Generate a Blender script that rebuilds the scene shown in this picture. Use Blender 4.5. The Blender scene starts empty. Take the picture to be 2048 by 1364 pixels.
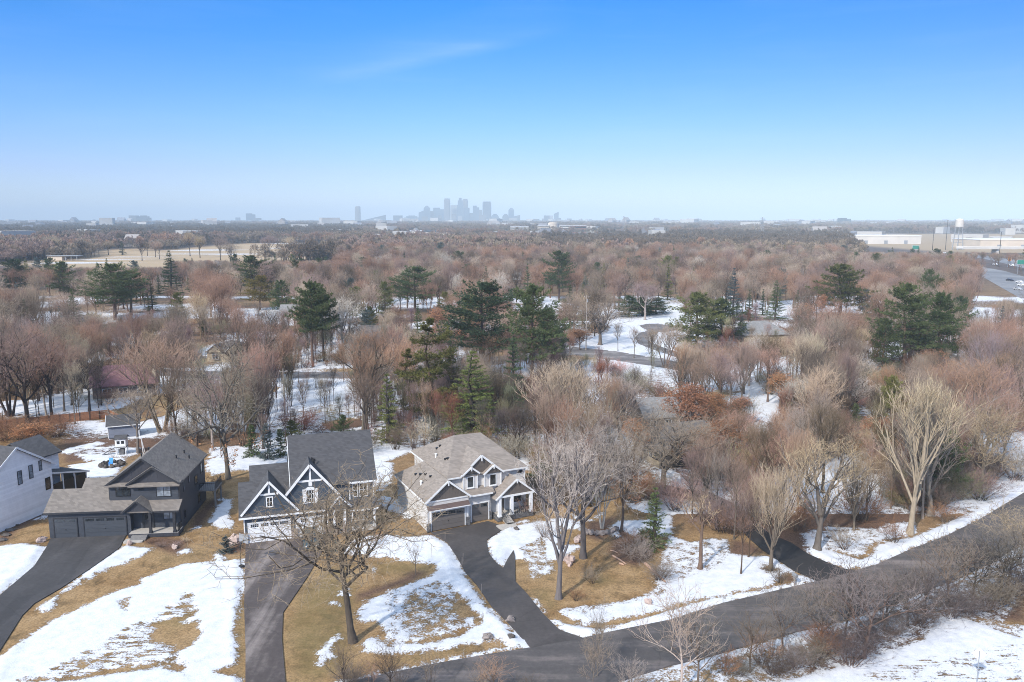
SKY_RAMP = [(0.0, (0.56, 0.64, 0.88)), (0.055, (0.44, 0.52, 0.84)), (0.115, (0.31, 0.52, 0.86)), (0.20, (0.12, 0.47, 0.90)), (0.29, (0.0, 0.46, 0.95)), (0.42, (0.7, 0.9, 1.0)), (0.60, (4.0, 3.1, 2.1)), (1.0, (4.0, 3.1, 2.1))]
CLOUD = (5.0, 5.6, 6.0, 1)
SKY_STRENGTH = 0.15
EXPOSURE = 0.52
DENOISE = True
HAZE_COL = (0.78, 0.92, 1.0, 1)
HAZE_G = -0.3
HAZE_D = 1.5e-4
TWIG_GAIN = 1.18
import bpy, math, random
import numpy as np
from mathutils import Vector, Matrix

random.seed(11)
RNG = np.random.default_rng(5)
scene = bpy.context.scene
COL = scene.collection

# ------------------------------------------------------------------ camera model (used to survey points on the ground)
CAM_H, FPX = 40.0, 1593.33
TILT = math.atan(245 / FPX)


def ray(px, py):
    u = (px - 1024) / FPX
    v = (682 - py) / FPX
    return (u, math.cos(TILT) + math.sin(TILT) * v, -math.sin(TILT) + math.cos(TILT) * v)


def G(px, py, z=0.0):
    """ground point (x, y) seen at a pixel of the 2048x1364 survey photograph"""
    r = ray(px, py)
    t = (z - CAM_H) / r[2]
    return (r[0] * t, r[1] * t)


def zat(px, py, Y):
    r = ray(px, py)
    return CAM_H + r[2] * Y / r[1]


def proj(x, y, z):
    d = y * math.cos(TILT) - (z - CAM_H) * math.sin(TILT)
    v = y * math.sin(TILT) + (z - CAM_H) * math.cos(TILT)
    return (1024 + FPX * x / d, 682 - FPX * v / d)


cam_d = bpy.data.cameras.new('camera')
cam = bpy.data.objects.new('camera', cam_d)
COL.objects.link(cam)
cam.location = (0, 0, CAM_H)
cam.rotation_euler = (math.pi / 2 - TILT, 0, 0)
cam_d.sensor_width = 36
cam_d.lens = 28.0
cam_d.clip_start = 1
cam_d.clip_end = 60000
scene.camera = cam

# ------------------------------------------------------------------ light
SUN_AZ, SUN_EL = math.radians(214), math.radians(39)
sd = Vector((math.sin(SUN_AZ) * math.cos(SUN_EL), math.cos(SUN_AZ) * math.cos(SUN_EL), math.sin(SUN_EL)))
sl = bpy.data.lights.new('sun', 'SUN')
sl.energy = 3.1
sl.angle = math.radians(2)
sl.color = (1, 0.95, 0.88)
so = bpy.data.objects.new('sun', sl)
so.rotation_euler = sd.to_track_quat('Z', 'Y').to_euler()
COL.objects.link(so)

world = bpy.data.worlds.new('World')
scene.world = world
world.use_nodes = True
wn, wl = world.node_tree.nodes, world.node_tree.links
sky = wn.new('ShaderNodeTexSky')
sky.sky_type = 'NISHITA'
sky.sun_disc = False
sky.sun_elevation = SUN_EL
sky.sun_rotation = SUN_AZ
sky.altitude = 200
sky.air_density = 1.0
sky.dust_density = 0.3
sky.ozone_density = 2.5
tc = wn.new('ShaderNodeTexCoord')
sep = wn.new('ShaderNodeSeparateXYZ')
wl.new(tc.outputs['Generated'], sep.inputs[0])
# cirrus: azimuth / elevation coordinates, a long thin wisp plus faint veils
az = wn.new('ShaderNodeMath'); az.operation = 'ARCTAN2'
wl.new(sep.outputs[0], az.inputs[0]); wl.new(sep.outputs[1], az.inputs[1])
comb = wn.new('ShaderNodeCombineXYZ')
wl.new(az.outputs[0], comb.inputs[0]); wl.new(sep.outputs[2], comb.inputs[1])
mp = wn.new('ShaderNodeMapping')
mp.inputs['Rotation'].default_value = (0, 0, math.radians(-13))
mp.inputs['Scale'].default_value = (2.2, 22, 1)
wl.new(comb.outputs[0], mp.inputs[0])
cn = wn.new('ShaderNodeTexNoise')
cn.inputs['Scale'].default_value = 1.6
cn.inputs['Detail'].default_value = 7
cn.inputs['Roughness'].default_value = 0.55
cn.inputs['Distortion'].default_value = 0.6
wl.new(mp.outputs[0], cn.inputs[0])
cr = wn.new('ShaderNodeValToRGB')
cr.color_ramp.elements[0].position = 0.52
cr.color_ramp.elements[0].color = (0, 0, 0, 1)
cr.color_ramp.elements[1].position = 0.85
cr.color_ramp.elements[1].color = (1, 1, 1, 1)
wl.new(cn.outputs[0], cr.inputs[0])
# elevation ramp: sky colour correction (deep blue high, pale low), overhead boost added to lift shadows
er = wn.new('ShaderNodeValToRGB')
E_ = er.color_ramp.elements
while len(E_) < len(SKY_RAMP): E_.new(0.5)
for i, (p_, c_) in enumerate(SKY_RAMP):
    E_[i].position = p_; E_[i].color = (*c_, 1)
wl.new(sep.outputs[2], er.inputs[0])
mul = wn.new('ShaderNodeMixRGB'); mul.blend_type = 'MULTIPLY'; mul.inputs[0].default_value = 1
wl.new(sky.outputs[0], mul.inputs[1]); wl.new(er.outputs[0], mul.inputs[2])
azm = wn.new('ShaderNodeMath'); azm.operation = 'MULTIPLY_ADD'; azm.inputs[1].default_value = 0.7; azm.inputs[2].default_value = 0.5
wl.new(az.outputs[0], azm.inputs[0])
ar_ = wn.new('ShaderNodeValToRGB')
for i_, (p_, c_) in enumerate(((0.42, (1.0, 1.0, 1.0, 1)), (0.95, (0.74, 0.72, 0.82, 1)))):
    ar_.color_ramp.elements[i_].position = p_; ar_.color_ramp.elements[i_].color = c_
wl.new(azm.outputs[0], ar_.inputs[0])
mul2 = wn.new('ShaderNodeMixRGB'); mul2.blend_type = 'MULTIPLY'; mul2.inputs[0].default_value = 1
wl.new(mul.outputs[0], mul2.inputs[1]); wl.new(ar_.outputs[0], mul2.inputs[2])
def wmath(op, a, b=None, c=None):
    m = wn.new('ShaderNodeMath'); m.operation = op
    for k, q in enumerate((a, b, c)):
        if q is None: continue
        if isinstance(q, (int, float)): m.inputs[k].default_value = q
        else: wl.new(q, m.inputs[k])
    return m.outputs[0]


def wramp(src, stops):
    r = wn.new('ShaderNodeValToRGB'); e = r.color_ramp.elements
    while len(e) < len(stops): e.new(0.5)
    for i, (p_, c_) in enumerate(stops):
        e[i].position = p_; e[i].color = (c_, c_, c_, 1)
    wl.new(src, r.inputs[0]); return r.outputs[0]


# one long wisp low in the north east, its under edge the sharper one
wd = wmath('SUBTRACT', sep.outputs[2], wmath('MULTIPLY_ADD', az.outputs[0], 0.206, 0.208))
w1 = wramp(wmath('MULTIPLY_ADD', wd, 18.0, 0.2), [(0.0, 0.0), (0.22, 0.9), (0.4, 0.5), (1.0, 0.0)])
w2 = wramp(wmath('MULTIPLY_ADD', az.outputs[0], 2.2, 0.65), [(0.08, 0.0), (0.32, 0.7), (0.56, 1.0), (0.82, 0.0)])
veil = wmath('MULTIPLY', cr.outputs[0], 0.05)
wisp = wmath('MULTIPLY', wmath('MULTIPLY', w1, w2), wmath('MULTIPLY_ADD', cn.outputs[0], 0.42, -0.07))
cm = wn.new('ShaderNodeMath'); cm.operation = 'ADD'; cm.use_clamp = True
wl.new(veil, cm.inputs[0]); wl.new(wisp, cm.inputs[1])
mixc = wn.new('ShaderNodeMixRGB'); mixc.blend_type = 'MIX'
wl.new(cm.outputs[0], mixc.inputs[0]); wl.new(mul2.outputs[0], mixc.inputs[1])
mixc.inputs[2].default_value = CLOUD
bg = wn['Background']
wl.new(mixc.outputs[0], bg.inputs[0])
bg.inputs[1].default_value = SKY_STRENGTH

scene.view_settings.view_transform = 'Standard'
scene.view_settings.look = 'None'
scene.view_settings.gamma = 1
scene.view_settings.exposure = EXPOSURE
scene.cycles.use_adaptive_sampling = False
scene.cycles.max_bounces = 5
scene.cycles.diffuse_bounces = 2
scene.cycles.glossy_bounces = 2
scene.cycles.transmission_bounces = 2
scene.cycles.transparent_max_bounces = 8
scene.cycles.volume_bounces = 0
scene.cycles.use_denoising = DENOISE
scene.cycles.denoiser = 'OPENIMAGEDENOISE'
scene.cycles.denoising_input_passes = 'RGB_ALBEDO_NORMAL'
scene.cycles.denoising_prefilter = 'NONE'
scene.cycles.sample_clamp_indirect = 6
scene.cycles.sample_clamp_direct = 14
scene.cycles.filter_width = 1.0


# ------------------------------------------------------------------ mesh helper
class MB:
    def __init__(s):
        s.v = []; s.f = []; s.m = []; s.k = 0

    def add(s, pts):
        n = len(s.v); s.v.extend(pts); return n

    def face(s, idx):
        s.f.append(tuple(idx)); s.m.append(s.k)

    def poly(s, pts):
        n = s.add(pts); s.face(range(n, n + len(pts)))

    def box(s, x0, x1, y0, y1, z0, z1):
        n = s.add([(x0, y0, z0), (x1, y0, z0), (x1, y1, z0), (x0, y1, z0), (x0, y0, z1), (x1, y0, z1), (x1, y1, z1), (x0, y1, z1)])
        for q in ((3, 2, 1, 0), (4, 5, 6, 7), (0, 1, 5, 4), (1, 2, 6, 5), (2, 3, 7, 6), (3, 0, 4, 7)):
            s.face([n + i for i in q])

    def hull(s, a, b):
        """prism between two equal rings a (bottom) and b (top)"""
        k = len(a); n = s.add(list(a) + list(b))
        s.face([n + i for i in range(k)][::-1]); s.face([n + k + i for i in range(k)])
        for i in range(k):
            j = (i + 1) % k
            s.face((n + i, n + j, n + k + j, n + k + i))

    def prism_u(s, prof, u0, u1):
        s.hull([(u0, p[0], p[1]) for p in prof], [(u1, p[0], p[1]) for p in prof])

    def prism_v(s, prof, v0, v1):
        s.hull([(p[0], v0, p[1]) for p in prof], [(p[0], v1, p[1]) for p in prof])

    def slab(s, pts, t=0.16):
        s.hull([(p[0], p[1], p[2] - t) for p in pts], list(pts))

    def beam(s, a, b, w, h, up=(0, 0, 1)):
        a = Vector(a); b = Vector(b); d = (b - a).normalized(); up = Vector(up)
        sx = d.cross(up)
        if sx.length < 1e-4:
            sx = d.cross(Vector((1, 0, 0)))
        sx.normalize(); uz = sx.cross(d).normalized()
        q = [(-w / 2, -h / 2), (w / 2, -h / 2), (w / 2, h / 2), (-w / 2, h / 2)]
        s.hull([tuple(a + sx * i + uz * j) for i, j in q], [tuple(b + sx * i + uz * j) for i, j in q])

    def tube(s, path, rad, n, cap=False):
        ring0 = None
        prev = None
        for i, p in enumerate(path):
            if i < len(path) - 1:
                d = (path[i + 1][0] - p[0], path[i + 1][1] - p[1], path[i + 1][2] - p[2])
            L = math.sqrt(d[0] ** 2 + d[1] ** 2 + d[2] ** 2) or 1
            dx, dy, dz = d[0] / L, d[1] / L, d[2] / L
            if abs(dz) < 0.9:
                ax, ay, az_ = dy, -dx, 0.0
            else:
                ax, ay, az_ = 0.0, dz, -dy
            l2 = math.sqrt(ax * ax + ay * ay + az_ * az_) or 1
            ax /= l2; ay /= l2; az_ /= l2
            bx = dy * az_ - dz * ay; by = dz * ax - dx * az_; bz = dx * ay - dy * ax
            r = rad[i]
            base = len(s.v)
            for k in range(n):
                c = math.cos(6.28318 * k / n) * r; e = math.sin(6.28318 * k / n) * r
                s.v.append((p[0] + ax * c + bx * e, p[1] + ay * c + by * e, p[2] + az_ * c + bz * e))
            if prev is not None:
                for k in range(n):
                    j = (k + 1) % n
                    s.f.append((prev + k, prev + j, base + j, base + k)); s.m.append(s.k)
            prev = base
            if ring0 is None:
                ring0 = base
        if cap:
            s.f.append(tuple(prev + k for k in range(n))); s.m.append(s.k)

    def cyl(s, x, y, z0, z1, r0, r1=None, n=16):
        r1 = r0 if r1 is None else r1
        s.hull([(x + r0 * math.cos(6.28318 * k / n), y + r0 * math.sin(6.28318 * k / n), z0) for k in range(n)],
               [(x + r1 * math.cos(6.28318 * k / n), y + r1 * math.sin(6.28318 * k / n), z1) for k in range(n)])

    def blob(s, c, r, seed, n=10, m=7, rough=0.25):
        rr = random.Random(seed)
        ph = [rr.uniform(0, 6.28) for _ in range(4)]
        n0 = len(s.v)
        for j in range(m + 1):
            th = math.pi * j / m
            for i in range(n):
                f = 6.28318 * i / n
                w = 1 + rough * (math.sin(2 * f + ph[0]) * math.sin(th * 2 + ph[1]) + 0.6 * math.sin(3 * f + ph[2] + th * 3)) + rr.uniform(-rough, rough) * 0.35
                s.v.append((c[0] + r[0] * w * math.sin(th) * math.cos(f), c[1] + r[1] * w * math.sin(th) * math.sin(f), c[2] + r[2] * w * math.cos(th)))
        for j in range(m):
            for i in range(n):
                k = (i + 1) % n
                s.face((n0 + j * n + i, n0 + (j + 1) * n + i, n0 + (j + 1) * n + k, n0 + j * n + k))

    def mesh(s, name, mats, smooth=False):
        me = bpy.data.meshes.new(name)
        me.from_pydata(s.v, [], s.f)
        for m in (mats if isinstance(mats, (list, tuple)) else [mats]):
            me.materials.append(m)
        if any(s.m):
            me.polygons.foreach_set('material_index', s.m)
        if smooth:
            me.polygons.foreach_set('use_smooth', [True] * len(s.f))
        me.update()
        return me

    def build(s, name, mats, parent=None, smooth=False):
        o = bpy.data.objects.new(name, s.mesh(name, mats, smooth))
        COL.objects.link(o)
        if parent is not None:
            o.parent = parent
        return o


def tag(o, label=None, cat=None, group=None, kind=None):
    if label: o['label'] = label
    if cat: o['category'] = cat
    if group: o['group'] = group
    if kind: o['kind'] = kind
    return o


def empty(name, loc, rz=0, label=None, cat=None, group=None):
    o = bpy.data.objects.new(name, None)
    o.empty_display_size = 0.2
    COL.objects.link(o)
    o.location = loc
    o.rotation_euler = (0, 0, rz)
    return tag(o, label, cat, group)


# ------------------------------------------------------------------ materials
def newmat(name):
    m = bpy.data.materials.new(name)
    m.use_nodes = True
    nt = m.node_tree
    return m, nt.nodes, nt.links, nt.nodes['Principled BSDF']


def noise(n, l, scale, detail=4, vec=None, rough=0.55, dist=0.0):
    t = n.new('ShaderNodeTexNoise')
    t.inputs['Scale'].default_value = scale
    t.inputs['Detail'].default_value = detail
    t.inputs['Roughness'].default_value = rough
    t.inputs['Distortion'].default_value = dist
    if vec is not None:
        l.new(vec, t.inputs['Vector'])
    return t


def ramp(n, l, src, stops):
    r = n.new('ShaderNodeValToRGB')
    e = r.color_ramp.elements
    while len(e) < len(stops):
        e.new(0.5)
    for i, (p, c) in enumerate(stops):
        e[i].position = p
        e[i].color = (c[0], c[1], c[2], 1) if not isinstance(c, (int, float)) else (c, c, c, 1)
    l.new(src, r.inputs[0])
    return r


def mixrgb(n, l, fac, a, b, mode='MIX'):
    m = n.new('ShaderNodeMixRGB')
    m.blend_type = mode
    for k, x in ((0, fac), (1, a), (2, b)):
        if isinstance(x, (int, float)):
            m.inputs[k].default_value = x
        elif isinstance(x, (tuple, list)):
            m.inputs[k].default_value = (x[0], x[1], x[2], 1)
        else:
            l.new(x, m.inputs[k])
    return m


def math_(n, l, op, a, b=None, clamp=False):
    m = n.new('ShaderNodeMath')
    m.operation = op
    m.use_clamp = clamp
    for k, x in ((0, a), (1, b)):
        if x is None: continue
        if isinstance(x, (int, float)): m.inputs[k].default_value = x
        else: l.new(x, m.inputs[k])
    return m.outputs[0]


def objco(n, l, scale=(1, 1, 1)):
    t = n.new('ShaderNodeTexCoord')
    mpn = n.new('ShaderNodeMapping')
    mpn.inputs['Scale'].default_value = scale
    l.new(t.outputs['Object'], mpn.inputs[0])
    return mpn.outputs[0]


def bump(n, l, b, h, strength=0.4, dist=0.02):
    x = n.new('ShaderNodeBump')
    x.inputs['Strength'].default_value = strength
    x.inputs['Distance'].default_value = dist
    l.new(h, x.inputs['Height'])
    l.new(x.outputs[0], b.inputs['Normal'])


def plain(name, c, rough=0.6, var=0.12, scale=2.0, metal=0.0):
    m, n, l, b = newmat(name)
    t = noise(n, l, scale, 5, objco(n, l))
    lo = tuple(x * (1 - var) for x in c); hi = tuple(min(1, x * (1 + var)) for x in c)
    r = ramp(n, l, t.outputs[0], [(0.3, lo), (0.7, hi)])
    l.new(r.outputs[0], b.inputs['Base Color'])
    b.inputs['Roughness'].default_value = rough
    b.inputs['Metallic'].default_value = metal
    return m


def siding(name, c, board=0.16, vertical=False, rough=0.55):
    """lap boards: the shadow line is a real bump, plus a faint board-to-board tone"""
    m, n, l, b = newmat(name)
    co = objco(n, l)
    s = n.new('ShaderNodeSeparateXYZ'); l.new(co, s.inputs[0])
    if vertical:
        a = math_(n, l, 'ADD', s.outputs[0], s.outputs[1])
    else:
        a = s.outputs[2]
    f = math_(n, l, 'FRACT', math_(n, l, 'MULTIPLY', a, 1 / board))
    fl = math_(n, l, 'FLOOR', math_(n, l, 'MULTIPLY', a, 1 / board))
    wn_ = n.new('ShaderNodeTexWhiteNoise'); wn_.noise_dimensions = '1D'; l.new(fl, wn_.inputs['W'])
    t = noise(n, l, 1.3, 5, co)
    v = math_(n, l, 'ADD', math_(n, l, 'MULTIPLY', wn_.outputs[0], 0.35), math_(n, l, 'MULTIPLY', t.outputs[0], 0.65))
    r = ramp(n, l, v, [(0.2, tuple(x * 0.88 for x in c)), (0.8, tuple(min(1, x * 1.1) for x in c))])
    l.new(r.outputs[0], b.inputs['Base Color'])
    b.inputs['Roughness'].default_value = rough
    if vertical:
        h = ramp(n, l, f, [(0.0, 1.0), (0.14, 1.0), (0.17, 0.0)]).outputs[0]
        bump(n, l, b, h, 0.8, 0.03)
    else:
        bump(n, l, b, f, 0.8, -0.02)
    return m


def shingles(name, c, var=0.28):
    m, n, l, b = newmat(name)
    co = objco(n, l)
    s = n.new('ShaderNodeSeparateXYZ'); l.new(co, s.inputs[0])
    rows = math_(n, l, 'MULTIPLY', s.outputs[2], 6.5)
    row = math_(n, l, 'FLOOR', rows)
    q = math_(n, l, 'ADD', math_(n, l, 'MULTIPLY', math_(n, l, 'ADD', s.outputs[0], s.outputs[1]), 2.6), math_(n, l, 'MULTIPLY', row, 0.37))
    tab = math_(n, l, 'FLOOR', q)
    cx = n.new('ShaderNodeCombineXYZ'); l.new(row, cx.inputs[0]); l.new(tab, cx.inputs[1])
    w_ = n.new('ShaderNodeTexWhiteNoise'); w_.noise_dimensions = '2D'; l.new(cx.outputs[0], w_.inputs['Vector'])
    t = noise(n, l, 0.5, 6, co, 0.65)
    t2 = noise(n, l, 14, 3, co)
    v = math_(n, l, 'ADD', math_(n, l, 'MULTIPLY', w_.outputs[0], 0.5), math_(n, l, 'ADD', math_(n, l, 'MULTIPLY', t.outputs[0], 0.35), math_(n, l, 'MULTIPLY', t2.outputs[0], 0.25)))
    r = ramp(n, l, v, [(0.15, tuple(x * (1 - var) for x in c)), (0.55, c), (0.95, tuple(min(1, x * (1 + var)) for x in c))])
    l.new(r.outputs[0], b.inputs['Base Color'])
    b.inputs['Roughness'].default_value = 0.9
    fr = math_(n, l, 'FRACT', rows)
    bump(n, l, b, fr, 0.5, -0.015)
    return m


def stonework(name, cols, scale=3.2):
    m, n, l, b = newmat(name)
    co = objco(n, l, (1, 1, 1.9))
    v = n.new('ShaderNodeTexVoronoi'); v.inputs['Scale'].default_value = scale; l.new(co, v.inputs['Vector'])
    s = n.new('ShaderNodeSeparateColor'); l.new(v.outputs['Color'], s.inputs[0])
    r = ramp(n, l, s.outputs[0], [(i / (len(cols) - 1), c) for i, c in enumerate(cols)])
    v2 = n.new('ShaderNodeTexVoronoi'); v2.feature = 'DISTANCE_TO_EDGE'; v2.inputs['Scale'].default_value = scale; l.new(co, v2.inputs['Vector'])
    j = ramp(n, l, v2.outputs['Distance'], [(0.0, 0.0), (0.06, 1.0)])
    mx = mixrgb(n, l, j.outputs[0], (0.16, 0.15, 0.14), r.outputs[0])
    l.new(mx.outputs[0], b.inputs['Base Color'])
    b.inputs['Roughness'].default_value = 0.85
    bump(n, l, b, j.outputs[0], 0.7, 0.03)
    return m


def glassmat(name, c=(0.02, 0.025, 0.03)):
    m, n, l, b = newmat(name)
    t = noise(n, l, 1.1, 3, objco(n, l))
    r = ramp(n, l, t.outputs[0], [(0.35, tuple(x * 0.6 for x in c)), (0.7, tuple(x * 1.8 for x in c))])
    l.new(r.outputs[0], b.inputs['Base Color'])
    b.inputs['Roughness'].default_value = 0.06
    b.inputs['Specular IOR Level'].default_value = 0.8
    return m


def asphalt(name, c, dry, amount=0.5, stretch=(0.05, 0.5, 1), rot=0.0):
    m, n, l, b = newmat(name)
    t = n.new('ShaderNodeTexCoord'); mpn = n.new('ShaderNodeMapping')
    mpn.inputs['Rotation'].default_value = (0, 0, rot); mpn.inputs['Scale'].default_value = stretch
    l.new(t.outputs['Object'], mpn.inputs[0])
    a = noise(n, l, 1.0, 5, mpn.outputs[0], 0.6, 0.4)
    co = objco(n, l)
    g = noise(n, l, 0.35, 6, co, 0.65)
    f = noise(n, l, 30, 2, co)
    v = math_(n, l, 'ADD', math_(n, l, 'MULTIPLY', a.outputs[0], 0.65), math_(n, l, 'MULTIPLY', g.outputs[0], 0.35))
    r = ramp(n, l, v, [(amount - 0.12, tuple(x * 0.8 for x in c)), (amount, c), (amount + 0.14, dry)])
    m2 = mixrgb(n, l, 0.3, r.outputs[0], f.outputs[1], 'OVERLAY')
    hsv = n.new('ShaderNodeHueSaturation'); hsv.inputs['Saturation'].default_value = 0.9; l.new(m2.outputs[0], hsv.inputs['Color'])
    wv = mixrgb(n, l, 0.35, co, noise(n, l, 0.8, 3, co).outputs[1])
    vc = n.new('ShaderNodeTexVoronoi'); vc.feature = 'DISTANCE_TO_EDGE'; vc.inputs['Scale'].default_value = 0.10; l.new(wv.outputs[0], vc.inputs['Vector'])
    crk = ramp(n, l, vc.outputs['Distance'], [(0.0, 0.78), (0.006, 1.0)])
    pt = n.new('ShaderNodeTexVoronoi'); pt.inputs['Scale'].default_value = 0.11; l.new(wv.outputs[0], pt.inputs['Vector'])
    ps = n.new('ShaderNodeSeparateColor'); l.new(pt.outputs['Color'], ps.inputs[0])
    pr = ramp(n, l, ps.outputs[0], [(0.0, 0.86), (0.5, 1.0), (1.0, 1.12)])
    grit = ramp(n, l, noise(n, l, 2.2, 5, co, 0.75).outputs[0], [(0.35, 0.86), (0.65, 1.14)])
    c1 = mixrgb(n, l, 1.0, hsv.outputs[0], crk.outputs[0], 'MULTIPLY')
    c2 = mixrgb(n, l, 1.0, c1.outputs[0], pr.outputs[0], 'MULTIPLY')
    c3 = mixrgb(n, l, 1.0, c2.outputs[0], grit.outputs[0], 'MULTIPLY')
    l.new(c3.outputs[0], b.inputs['Base Color'])
    b.inputs['Roughness'].default_value = 0.85
    bump(n, l, b, f.outputs[0], 0.25, 0.01)
    return m


def tinted(name, base, var=0.25, scale=1.5, stuff=False, rough=0.85, bumpy=0.0, stretch=(1, 1, 1)):
    """plant material: its own tone times the tint carried by the object (or by the instance for the far masses)"""
    m, n, l, b = newmat(name)
    t = noise(n, l, scale, 4, objco(n, l, stretch))
    r = ramp(n, l, t.outputs[0], [(0.3, tuple(x * (1 - var) for x in base)), (0.7, tuple(min(1, x * (1 + var)) for x in base))])
    if stuff:
        a = n.new('ShaderNodeAttribute'); a.attribute_type = 'INSTANCER'; a.attribute_name = 'tint'
        src = a.outputs['Color']
    else:
        a = n.new('ShaderNodeObjectInfo')
        src = a.outputs['Color']
    mx = mixrgb(n, l, 1.0, r.outputs[0], src, 'MULTIPLY')
    l.new(mx.outputs[0], b.inputs['Base Color'])
    b.inputs['Roughness'].default_value = rough
    b.inputs['Specular IOR Level'].default_value = 0.15
    if bumpy:
        bump(n, l, b, t.outputs[0], bumpy, 0.05)
    return m


M = {}
M['h1_side'] = siding('charcoal_siding', (0.046, 0.051, 0.062))
M['h1_batten'] = siding('charcoal_batten', (0.044, 0.045, 0.054), 0.42, True)
M['h1_roof'] = shingles('weathered_shingle', (0.19, 0.165, 0.142))
M['h1_trim'] = plain('charcoal_trim', (0.03, 0.031, 0.036), 0.5)
M['h1_door'] = siding('charcoal_door', (0.054, 0.060, 0.070), 0.52)
M['h2_side'] = siding('slate_blue_siding', (0.055, 0.072, 0.094))
M['h2_roof'] = shingles('dark_shingle', (0.072, 0.070, 0.073))
M['h3_side'] = siding('greige_siding', (0.64, 0.615, 0.585))
M['h3_batten'] = siding('brown_batten', (0.135, 0.112, 0.095), 0.42, True)
M['h3_roof'] = shingles('tan_shingle', (0.250, 0.212, 0.180), 0.24)
M['h3_door'] = siding('taupe_door', (0.150, 0.130, 0.115), 0.6)
M['awning'] = plain('brown_metal', (0.12, 0.085, 0.075), 0.45)
M['white'] = plain('white_paint', (0.78, 0.78, 0.77), 0.5, 0.05)
M['white_side'] = siding('white_siding', (0.87, 0.87, 0.87), 0.3)
M['white_door'] = siding('white_door', (0.78, 0.78, 0.78), 0.55)
M['black'] = plain('black_metal', (0.015, 0.015, 0.017), 0.4)
M['glass'] = glassmat('dark_glass')
M['glass_pale'] = glassmat('curtained_glass', (0.22, 0.25, 0.28))
M['stone_grey'] = stonework('grey_stone', [(0.06, 0.06, 0.065), (0.12, 0.12, 0.125), (0.19, 0.185, 0.18)])
M['stone_tan'] = stonework('tan_stone', [(0.22, 0.16, 0.13), (0.36, 0.28, 0.24), (0.48, 0.41, 0.37)])
M['concrete'] = plain('concrete', (0.42, 0.39, 0.35), 0.85)
M['deckwood'] = plain('grey_deck', (0.22, 0.21, 0.20), 0.8)
M['tan_side'] = siding('tan_siding', (0.44, 0.36, 0.25))
M['tan_roof'] = shingles('grey_brown_shingle', (0.105, 0.095, 0.09))
M['tan_roof2'] = shingles('pale_grey_shingle', (0.22, 0.215, 0.21))
M['maroon_roof'] = shingles('maroon_shingle', (0.155, 0.075, 0.085))
M['brown_side_and_shade'] = siding('brown_siding_and_shade', (0.15, 0.12, 0.10))  # brown cottage siding; also the painted shade on tan house fronts
M['fence'] = siding('cedar_fence', (0.30, 0.135, 0.065), 0.15, True)
M['fence_post'] = plain('dark_post', (0.06, 0.04, 0.03))
M['shed_side'] = siding('blue_grey_siding', (0.20, 0.22, 0.27))
M['rock'] = plain('fieldstone', (0.26, 0.22, 0.20), 0.9, 0.35, 1.5)
M['rock_pink'] = plain('pink_granite', (0.46, 0.35, 0.30), 0.9, 0.3, 1.5)
M['rock_dark'] = plain('dark_rock', (0.10, 0.085, 0.075), 0.9, 0.35, 1.5)
M['snow'] = plain('snow', (0.86, 0.87, 0.89), 0.8, 0.03, 3)
M['wood_pole'] = plain('weathered_pole', (0.34, 0.29, 0.25), 0.85)
M['blue_plastic'] = plain('blue_plastic', (0.06, 0.32, 0.75), 0.5)
M['metal'] = plain('galvanised', (0.33, 0.34, 0.35), 0.5, 0.1, 2, 0.3)
M['sign_back'] = plain('bare_aluminium', (0.66, 0.67, 0.69), 0.5, 0.05)
M['log'] = plain('bare_log', (0.42, 0.27, 0.19), 0.85, 0.3, 1.2)
M['car_teal'] = plain('slate_car_paint', (0.05, 0.085, 0.10), 0.25)
M['rubber'] = plain('rubber', (0.02, 0.02, 0.02), 0.8)

M['bark'] = tinted('bark', (1, 1, 1), 0.35, 1.6, False, 0.9, 0.6, (3, 3, 0.6))
M['twig'] = tinted('twigs', (1, 1, 1), 0.18, 0.35)
M['needle'] = tinted('needles', (1, 1, 1), 0.40, 0.9)
M['leaf'] = tinted('dead_leaves', (1, 1, 1), 0.35, 1.2)
M['twig_far'] = tinted('far_twigs', (1, 1, 1), 0.22, 0.12, True)
M['bark_far'] = tinted('far_bark', (0.40, 0.37, 0.35), 0.2, 0.5, True)
M['needle_far'] = tinted('far_needles', (1, 1, 1), 0.35, 0.3, True)
# ------------------------------------------------------------------ ground
def A(x, y): return (x / 2.926, 1040 + y / 2.926)            # survey sheets: enlarged parts of the photograph
def B(x, y): return (640 + x / 2.926, 1040 + y / 2.926)
def C(x, y): return (1340 + x / 2.893, 940 + y / 2.893)
def D(x, y): return (x / 4.0, 820 + y / 4.0)
def E4(x, y): return (380 + x / 4.871, 600 + y / 4.871)
def F8(x, y): return (1040 + x / 3.789, 560 + y / 3.789)
def T1(x, y): return (1040 + x / 6.82, 1000 + y / 6.82)
def Y1(x, y): return (180 + x / 8.52, 800 + y / 8.52)
def H3c(x, y): return (740 + x / 4.871, 840 + y / 4.871)
def X(x, y): return (x, y)


def W(f, pts):
    return np.array([G(*f(*p)) for p in pts])


def signed(poly, P):
    """signed distance (positive inside) of points P to a polygon"""
    n = len(poly)
    d2 = np.full(len(P), 1e18)
    ins = np.zeros(len(P), bool)
    for i in range(n):
        a = poly[i]; b = poly[(i + 1) % n]
        e = b - a; w = P - a
        t = np.clip((w @ e) / max(e @ e, 1e-12), 0, 1)
        q = w - t[:, None] * e
        d2 = np.minimum(d2, (q * q).sum(1))
        c1 = P[:, 1] >= a[1]; c2 = P[:, 1] < b[1]; c3 = e[0] * w[:, 1] > e[1] * w[:, 0]
        ins ^= (c1 & c2 & c3) | (~c1 & ~c2 & ~c3)
    return np.where(ins, 1, -1) * np.sqrt(d2)


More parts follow.
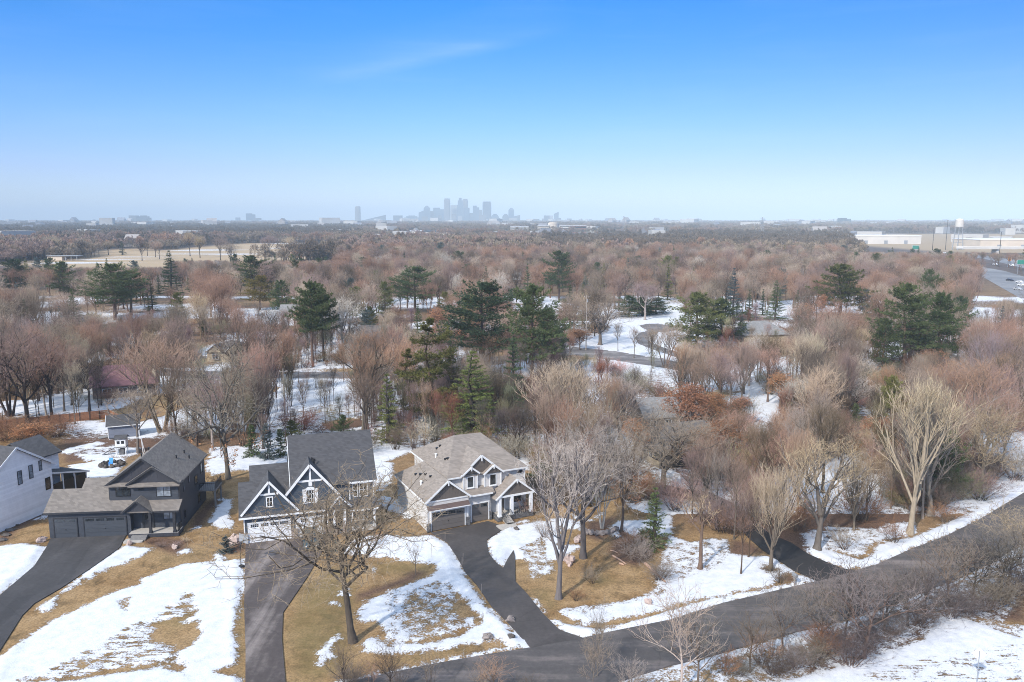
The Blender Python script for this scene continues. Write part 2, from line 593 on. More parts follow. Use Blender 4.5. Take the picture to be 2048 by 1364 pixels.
ROAD = W(X, [(-60, 1570), (500, 1420), (640, 1378), (691, 1364), (784, 1344), (879, 1325), (965, 1310), (1064, 1294), (1110, 1284), (1168, 1275), (1220, 1263), (1340, 1239), (1444, 1206),
             (1547, 1182), (1637, 1161), (1680, 1148), (1717, 1139), (1755, 1128), (1824, 1097), (1893, 1071), (1962, 1037), (2048, 985), (2160, 905), (2420, 760), (2760, 640),
             (2800, 690), (2520, 830), (2250, 985), (2140, 1040), (2048, 1084), (1979, 1127), (1928, 1151), (1858, 1179), (1772, 1213), (1686, 1241), (1599, 1261), (1513, 1286), (1426, 1310), (1340, 1331), (1240, 1362), (1100, 1400), (900, 1456), (400, 1600), (0, 1720)])
DRIVE1 = W(X, [(101, 1076.4), (252, 1070.5), (239, 1095), (191, 1129), (120, 1177), (68, 1207), (44, 1231), (0, 1300), (-60, 1400), (-190, 1400), (-90, 1260), (0, 1190), (68, 1132), (92, 1095)])
DRIVE2 = W(X, [(491, 1087), (583, 1077), (652, 1070), (655, 1082), (640, 1110), (615, 1153), (566, 1225), (564, 1279), (571, 1364), (577, 1440), (490, 1440), (491, 1300), (488, 1211), (490, 1130)])
DRIVE3 = W(X, [(862, 1065), (931, 1052), (976, 1042), (1000, 1050), (1003, 1060), (973, 1080), (977, 1105), (989, 1122), (1006, 1136), (1015, 1118), (1027, 1100), (1030, 1112), (1031, 1163), (1054, 1187), (1084, 1225), (1118, 1259),
               (1168, 1276.5), (1110, 1285.5), (1062, 1295.5), (1016, 1245), (982, 1211), (954, 1170), (930, 1143), (913, 1112), (895, 1085)])
SIDE = W(X, [(1636.5, 1162.5), (1589, 1141), (1526, 1100), (1497, 1075), (1470, 1045), (1440, 1020), (1400, 1003), (1330, 990), (1260, 968), (1262, 955), (1340, 972), (1420, 985), (1470, 1008), (1510, 1040), (1540, 1068), (1582, 1085), (1617, 1108), (1651, 1123), (1686, 1137), (1717.5, 1140.5)])
MIDROAD = W(X, [(300, 735), (380, 742), (560, 744), (720, 743), (850, 729), (1000, 712), (1150, 694), (1230, 702), (1290, 712), (1420, 735), (1420, 750), (1280, 728), (1150, 709), (1000, 728), (850, 745), (720, 757), (380, 756), (300, 750)])
LOOP = W(F8, [(1420, 665), (1250, 608), (1100, 556), (980, 515), (895, 480), (875, 435), (910, 398), (970, 380), (930, 362), (903, 345), (960, 332), (1050, 330), (1110, 342), (1180, 352), (1190, 378), (1120, 390), (1050, 400), (990, 415), (972, 440), (990, 472), (1090, 512), (1210, 552), (1340, 600), (1450, 640)])
HIWAY = W(X, [(2200, 625), (2048, 600), (2005, 576), (1965, 553), (1925, 538), (1890, 530), (1893, 526), (1950, 531), (2010, 542), (2048, 553), (2200, 580)])
HIWAY2 = W(X, [(2200, 560), (2048, 536), (1990, 522), (1945, 513), (1960, 510), (2048, 522), (2200, 538)])
PATCH = {'road': ROAD}

# snow polygons (positive), bare polygons (negative), half melted polygons with a level
SNOW = [
    W(A, [(-120, 150), (0, 150), (130, 135), (230, 150), (300, 155), (180, 290), (0, 440), (-120, 520)]),
    W(A, [(0, 480), (45, 465), (50, 480), (0, 505)]),
    W(A, [(560, 250), (720, 150), (900, 165), (830, 215), (600, 300), (350, 430), (300, 530), (205, 525), (320, 450)]),
    W(A, [(-100, 850), (0, 800), (150, 690), (300, 590), (480, 510), (640, 430), (830, 370), (830, 340), (960, 290), (1080, 255), (1250, 240), (1255, 190), (1310, 195), (1315, 240), (1433, 225), (1435, 380), (1405, 480), (1375, 620), (1390, 830), (1270, 890), (1290, 905), (1420, 920), (1420, 990), (-100, 1100)]),
    W(A, [(1215, 0), (1300, -20), (1340, 10), (1355, 50), (1290, 50), (1240, 20)]),
    W(D, [(1690, 860), (1740, 760), (1800, 715), (1855, 710), (1850, 780), (1820, 810), (1860, 900), (1855, 945), (1800, 955), (1700, 905)]),
    W(D, [(1735, 715), (1780, 700), (1790, 715), (1745, 730)]),
    W(D, [(1510, 960), (1600, 920), (1610, 935), (1540, 960)]),
    W(D, [(1420, 1140), (1490, 1100), (1530, 1110), (1500, 1150), (1440, 1160)]),
    W(D, [(260, 880), (340, 840), (385, 845), (380, 860), (290, 880)]),
    W(D, [(480, 330), (560, 300), (780, 250), (900, 280), (1050, 300), (1110, 300), (1100, 350), (1000, 375), (900, 370), (840, 400), (700, 410), (600, 350), (490, 350)]),
    W(D, [(550, 440), (700, 420), (860, 380), (1000, 380), (980, 450), (920, 530), (860, 545), (700, 545), (690, 600), (620, 625), (545, 620), (545, 500)]),
    W(D, [(1180, 120), (1400, 130), (1420, 180), (1250, 180)]),
    W(D, [(1650, 400), (1750, 370), (2060, 360), (2400, 400), (2400, 520), (1990, 480), (1900, 480), (1700, 520), (1650, 480)]),
    W(D, [(980, 215), (1190, 170), (1300, 200), (1180, 225), (1010, 240)]),
    W(X, [(520, 870), (580, 800), (700, 790), (800, 820), (930, 850), (1020, 880), (1060, 920), (1060, 945), (1010, 905), (820, 905), (740, 935), (690, 930), (560, 915), (500, 915), (420, 915), (420, 895), (500, 890)]),
    W(X, [(345, 830), (420, 790), (600, 800), (640, 840), (560, 870), (480, 860), (380, 850)]),
    W(X, [(540, 770), (620, 745), (780, 750), (800, 790), (780, 830), (600, 830), (560, 820), (530, 790)]),
    W(X, [(580, 735), (600, 690), (780, 670), (800, 740)]),
    W(X, [(800, 700), (900, 690), (920, 740), (800, 745)]),
    W(X, [(740, 920), (785, 925), (785, 965), (760, 985), (742, 965)]),
    W(X, [(760, 990), (850, 1010), (870, 1000), (820, 1040), (760, 1010)]),
    W(B, [(90, 190), (200, 110), (360, 80), (520, 100), (650, 85), (720, 120), (790, 160), (800, 215), (830, 250), (870, 360), (930, 450), (1000, 520), (1100, 590), (1180, 650), (1250, 740), (1050, 770), (800, 815), (560, 860), (320, 920), (100, 960), (100, 940), (420, 880), (640, 830), (900, 775), (1110, 740), (1050, 700), (900, 720), (700, 765), (420, 785), (250, 770), (260, 700), (330, 690), (420, 740), (400, 690), (340, 590), (230, 600), (220, 530), (280, 470), (400, 420), (540, 370), (640, 330), (700, 280), (620, 270), (560, 270), (300, 310), (340, 260), (520, 235)]),
    W(B, [(60, 480), (110, 465), (115, 495), (60, 495)]),
    W(B, [(100, 440), (160, 395), (170, 440)]),
    W(B, [(-20, 780), (60, 700), (110, 670), (120, 690), (60, 750), (80, 800), (0, 850)]),
    W(H3c, [(1135, 1160), (1250, 1080), (1400, 1030), (1600, 990), (1750, 985), (1851, 1000), (1851, 1364), (1300, 1364), (1190, 1364), (1140, 1250)]),
    W(H3c, [(1390, 1000), (1540, 970), (1530, 985), (1400, 1015)]),
    W(B, [(975, 110), (1080, 70), (1300, 20), (1360, 40), (1350, 120), (1330, 240), (1370, 300), (1250, 345), (1220, 280), (1220, 190), (1150, 160), (1080, 280), (1000, 220)]),
    W(T1, [(400, 265), (560, 230), (830, 300), (830, 400), (650, 400), (540, 370)]),
    W(T1, [(700, 190), (800, 220), (930, 280), (1150, 160), (1150, 175), (950, 290), (800, 260)]),
    W(T1, [(1230, 440), (1270, 350), (1400, 290), (1560, 270), (1680, 300), (1700, 400), (1640, 490), (1520, 490), (1470, 400), (1330, 390), (1340, 500), (1280, 500)]),
    W(B, [(1700, 30), (1760, 0), (1900, 0), (2060, -40), (2060, 90), (1880, 90), (1750, 60), (1730, 100)]),
    W(T1, [(470, 690), (560, 630), (830, 600), (830, 640), (700, 720), (500, 790)]),
    W(B, [(1400, 520), (1600, 500), (1800, 470), (1960, 420), (2060, 380), (2060, 510), (1850, 560), (1550, 610), (1420, 550)]),
    W(B, [(1220, 440), (1290, 500), (1340, 570), (1450, 610), (1640, 640), (1850, 590), (2060, 525), (2060, 590), (1800, 640), (1620, 670), (1530, 690), (1400, 640), (1300, 530)]),
    W(C, [(-80, 600), (0, 380), (120, 420), (260, 390), (330, 400), (340, 480), (480, 500), (600, 500), (720, 580), (640, 640), (640, 665), (500, 685), (200, 745), (-80, 800)]),
    W(C, [(-80, 850), (0, 815), (200, 755), (500, 695), (640, 670), (760, 600), (860, 640), (600, 705), (300, 775), (0, 865)]),
    W(C, [(770, 370), (830, 345), (900, 360), (920, 460), (1100, 520), (1170, 490), (1200, 430), (1330, 400), (1400, 390), (1640, 290), (1780, 220), (2060, 40), (2250, -60), (2250, 20), (2048, 128), (1800, 278), (1600, 378), (1400, 453), (1200, 543), (1090, 570), (1000, 567), (900, 527), (800, 487)]),
    W(C, [(900, 330), (1200, 340), (1260, 310), (1400, 300), (1440, 360), (1180, 420), (1100, 500), (920, 460)]),
    W(C, [(1480, 230), (1570, 185), (1620, 240), (1570, 270), (1490, 265)]),
    W(C, [(1530, 140), (1640, 100), (1660, 150), (1560, 180)]),
    W(C, [(-80, -60), (20, 0), (110, 60), (100, 110), (30, 130), (0, 250), (-80, 300)]),
    # beyond the road
    W(C, [(-400, 1190), (0, 1130), (250, 1072), (500, 1003), (750, 933), (1000, 873), (1250, 793), (1500, 693), (1700, 613), (1850, 543), (2060, 412), (2200, 330), (2300, 430), (2060, 640), (1900, 900), (2060, 900), (2500, 860), (3100, 900), (3100, 1900), (-2600, 1900), (-1300, 1480)]),
    # far clearing and patches of white among the trees
    W(F8, [(580, 490), (640, 420), (740, 290), (860, 265), (1000, 260), (1090, 200), (1220, 190), (1230, 230), (1150, 270), (1190, 350), (1160, 390), (1160, 520), (1300, 590), (1420, 640), (1400, 655), (1150, 620), (1000, 560), (800, 520)]),
    W(F8, [(590, 520), (850, 590), (1010, 680), (980, 690), (840, 640), (580, 590)]),
    W(F8, [(1130, 830), (1320, 840), (1600, 790), (1600, 815), (1330, 860), (1150, 865)]),
    W(F8, [(1500, 900), (1800, 820), (1970, 820), (1970, 1100), (1800, 1060), (1720, 1000), (1560, 960)]),
    W(F8, [(1050, 1090), (1180, 900), (1300, 920), (1330, 1050), (1560, 1080), (1800, 1080), (1780, 1180), (1560, 1270), (1330, 1210)]),
    W(F8, [(-30, 1180), (300, 1160), (300, 1250), (0, 1270)]),
    W(F8, [(0, 980), (280, 1000), (280, 1070), (60, 1060)]),
    W(X, [(1660, 720), (1760, 715), (1770, 740), (1680, 745)]),
    W(X, [(1880, 740), (1930, 745), (1920, 790), (1890, 770)]),
    W(X, [(190, 800), (280, 785), (320, 790), (215, 812)]),
    W(X, [(0, 800), (60, 800), (115, 805), (110, 825), (0, 830)]),
    W(X, [(165, 715), (220, 705), (230, 720), (170, 725)]),
    W(X, [(520, 770), (560, 770), (600, 800), (520, 800)]),
]
BARE = [
    W(A, [(960, 505), (1110, 490), (1150, 530), (1135, 560), (1060, 590), (1160, 600), (1175, 660), (1120, 730), (1010, 790), (1000, 740), (850, 705), (900, 640), (880, 590), (1060, 560), (1080, 530)]),
    W(A, [(940, 830), (1010, 800), (1075, 850), (1080, 890), (1020, 880), (960, 850), (800, 880), (620, 905), (430, 940), (100, 950), (100, 940), (430, 920), (640, 870), (830, 840)]),
    W(A, [(430, 860), (560, 800), (650, 770), (640, 790), (520, 850), (440, 890)]),
    W(A, [(700, 480), (740, 465), (740, 500), (735, 530), (715, 510)]),
    W(A, [(1075, 430), (1120, 440), (1115, 470), (1090, 465)]),
    W(B, [(300, 250), (500, 235), (690, 260), (640, 310), (560, 290), (480, 300), (330, 320)]),
    W(B, [(480, 340), (560, 290), (605, 310), (560, 350), (420, 400), (220, 470), (220, 430), (400, 370)]),
    W(B, [(740, 370), (790, 420), (870, 480), (900, 530), (950, 560), (940, 610), (800, 680), (620, 725), (460, 720), (380, 690), (340, 620), (400, 700), (560, 715), (740, 660), (880, 620), (900, 570), (800, 560), (760, 530), (780, 450)]),
    W(B, [(420, 790), (700, 760), (900, 725), (1010, 700), (1110, 735), (950, 760), (700, 815), (430, 860)]),
    W(B, [(830, 260), (900, 360), (1000, 500), (1100, 590), (1130, 650), (1080, 600), (980, 510), (900, 400), (845, 310)]),
    W(C, [(600, 640), (690, 580), (740, 610), (700, 660), (620, 665)]),
    W(C, [(520, 560), (600, 550), (620, 580), (560, 590)]),
    W(D, [(750, 285), (870, 270), (880, 295), (780, 295)]),
    W(D, [(600, 340), (680, 315), (690, 325), (620, 350)]),
    W(D, [(930, 260), (1060, 230), (1290, 210), (1250, 250), (1060, 290), (1000, 300)]),
    W(X, [(640, 845), (720, 835), (740, 850), (660, 862)]),
]
MIX = [
    (W(A, [(480, 760), (760, 600), (900, 560), (1080, 420), (1150, 520), (1010, 800), (900, 840), (500, 930), (150, 950), (300, 850)]), 0.18, 1.0),
    (W(B, [(460, 450), (560, 420), (760, 430), (880, 560), (900, 600), (780, 660), (620, 710), (520, 710), (450, 600)]), -0.05, 0.0),
    (W(B, [(340, 440), (700, 340), (820, 420), (920, 600), (560, 720), (400, 690)]), 0.22, 0.0),
    (W(B, [(1140, 170), (1340, 60), (1350, 160), (1340, 330), (1240, 350), (1200, 250)]), 0.05, 0),
    (W(B, [(1640, 240), (1720, 220), (1600, 290), (1480, 420), (1430, 400), (1560, 280)]), 0.10, 0),
    (W(B, [(1790, 400), (1900, 370), (1900, 400), (1800, 440)]), 0.03, 0),
    (W(B, [(1400, 500), (1700, 480), (2060, 370), (2060, 440), (1800, 500), (1560, 560), (1420, 545)]), 0.18, 0.2),
    (W(C, [(-80, 440), (300, 380), (380, 470), (330, 560), (100, 640), (-80, 700)]), 0.20, 0),
    (W(C, [(-400, 1190), (0, 1150), (500, 1030), (1000, 893), (1500, 713), (2060, 440), (2060, 1000), (1600, 840), (1500, 1000), (1000, 1160), (600, 1260), (-400, 1260)]), 0.02, 0),
    (W(C, [(1500, 1060), (2080, 980), (2080, 1280), (900, 1280), (1100, 1160)]), 0.42, 1.0),
    (W(C, [(780, 350), (1250, 320), (1400, 310), (1250, 400), (1100, 500), (900, 460)]), 0.22, 0.2),
    (W(X, [(520, 870), (580, 800), (760, 790), (900, 850), (1000, 890), (820, 900), (700, 870)]), 0.12, 0),
    (W(D, [(550, 300), (1050, 300), (900, 370), (600, 360)]), 0.15, 0.4),
]
LITTER = [
    W(T1, [(900, 300), (1060, 270), (1350, 200), (1250, 350), (1220, 480), (1100, 560), (950, 520), (900, 400)]),
    W(T1, [(1330, 400), (1480, 400), (1560, 520), (1700, 560), (1900, 700), (1600, 900), (1300, 830), (1200, 700), (1250, 540)]),
    W(X, [(1090, 900), (1270, 920), (1480, 1000), (1540, 1075), (1610, 1110), (1650, 1100), (1700, 1060), (1800, 1060), (1900, 990), (2048, 930), (2048, 860), (1700, 860), (1300, 860), (1090, 860)]),
    W(X, [(120, 880), (180, 850), (260, 850), (330, 860), (330, 900), (250, 910), (130, 925)]),
    W(X, [(620, 880), (740, 905), (760, 880), (860, 900), (850, 820), (620, 850)]),
    W(D, [(1540, 860), (1660, 745), (1770, 640), (1770, 720), (1690, 800), (1620, 920), (1530, 940)]),
    W(A, [(840, 110), (960, 90), (1100, 120), (1090, 170), (1040, 205), (960, 180), (860, 140)]),
    W(A, [(-40, 130), (0, 80), (110, 0), (260, -60), (290, -50), (100, 60), (20, 140)]),
    W(A, [(1320, 200), (1400, 60), (1440, 60), (1430, 180), (1360, 200)]),
    W(B, [(480, 340), (560, 290), (605, 310), (560, 350), (420, 400), (220, 470), (220, 430), (400, 370)]),
    W(C, [(330, 480), (360, 400), (480, 420), (540, 470), (440, 500)]),
    W(C, [(650, 640), (620, 620), (700, 580), (730, 640)]),
    W(C, [(520, 560), (600, 550), (620, 580), (560, 590)]),
    W(C, [(760, 1050), (950, 970), (1350, 800), (1500, 780), (1560, 900), (1350, 1050), (1050, 1100), (800, 1240)]),
    W(C, [(1560, 700), (1900, 640), (2060, 640), (2060, 880), (1700, 850)]),
    W(X, [(850, 1063), (880, 1068), (870, 1085), (845, 1075)]),
]
GREEN = [
    W(A, [(1660, 600), (1760, 430), (1900, 300), (2060, 260), (2060, 900), (1700, 960)]),
    W(A, [(880, 590), (1060, 560), (1140, 500), (1150, 600), (1000, 650)]),
    W(A, [(1375, 450), (1432, 450), (1432, 960), (1380, 900)]),
    W(B, [(-20, 300), (150, 260), (240, 460), (160, 600), (-20, 700)]),
    W(B, [(300, 250), (500, 235), (690, 260), (640, 310), (330, 320)]),
    W(B, [(420, 800), (900, 730), (900, 770), (430, 850)]),
    W(B, [(1560, 320), (1700, 310), (1760, 360), (1600, 400)]),
    W(B, [(1230, 400), (1350, 400), (1400, 520), (1330, 520)]),
]
FIELD = W(X, [(40, 545), (50, 522), (190, 517), (200, 500), (270, 496), (330, 504), (390, 494), (480, 487), (660, 487), (660, 515), (480, 525), (400, 530), (330, 542), (160, 548)])
OPEN_GRASS = [W(X, [(180, 838), (250, 812), (300, 790), (440, 770), (560, 775), (520, 800), (400, 800), (330, 830), (250, 850)]),
              W(X, [(200, 835), (340, 800), (345, 815), (260, 850)])]
BARREN = W(X, [(1690, 489), (1700, 468), (2300, 468), (2300, 512), (1930, 505)])


def axis(dense0, dense1, step, limits, growth):
    a = list(np.arange(dense0, dense1 + 1e-6, step))
    s = step
    while a[-1] < limits[1]:
        s = min(s * growth, 2500); a.append(a[-1] + s)
    s = step
    while a[0] > limits[0]:
        s = min(s * growth, 2500); a.insert(0, a[0] - s)
    return np.array(a)


xs = axis(-72, 78, 0.4, (-20000, 20000), 1.10)
ys = axis(50, 132, 0.4, (-400, 20000), 1.045)
xs = xs[(xs > -20400) & (xs < 20400)]; ys = ys[ys < 20400]
XX, YY = np.meshgrid(xs, ys)
Pg = np.stack([XX.ravel(), YY.ravel()], 1)
npt = len(Pg)
near = (Pg[:, 1] > 34) & (Pg[:, 1] < 420) & (np.abs(Pg[:, 0]) < 0.8 * Pg[:, 1] + 14)
Pn = Pg[near]


def smooth_noise(P, s, seed):
    r = np.random.default_rng(seed)
    out = np.zeros(len(P))
    for k in range(6):
        th = r.uniform(0, 6.28); f = s * r.uniform(0.6, 1.7); ph = r.uniform(0, 6.28); ph2 = r.uniform(0, 6.28)
        u = P[:, 0] * math.cos(th) + P[:, 1] * math.sin(th); v = -P[:, 0] * math.sin(th) + P[:, 1] * math.cos(th)
        out += np.sin(u * f + ph + 1.3 * np.sin(v * f * 0.7 + ph2))
    return out / 6


sn = np.full(len(Pn), -1.2)
for p in SNOW:
    sn = np.maximum(sn, np.clip(signed(p, Pn), -1.2, 1.2))
streak = np.zeros(len(Pn)); lit = np.zeros(len(Pn)); gre = np.zeros(len(Pn))
for p, lev, st in MIX:
    d = signed(p, Pn)
    w = np.clip(d / 0.8 + 0.2, 0, 1)
    sn = sn * (1 - w) + np.minimum(sn, lev) * w
    streak = np.maximum(streak, w * st)
for p in BARE:
    sn = np.minimum(sn, np.clip(-signed(p, Pn), -1.2, 1.2))
for p in LITTER:
    lit = np.maximum(lit, np.clip(signed(p, Pn) / 1.2 + 0.5, 0, 1))
for p in GREEN:
    gre = np.maximum(gre, np.clip(signed(p, Pn) / 2.0 + 0.3, 0, 1))
# woods floor away from the surveyed yards: litter with drifts of snow
wild = np.clip((Pn[:, 1] - 118) / 14, 0, 1) * 0.8
wild = np.maximum(wild, np.clip((Pn[:, 0] - 14) / 8, 0, 1) * np.clip((Pn[:, 1] - 96) / 8, 0, 1) * 0.9)
lit = np.maximum(lit, wild * np.clip(0.65 + smooth_noise(Pn, 0.11, 3), 0, 1))
drift = np.clip((smooth_noise(Pn, 0.13, 8) + smooth_noise(Pn, 0.05, 9) * 0.8 + 0.05) * 1.6, -1.2, 0.8)
east = np.clip((Pn[:, 0] - 12) / 8, 0, 1) * np.clip((Pn[:, 1] - 101) / 6, 0, 1)
sn = np.maximum(sn, np.where(east > 0.5, drift + 0.12, -1.2))
sn = np.maximum(sn, np.where(Pn[:, 1] > 135, drift * np.clip((Pn[:, 1] - 135) / 15, 0, 1) - (1 - np.clip((Pn[:, 1] - 135) / 15, 0, 1)), -1.2))
for p in OPEN_GRASS:
    w = np.clip(signed(p, Pn) / 1.5 + 0.5, 0, 1)
    lit *= (1 - w); sn = np.where(w > 0.3, np.minimum(sn, -0.5), sn)

attr = {k: np.zeros(npt, np.float32) for k in ('snow', 'streak', 'litter', 'green', 'far', 'field')}
attr['snow'][:] = -1.2
attr['snow'][near] = sn
attr['streak'][near] = streak
attr['litter'][near] = lit
attr['green'][near] = gre
farv = np.clip((Pg[:, 1] - 300) / 300, 0, 1)
attr['far'][:] = farv
fw = np.clip(signed(FIELD, Pg) / 10 + 0.4, 0, 1)
attr['field'][:] = np.maximum(fw, np.clip(signed(BARREN, Pg) / 15 + .4, 0, 1) * 0.8)
isf = fw > 0.2
attr['snow'][isf] = np.clip(smooth_noise(Pg[isf] * np.array([0.25, 1.0]), 0.09, 21) * 2.2 - 0.75, -1.2, 1.2)
attr['far'][isf] = 0

Z = 0.05 * smooth_noise(Pg, 0.5, 31) + 0.05 * smooth_noise(Pg, 0.16, 32)
Z = np.where(near, Z, 0)
hz = np.clip((attr['snow'] + 0.2) * 0.25, 0, 0.12) * near
flat = np.zeros(npt)
for p in (ROAD, DRIVE1, DRIVE2, DRIVE3, SIDE, MIDROAD, LOOP, HIWAY, HIWAY2):
    flat = np.maximum(flat, np.zeros(npt))
    d = signed(p, Pn)
    flat[near] = np.maximum(flat[near], np.clip(d / 0.5 + 1.4, 0, 1))
Z = (Z + hz - 0.06) * (1 - flat) - 0.10 * flat
ridge = np.zeros(npt)
for p in (ROAD, DRIVE1, DRIVE2, DRIVE3, SIDE):
    d = -signed(p, Pn)
    ridge[near] = np.maximum(ridge[near], 0.24 * np.exp(-((d - 1.1) / 0.5) ** 2) * (0.6 + 0.6 * smooth_noise(Pn, 1.6, 71)))
Z = Z + ridge * np.clip(attr['snow'] * 3, 0, 1)
Z = np.where(Pg[:, 1] > 420, -0.1, Z)
# broad swells of the land far out
far_h = np.clip((Pg[:, 1] - 1500) / 3000, 0, 1) * (9 + 7 * smooth_noise(Pg, 0.0012, 44))
Z = Z + far_h * np.clip((12000 - Pg[:, 1]) / 4000, 0, 1)
nx, ny = len(xs), len(ys)
verts = np.column_stack([Pg, Z]).astype(np.float32)
ii = (np.arange(ny - 1)[:, None] * nx + np.arange(nx - 1)[None, :]).ravel()
quads = np.stack([ii, ii + 1, ii + nx + 1, ii + nx], 1)
gm = bpy.data.meshes.new('ground')
gm.vertices.add(npt); gm.vertices.foreach_set('co', verts.ravel())
gm.loops.add(len(quads) * 4); gm.loops.foreach_set('vertex_index', quads.ravel().astype(np.int32))
gm.polygons.add(len(quads)); gm.polygons.foreach_set('loop_start', (np.arange(len(quads)) * 4).astype(np.int32))
gm.polygons.foreach_set('use_smooth', np.ones(len(quads), bool))
for k, a in attr.items():
    at = gm.attributes.new(k, 'FLOAT', 'POINT'); at.data.foreach_set('value', a)
gm.update(); gm.validate()


def ground_height(x, y):
    i = min(max(int(np.searchsorted(xs, x)), 1), nx - 1); j = min(max(int(np.searchsorted(ys, y)), 1), ny - 1)
    return float(min(Z[j * nx + i], Z[(j - 1) * nx + i], Z[j * nx + i - 1], Z[(j - 1) * nx + i - 1]))


def ground_material():
    m, n, l, b = newmat('winter_ground')
    at = {}
    for k in attr:
        a = n.new('ShaderNodeAttribute'); a.attribute_name = k; at[k] = a.outputs['Fac']
    co = objco(n, l)
    n1 = noise(n, l, 0.9, 6, co, 0.65)
    n2 = noise(n, l, 5.0, 4, co, 0.7)
    n3 = noise(n, l, 0.16, 4, co, 0.6)
    n4 = noise(n, l, 22.0, 2, co, 0.6)
    st = noise(n, l, 1.0, 5, objco(n, l, (0.35, 2.2, 1)), 0.7, 0.3)
    c = lambda x: math_(n, l, 'SUBTRACT', x, 0.5)
    s = at['snow']
    s = math_(n, l, 'ADD', s, math_(n, l, 'MULTIPLY', c(n1.outputs[0]), 2.5))
    s = math_(n, l, 'ADD', s, math_(n, l, 'MULTIPLY', c(n2.outputs[0]), 2.0))
    s = math_(n, l, 'ADD', s, math_(n, l, 'MULTIPLY', math_(n, l, 'MULTIPLY', c(st.outputs[0]), at['streak']), 3.2))
    stub = math_(n, l, 'MULTIPLY', math_(n, l, 'GREATER_THAN', n4.outputs[0], 0.66), math_(n, l, 'GREATER_THAN', n1.outputs[0], 0.52))
    s = math_(n, l, 'SUBTRACT', s, math_(n, l, 'MULTIPLY', stub, 0.9))
    s = math_(n, l, 'ADD', math_(n, l, 'MULTIPLY', s, 3.0), 0.5, True)
    g = ramp(n, l, n3.outputs[0], [(0.35, (0.245, 0.146, 0.066)), (0.55, (0.335, 0.217, 0.108)), (0.75, (0.215, 0.145, 0.070))])
    gf = ramp(n, l, n2.outputs[0], [(0.3, (0.50, 0.50, 0.50)), (0.5, (0.95, 0.95, 0.93)), (0.72, (1.35, 1.32, 1.25))])
    n5 = noise(n, l, 0.45, 6, co, 0.7, 0.6)
    thatch = ramp(n, l, n5.outputs[0], [(0.32, (0.52, 0.54, 0.56)), (0.48, (1.0, 1.0, 1.0)), (0.7, (1.22, 1.27, 1.38))])
    g1 = mixrgb(n, l, 1.0, g.outputs[0], thatch.outputs[0], 'MULTIPLY')
    g2 = mixrgb(n, l, 1.0, g1.outputs[0], gf.outputs[0], 'MULTIPLY')
    gn = mixrgb(n, l, math_(n, l, 'MULTIPLY', at['green'], math_(n, l, 'ADD', n1.outputs[0], 0.0)), g2.outputs[0], (0.155, 0.122, 0.045))
    lt = ramp(n, l, n2.outputs[0], [(0.3, (0.060, 0.036, 0.025)), (0.5, (0.145, 0.085, 0.056)), (0.75, (0.225, 0.140, 0.096))])
    ll = mixrgb(n, l, math_(n, l, 'MULTIPLY', at['litter'], 1.0, True), gn.outputs[0], lt.outputs[0])
    fr = ramp(n, l, n3.outputs[0], [(0.35, (0.080, 0.062, 0.055)), (0.65, (0.135, 0.105, 0.095))])
    l2 = mixrgb(n, l, at['far'], ll.outputs[0], fr.outputs[0])
    l3 = mixrgb(n, l, at['field'], l2.outputs[0], (0.42, 0.31, 0.19))
    sc0 = ramp(n, l, n4.outputs[0], [(0.3, (0.60, 0.61, 0.63)), (0.6, (0.78, 0.785, 0.80))])
    old = ramp(n, l, n1.outputs[0], [(0.35, (0.82, 0.83, 0.85)), (0.62, (1.0, 1.0, 1.0))])
    sc1 = mixrgb(n, l, 1.0, sc0.outputs[0], old.outputs[0], 'MULTIPLY')
    wet = ramp(n, l, s, [(0.25, (0.62, 0.60, 0.58)), (0.95, (1.0, 1.0, 1.0))])
    sc = mixrgb(n, l, 1.0, sc1.outputs[0], wet.outputs[0], 'MULTIPLY')
    fin = mixrgb(n, l, s, l3.outputs[0], sc.outputs[0])
    l.new(fin.outputs[0], b.inputs['Base Color'])
    b.inputs['Roughness'].default_value = 0.9
    b.inputs['Specular IOR Level'].default_value = 0.2
    h = math_(n, l, 'ADD', math_(n, l, 'MULTIPLY', s, 0.6), math_(n, l, 'ADD', math_(n, l, 'MULTIPLY', n2.outputs[0], 0.5), math_(n, l, 'MULTIPLY', n4.outputs[0], 0.2)))
    bump(n, l, b, h, 0.6, 0.12)
    return m


gm.materials.append(ground_material())
go = bpy.data.objects.new('ground', gm)
COL.objects.link(go)
tag(go, kind='structure')

M['road'] = asphalt('road_asphalt', (0.092, 0.080, 0.076), (0.190, 0.155, 0.140), 0.50, (0.04, 0.55, 1), math.radians(-22))
M['drive_dark'] = asphalt('dark_asphalt', (0.058, 0.053, 0.053), (0.085, 0.077, 0.076), 0.55, (0.3, 0.12, 1))
M['drive_dry'] = asphalt('part_dry_asphalt', (0.085, 0.066, 0.060), (0.225, 0.185, 0.165), 0.49, (0.42, 0.05, 1))
M['drive_brown'] = asphalt('brown_asphalt', (0.072, 0.061, 0.057), (0.105, 0.090, 0.085), 0.56, (0.3, 0.12, 1))
M['wet_asphalt'] = asphalt('wet_asphalt', (0.026, 0.023, 0.023), (0.045, 0.040, 0.038), 0.55, (0.3, 0.3, 1))
M['grey_lane'] = asphalt('pale_lane', (0.15, 0.135, 0.13), (0.30, 0.28, 0.27), 0.5, (0.08, 0.2, 1))
M['hiway'] = asphalt('highway_concrete', (0.20, 0.20, 0.21), (0.27, 0.265, 0.26), 0.5, (0.02, 0.02, 1))


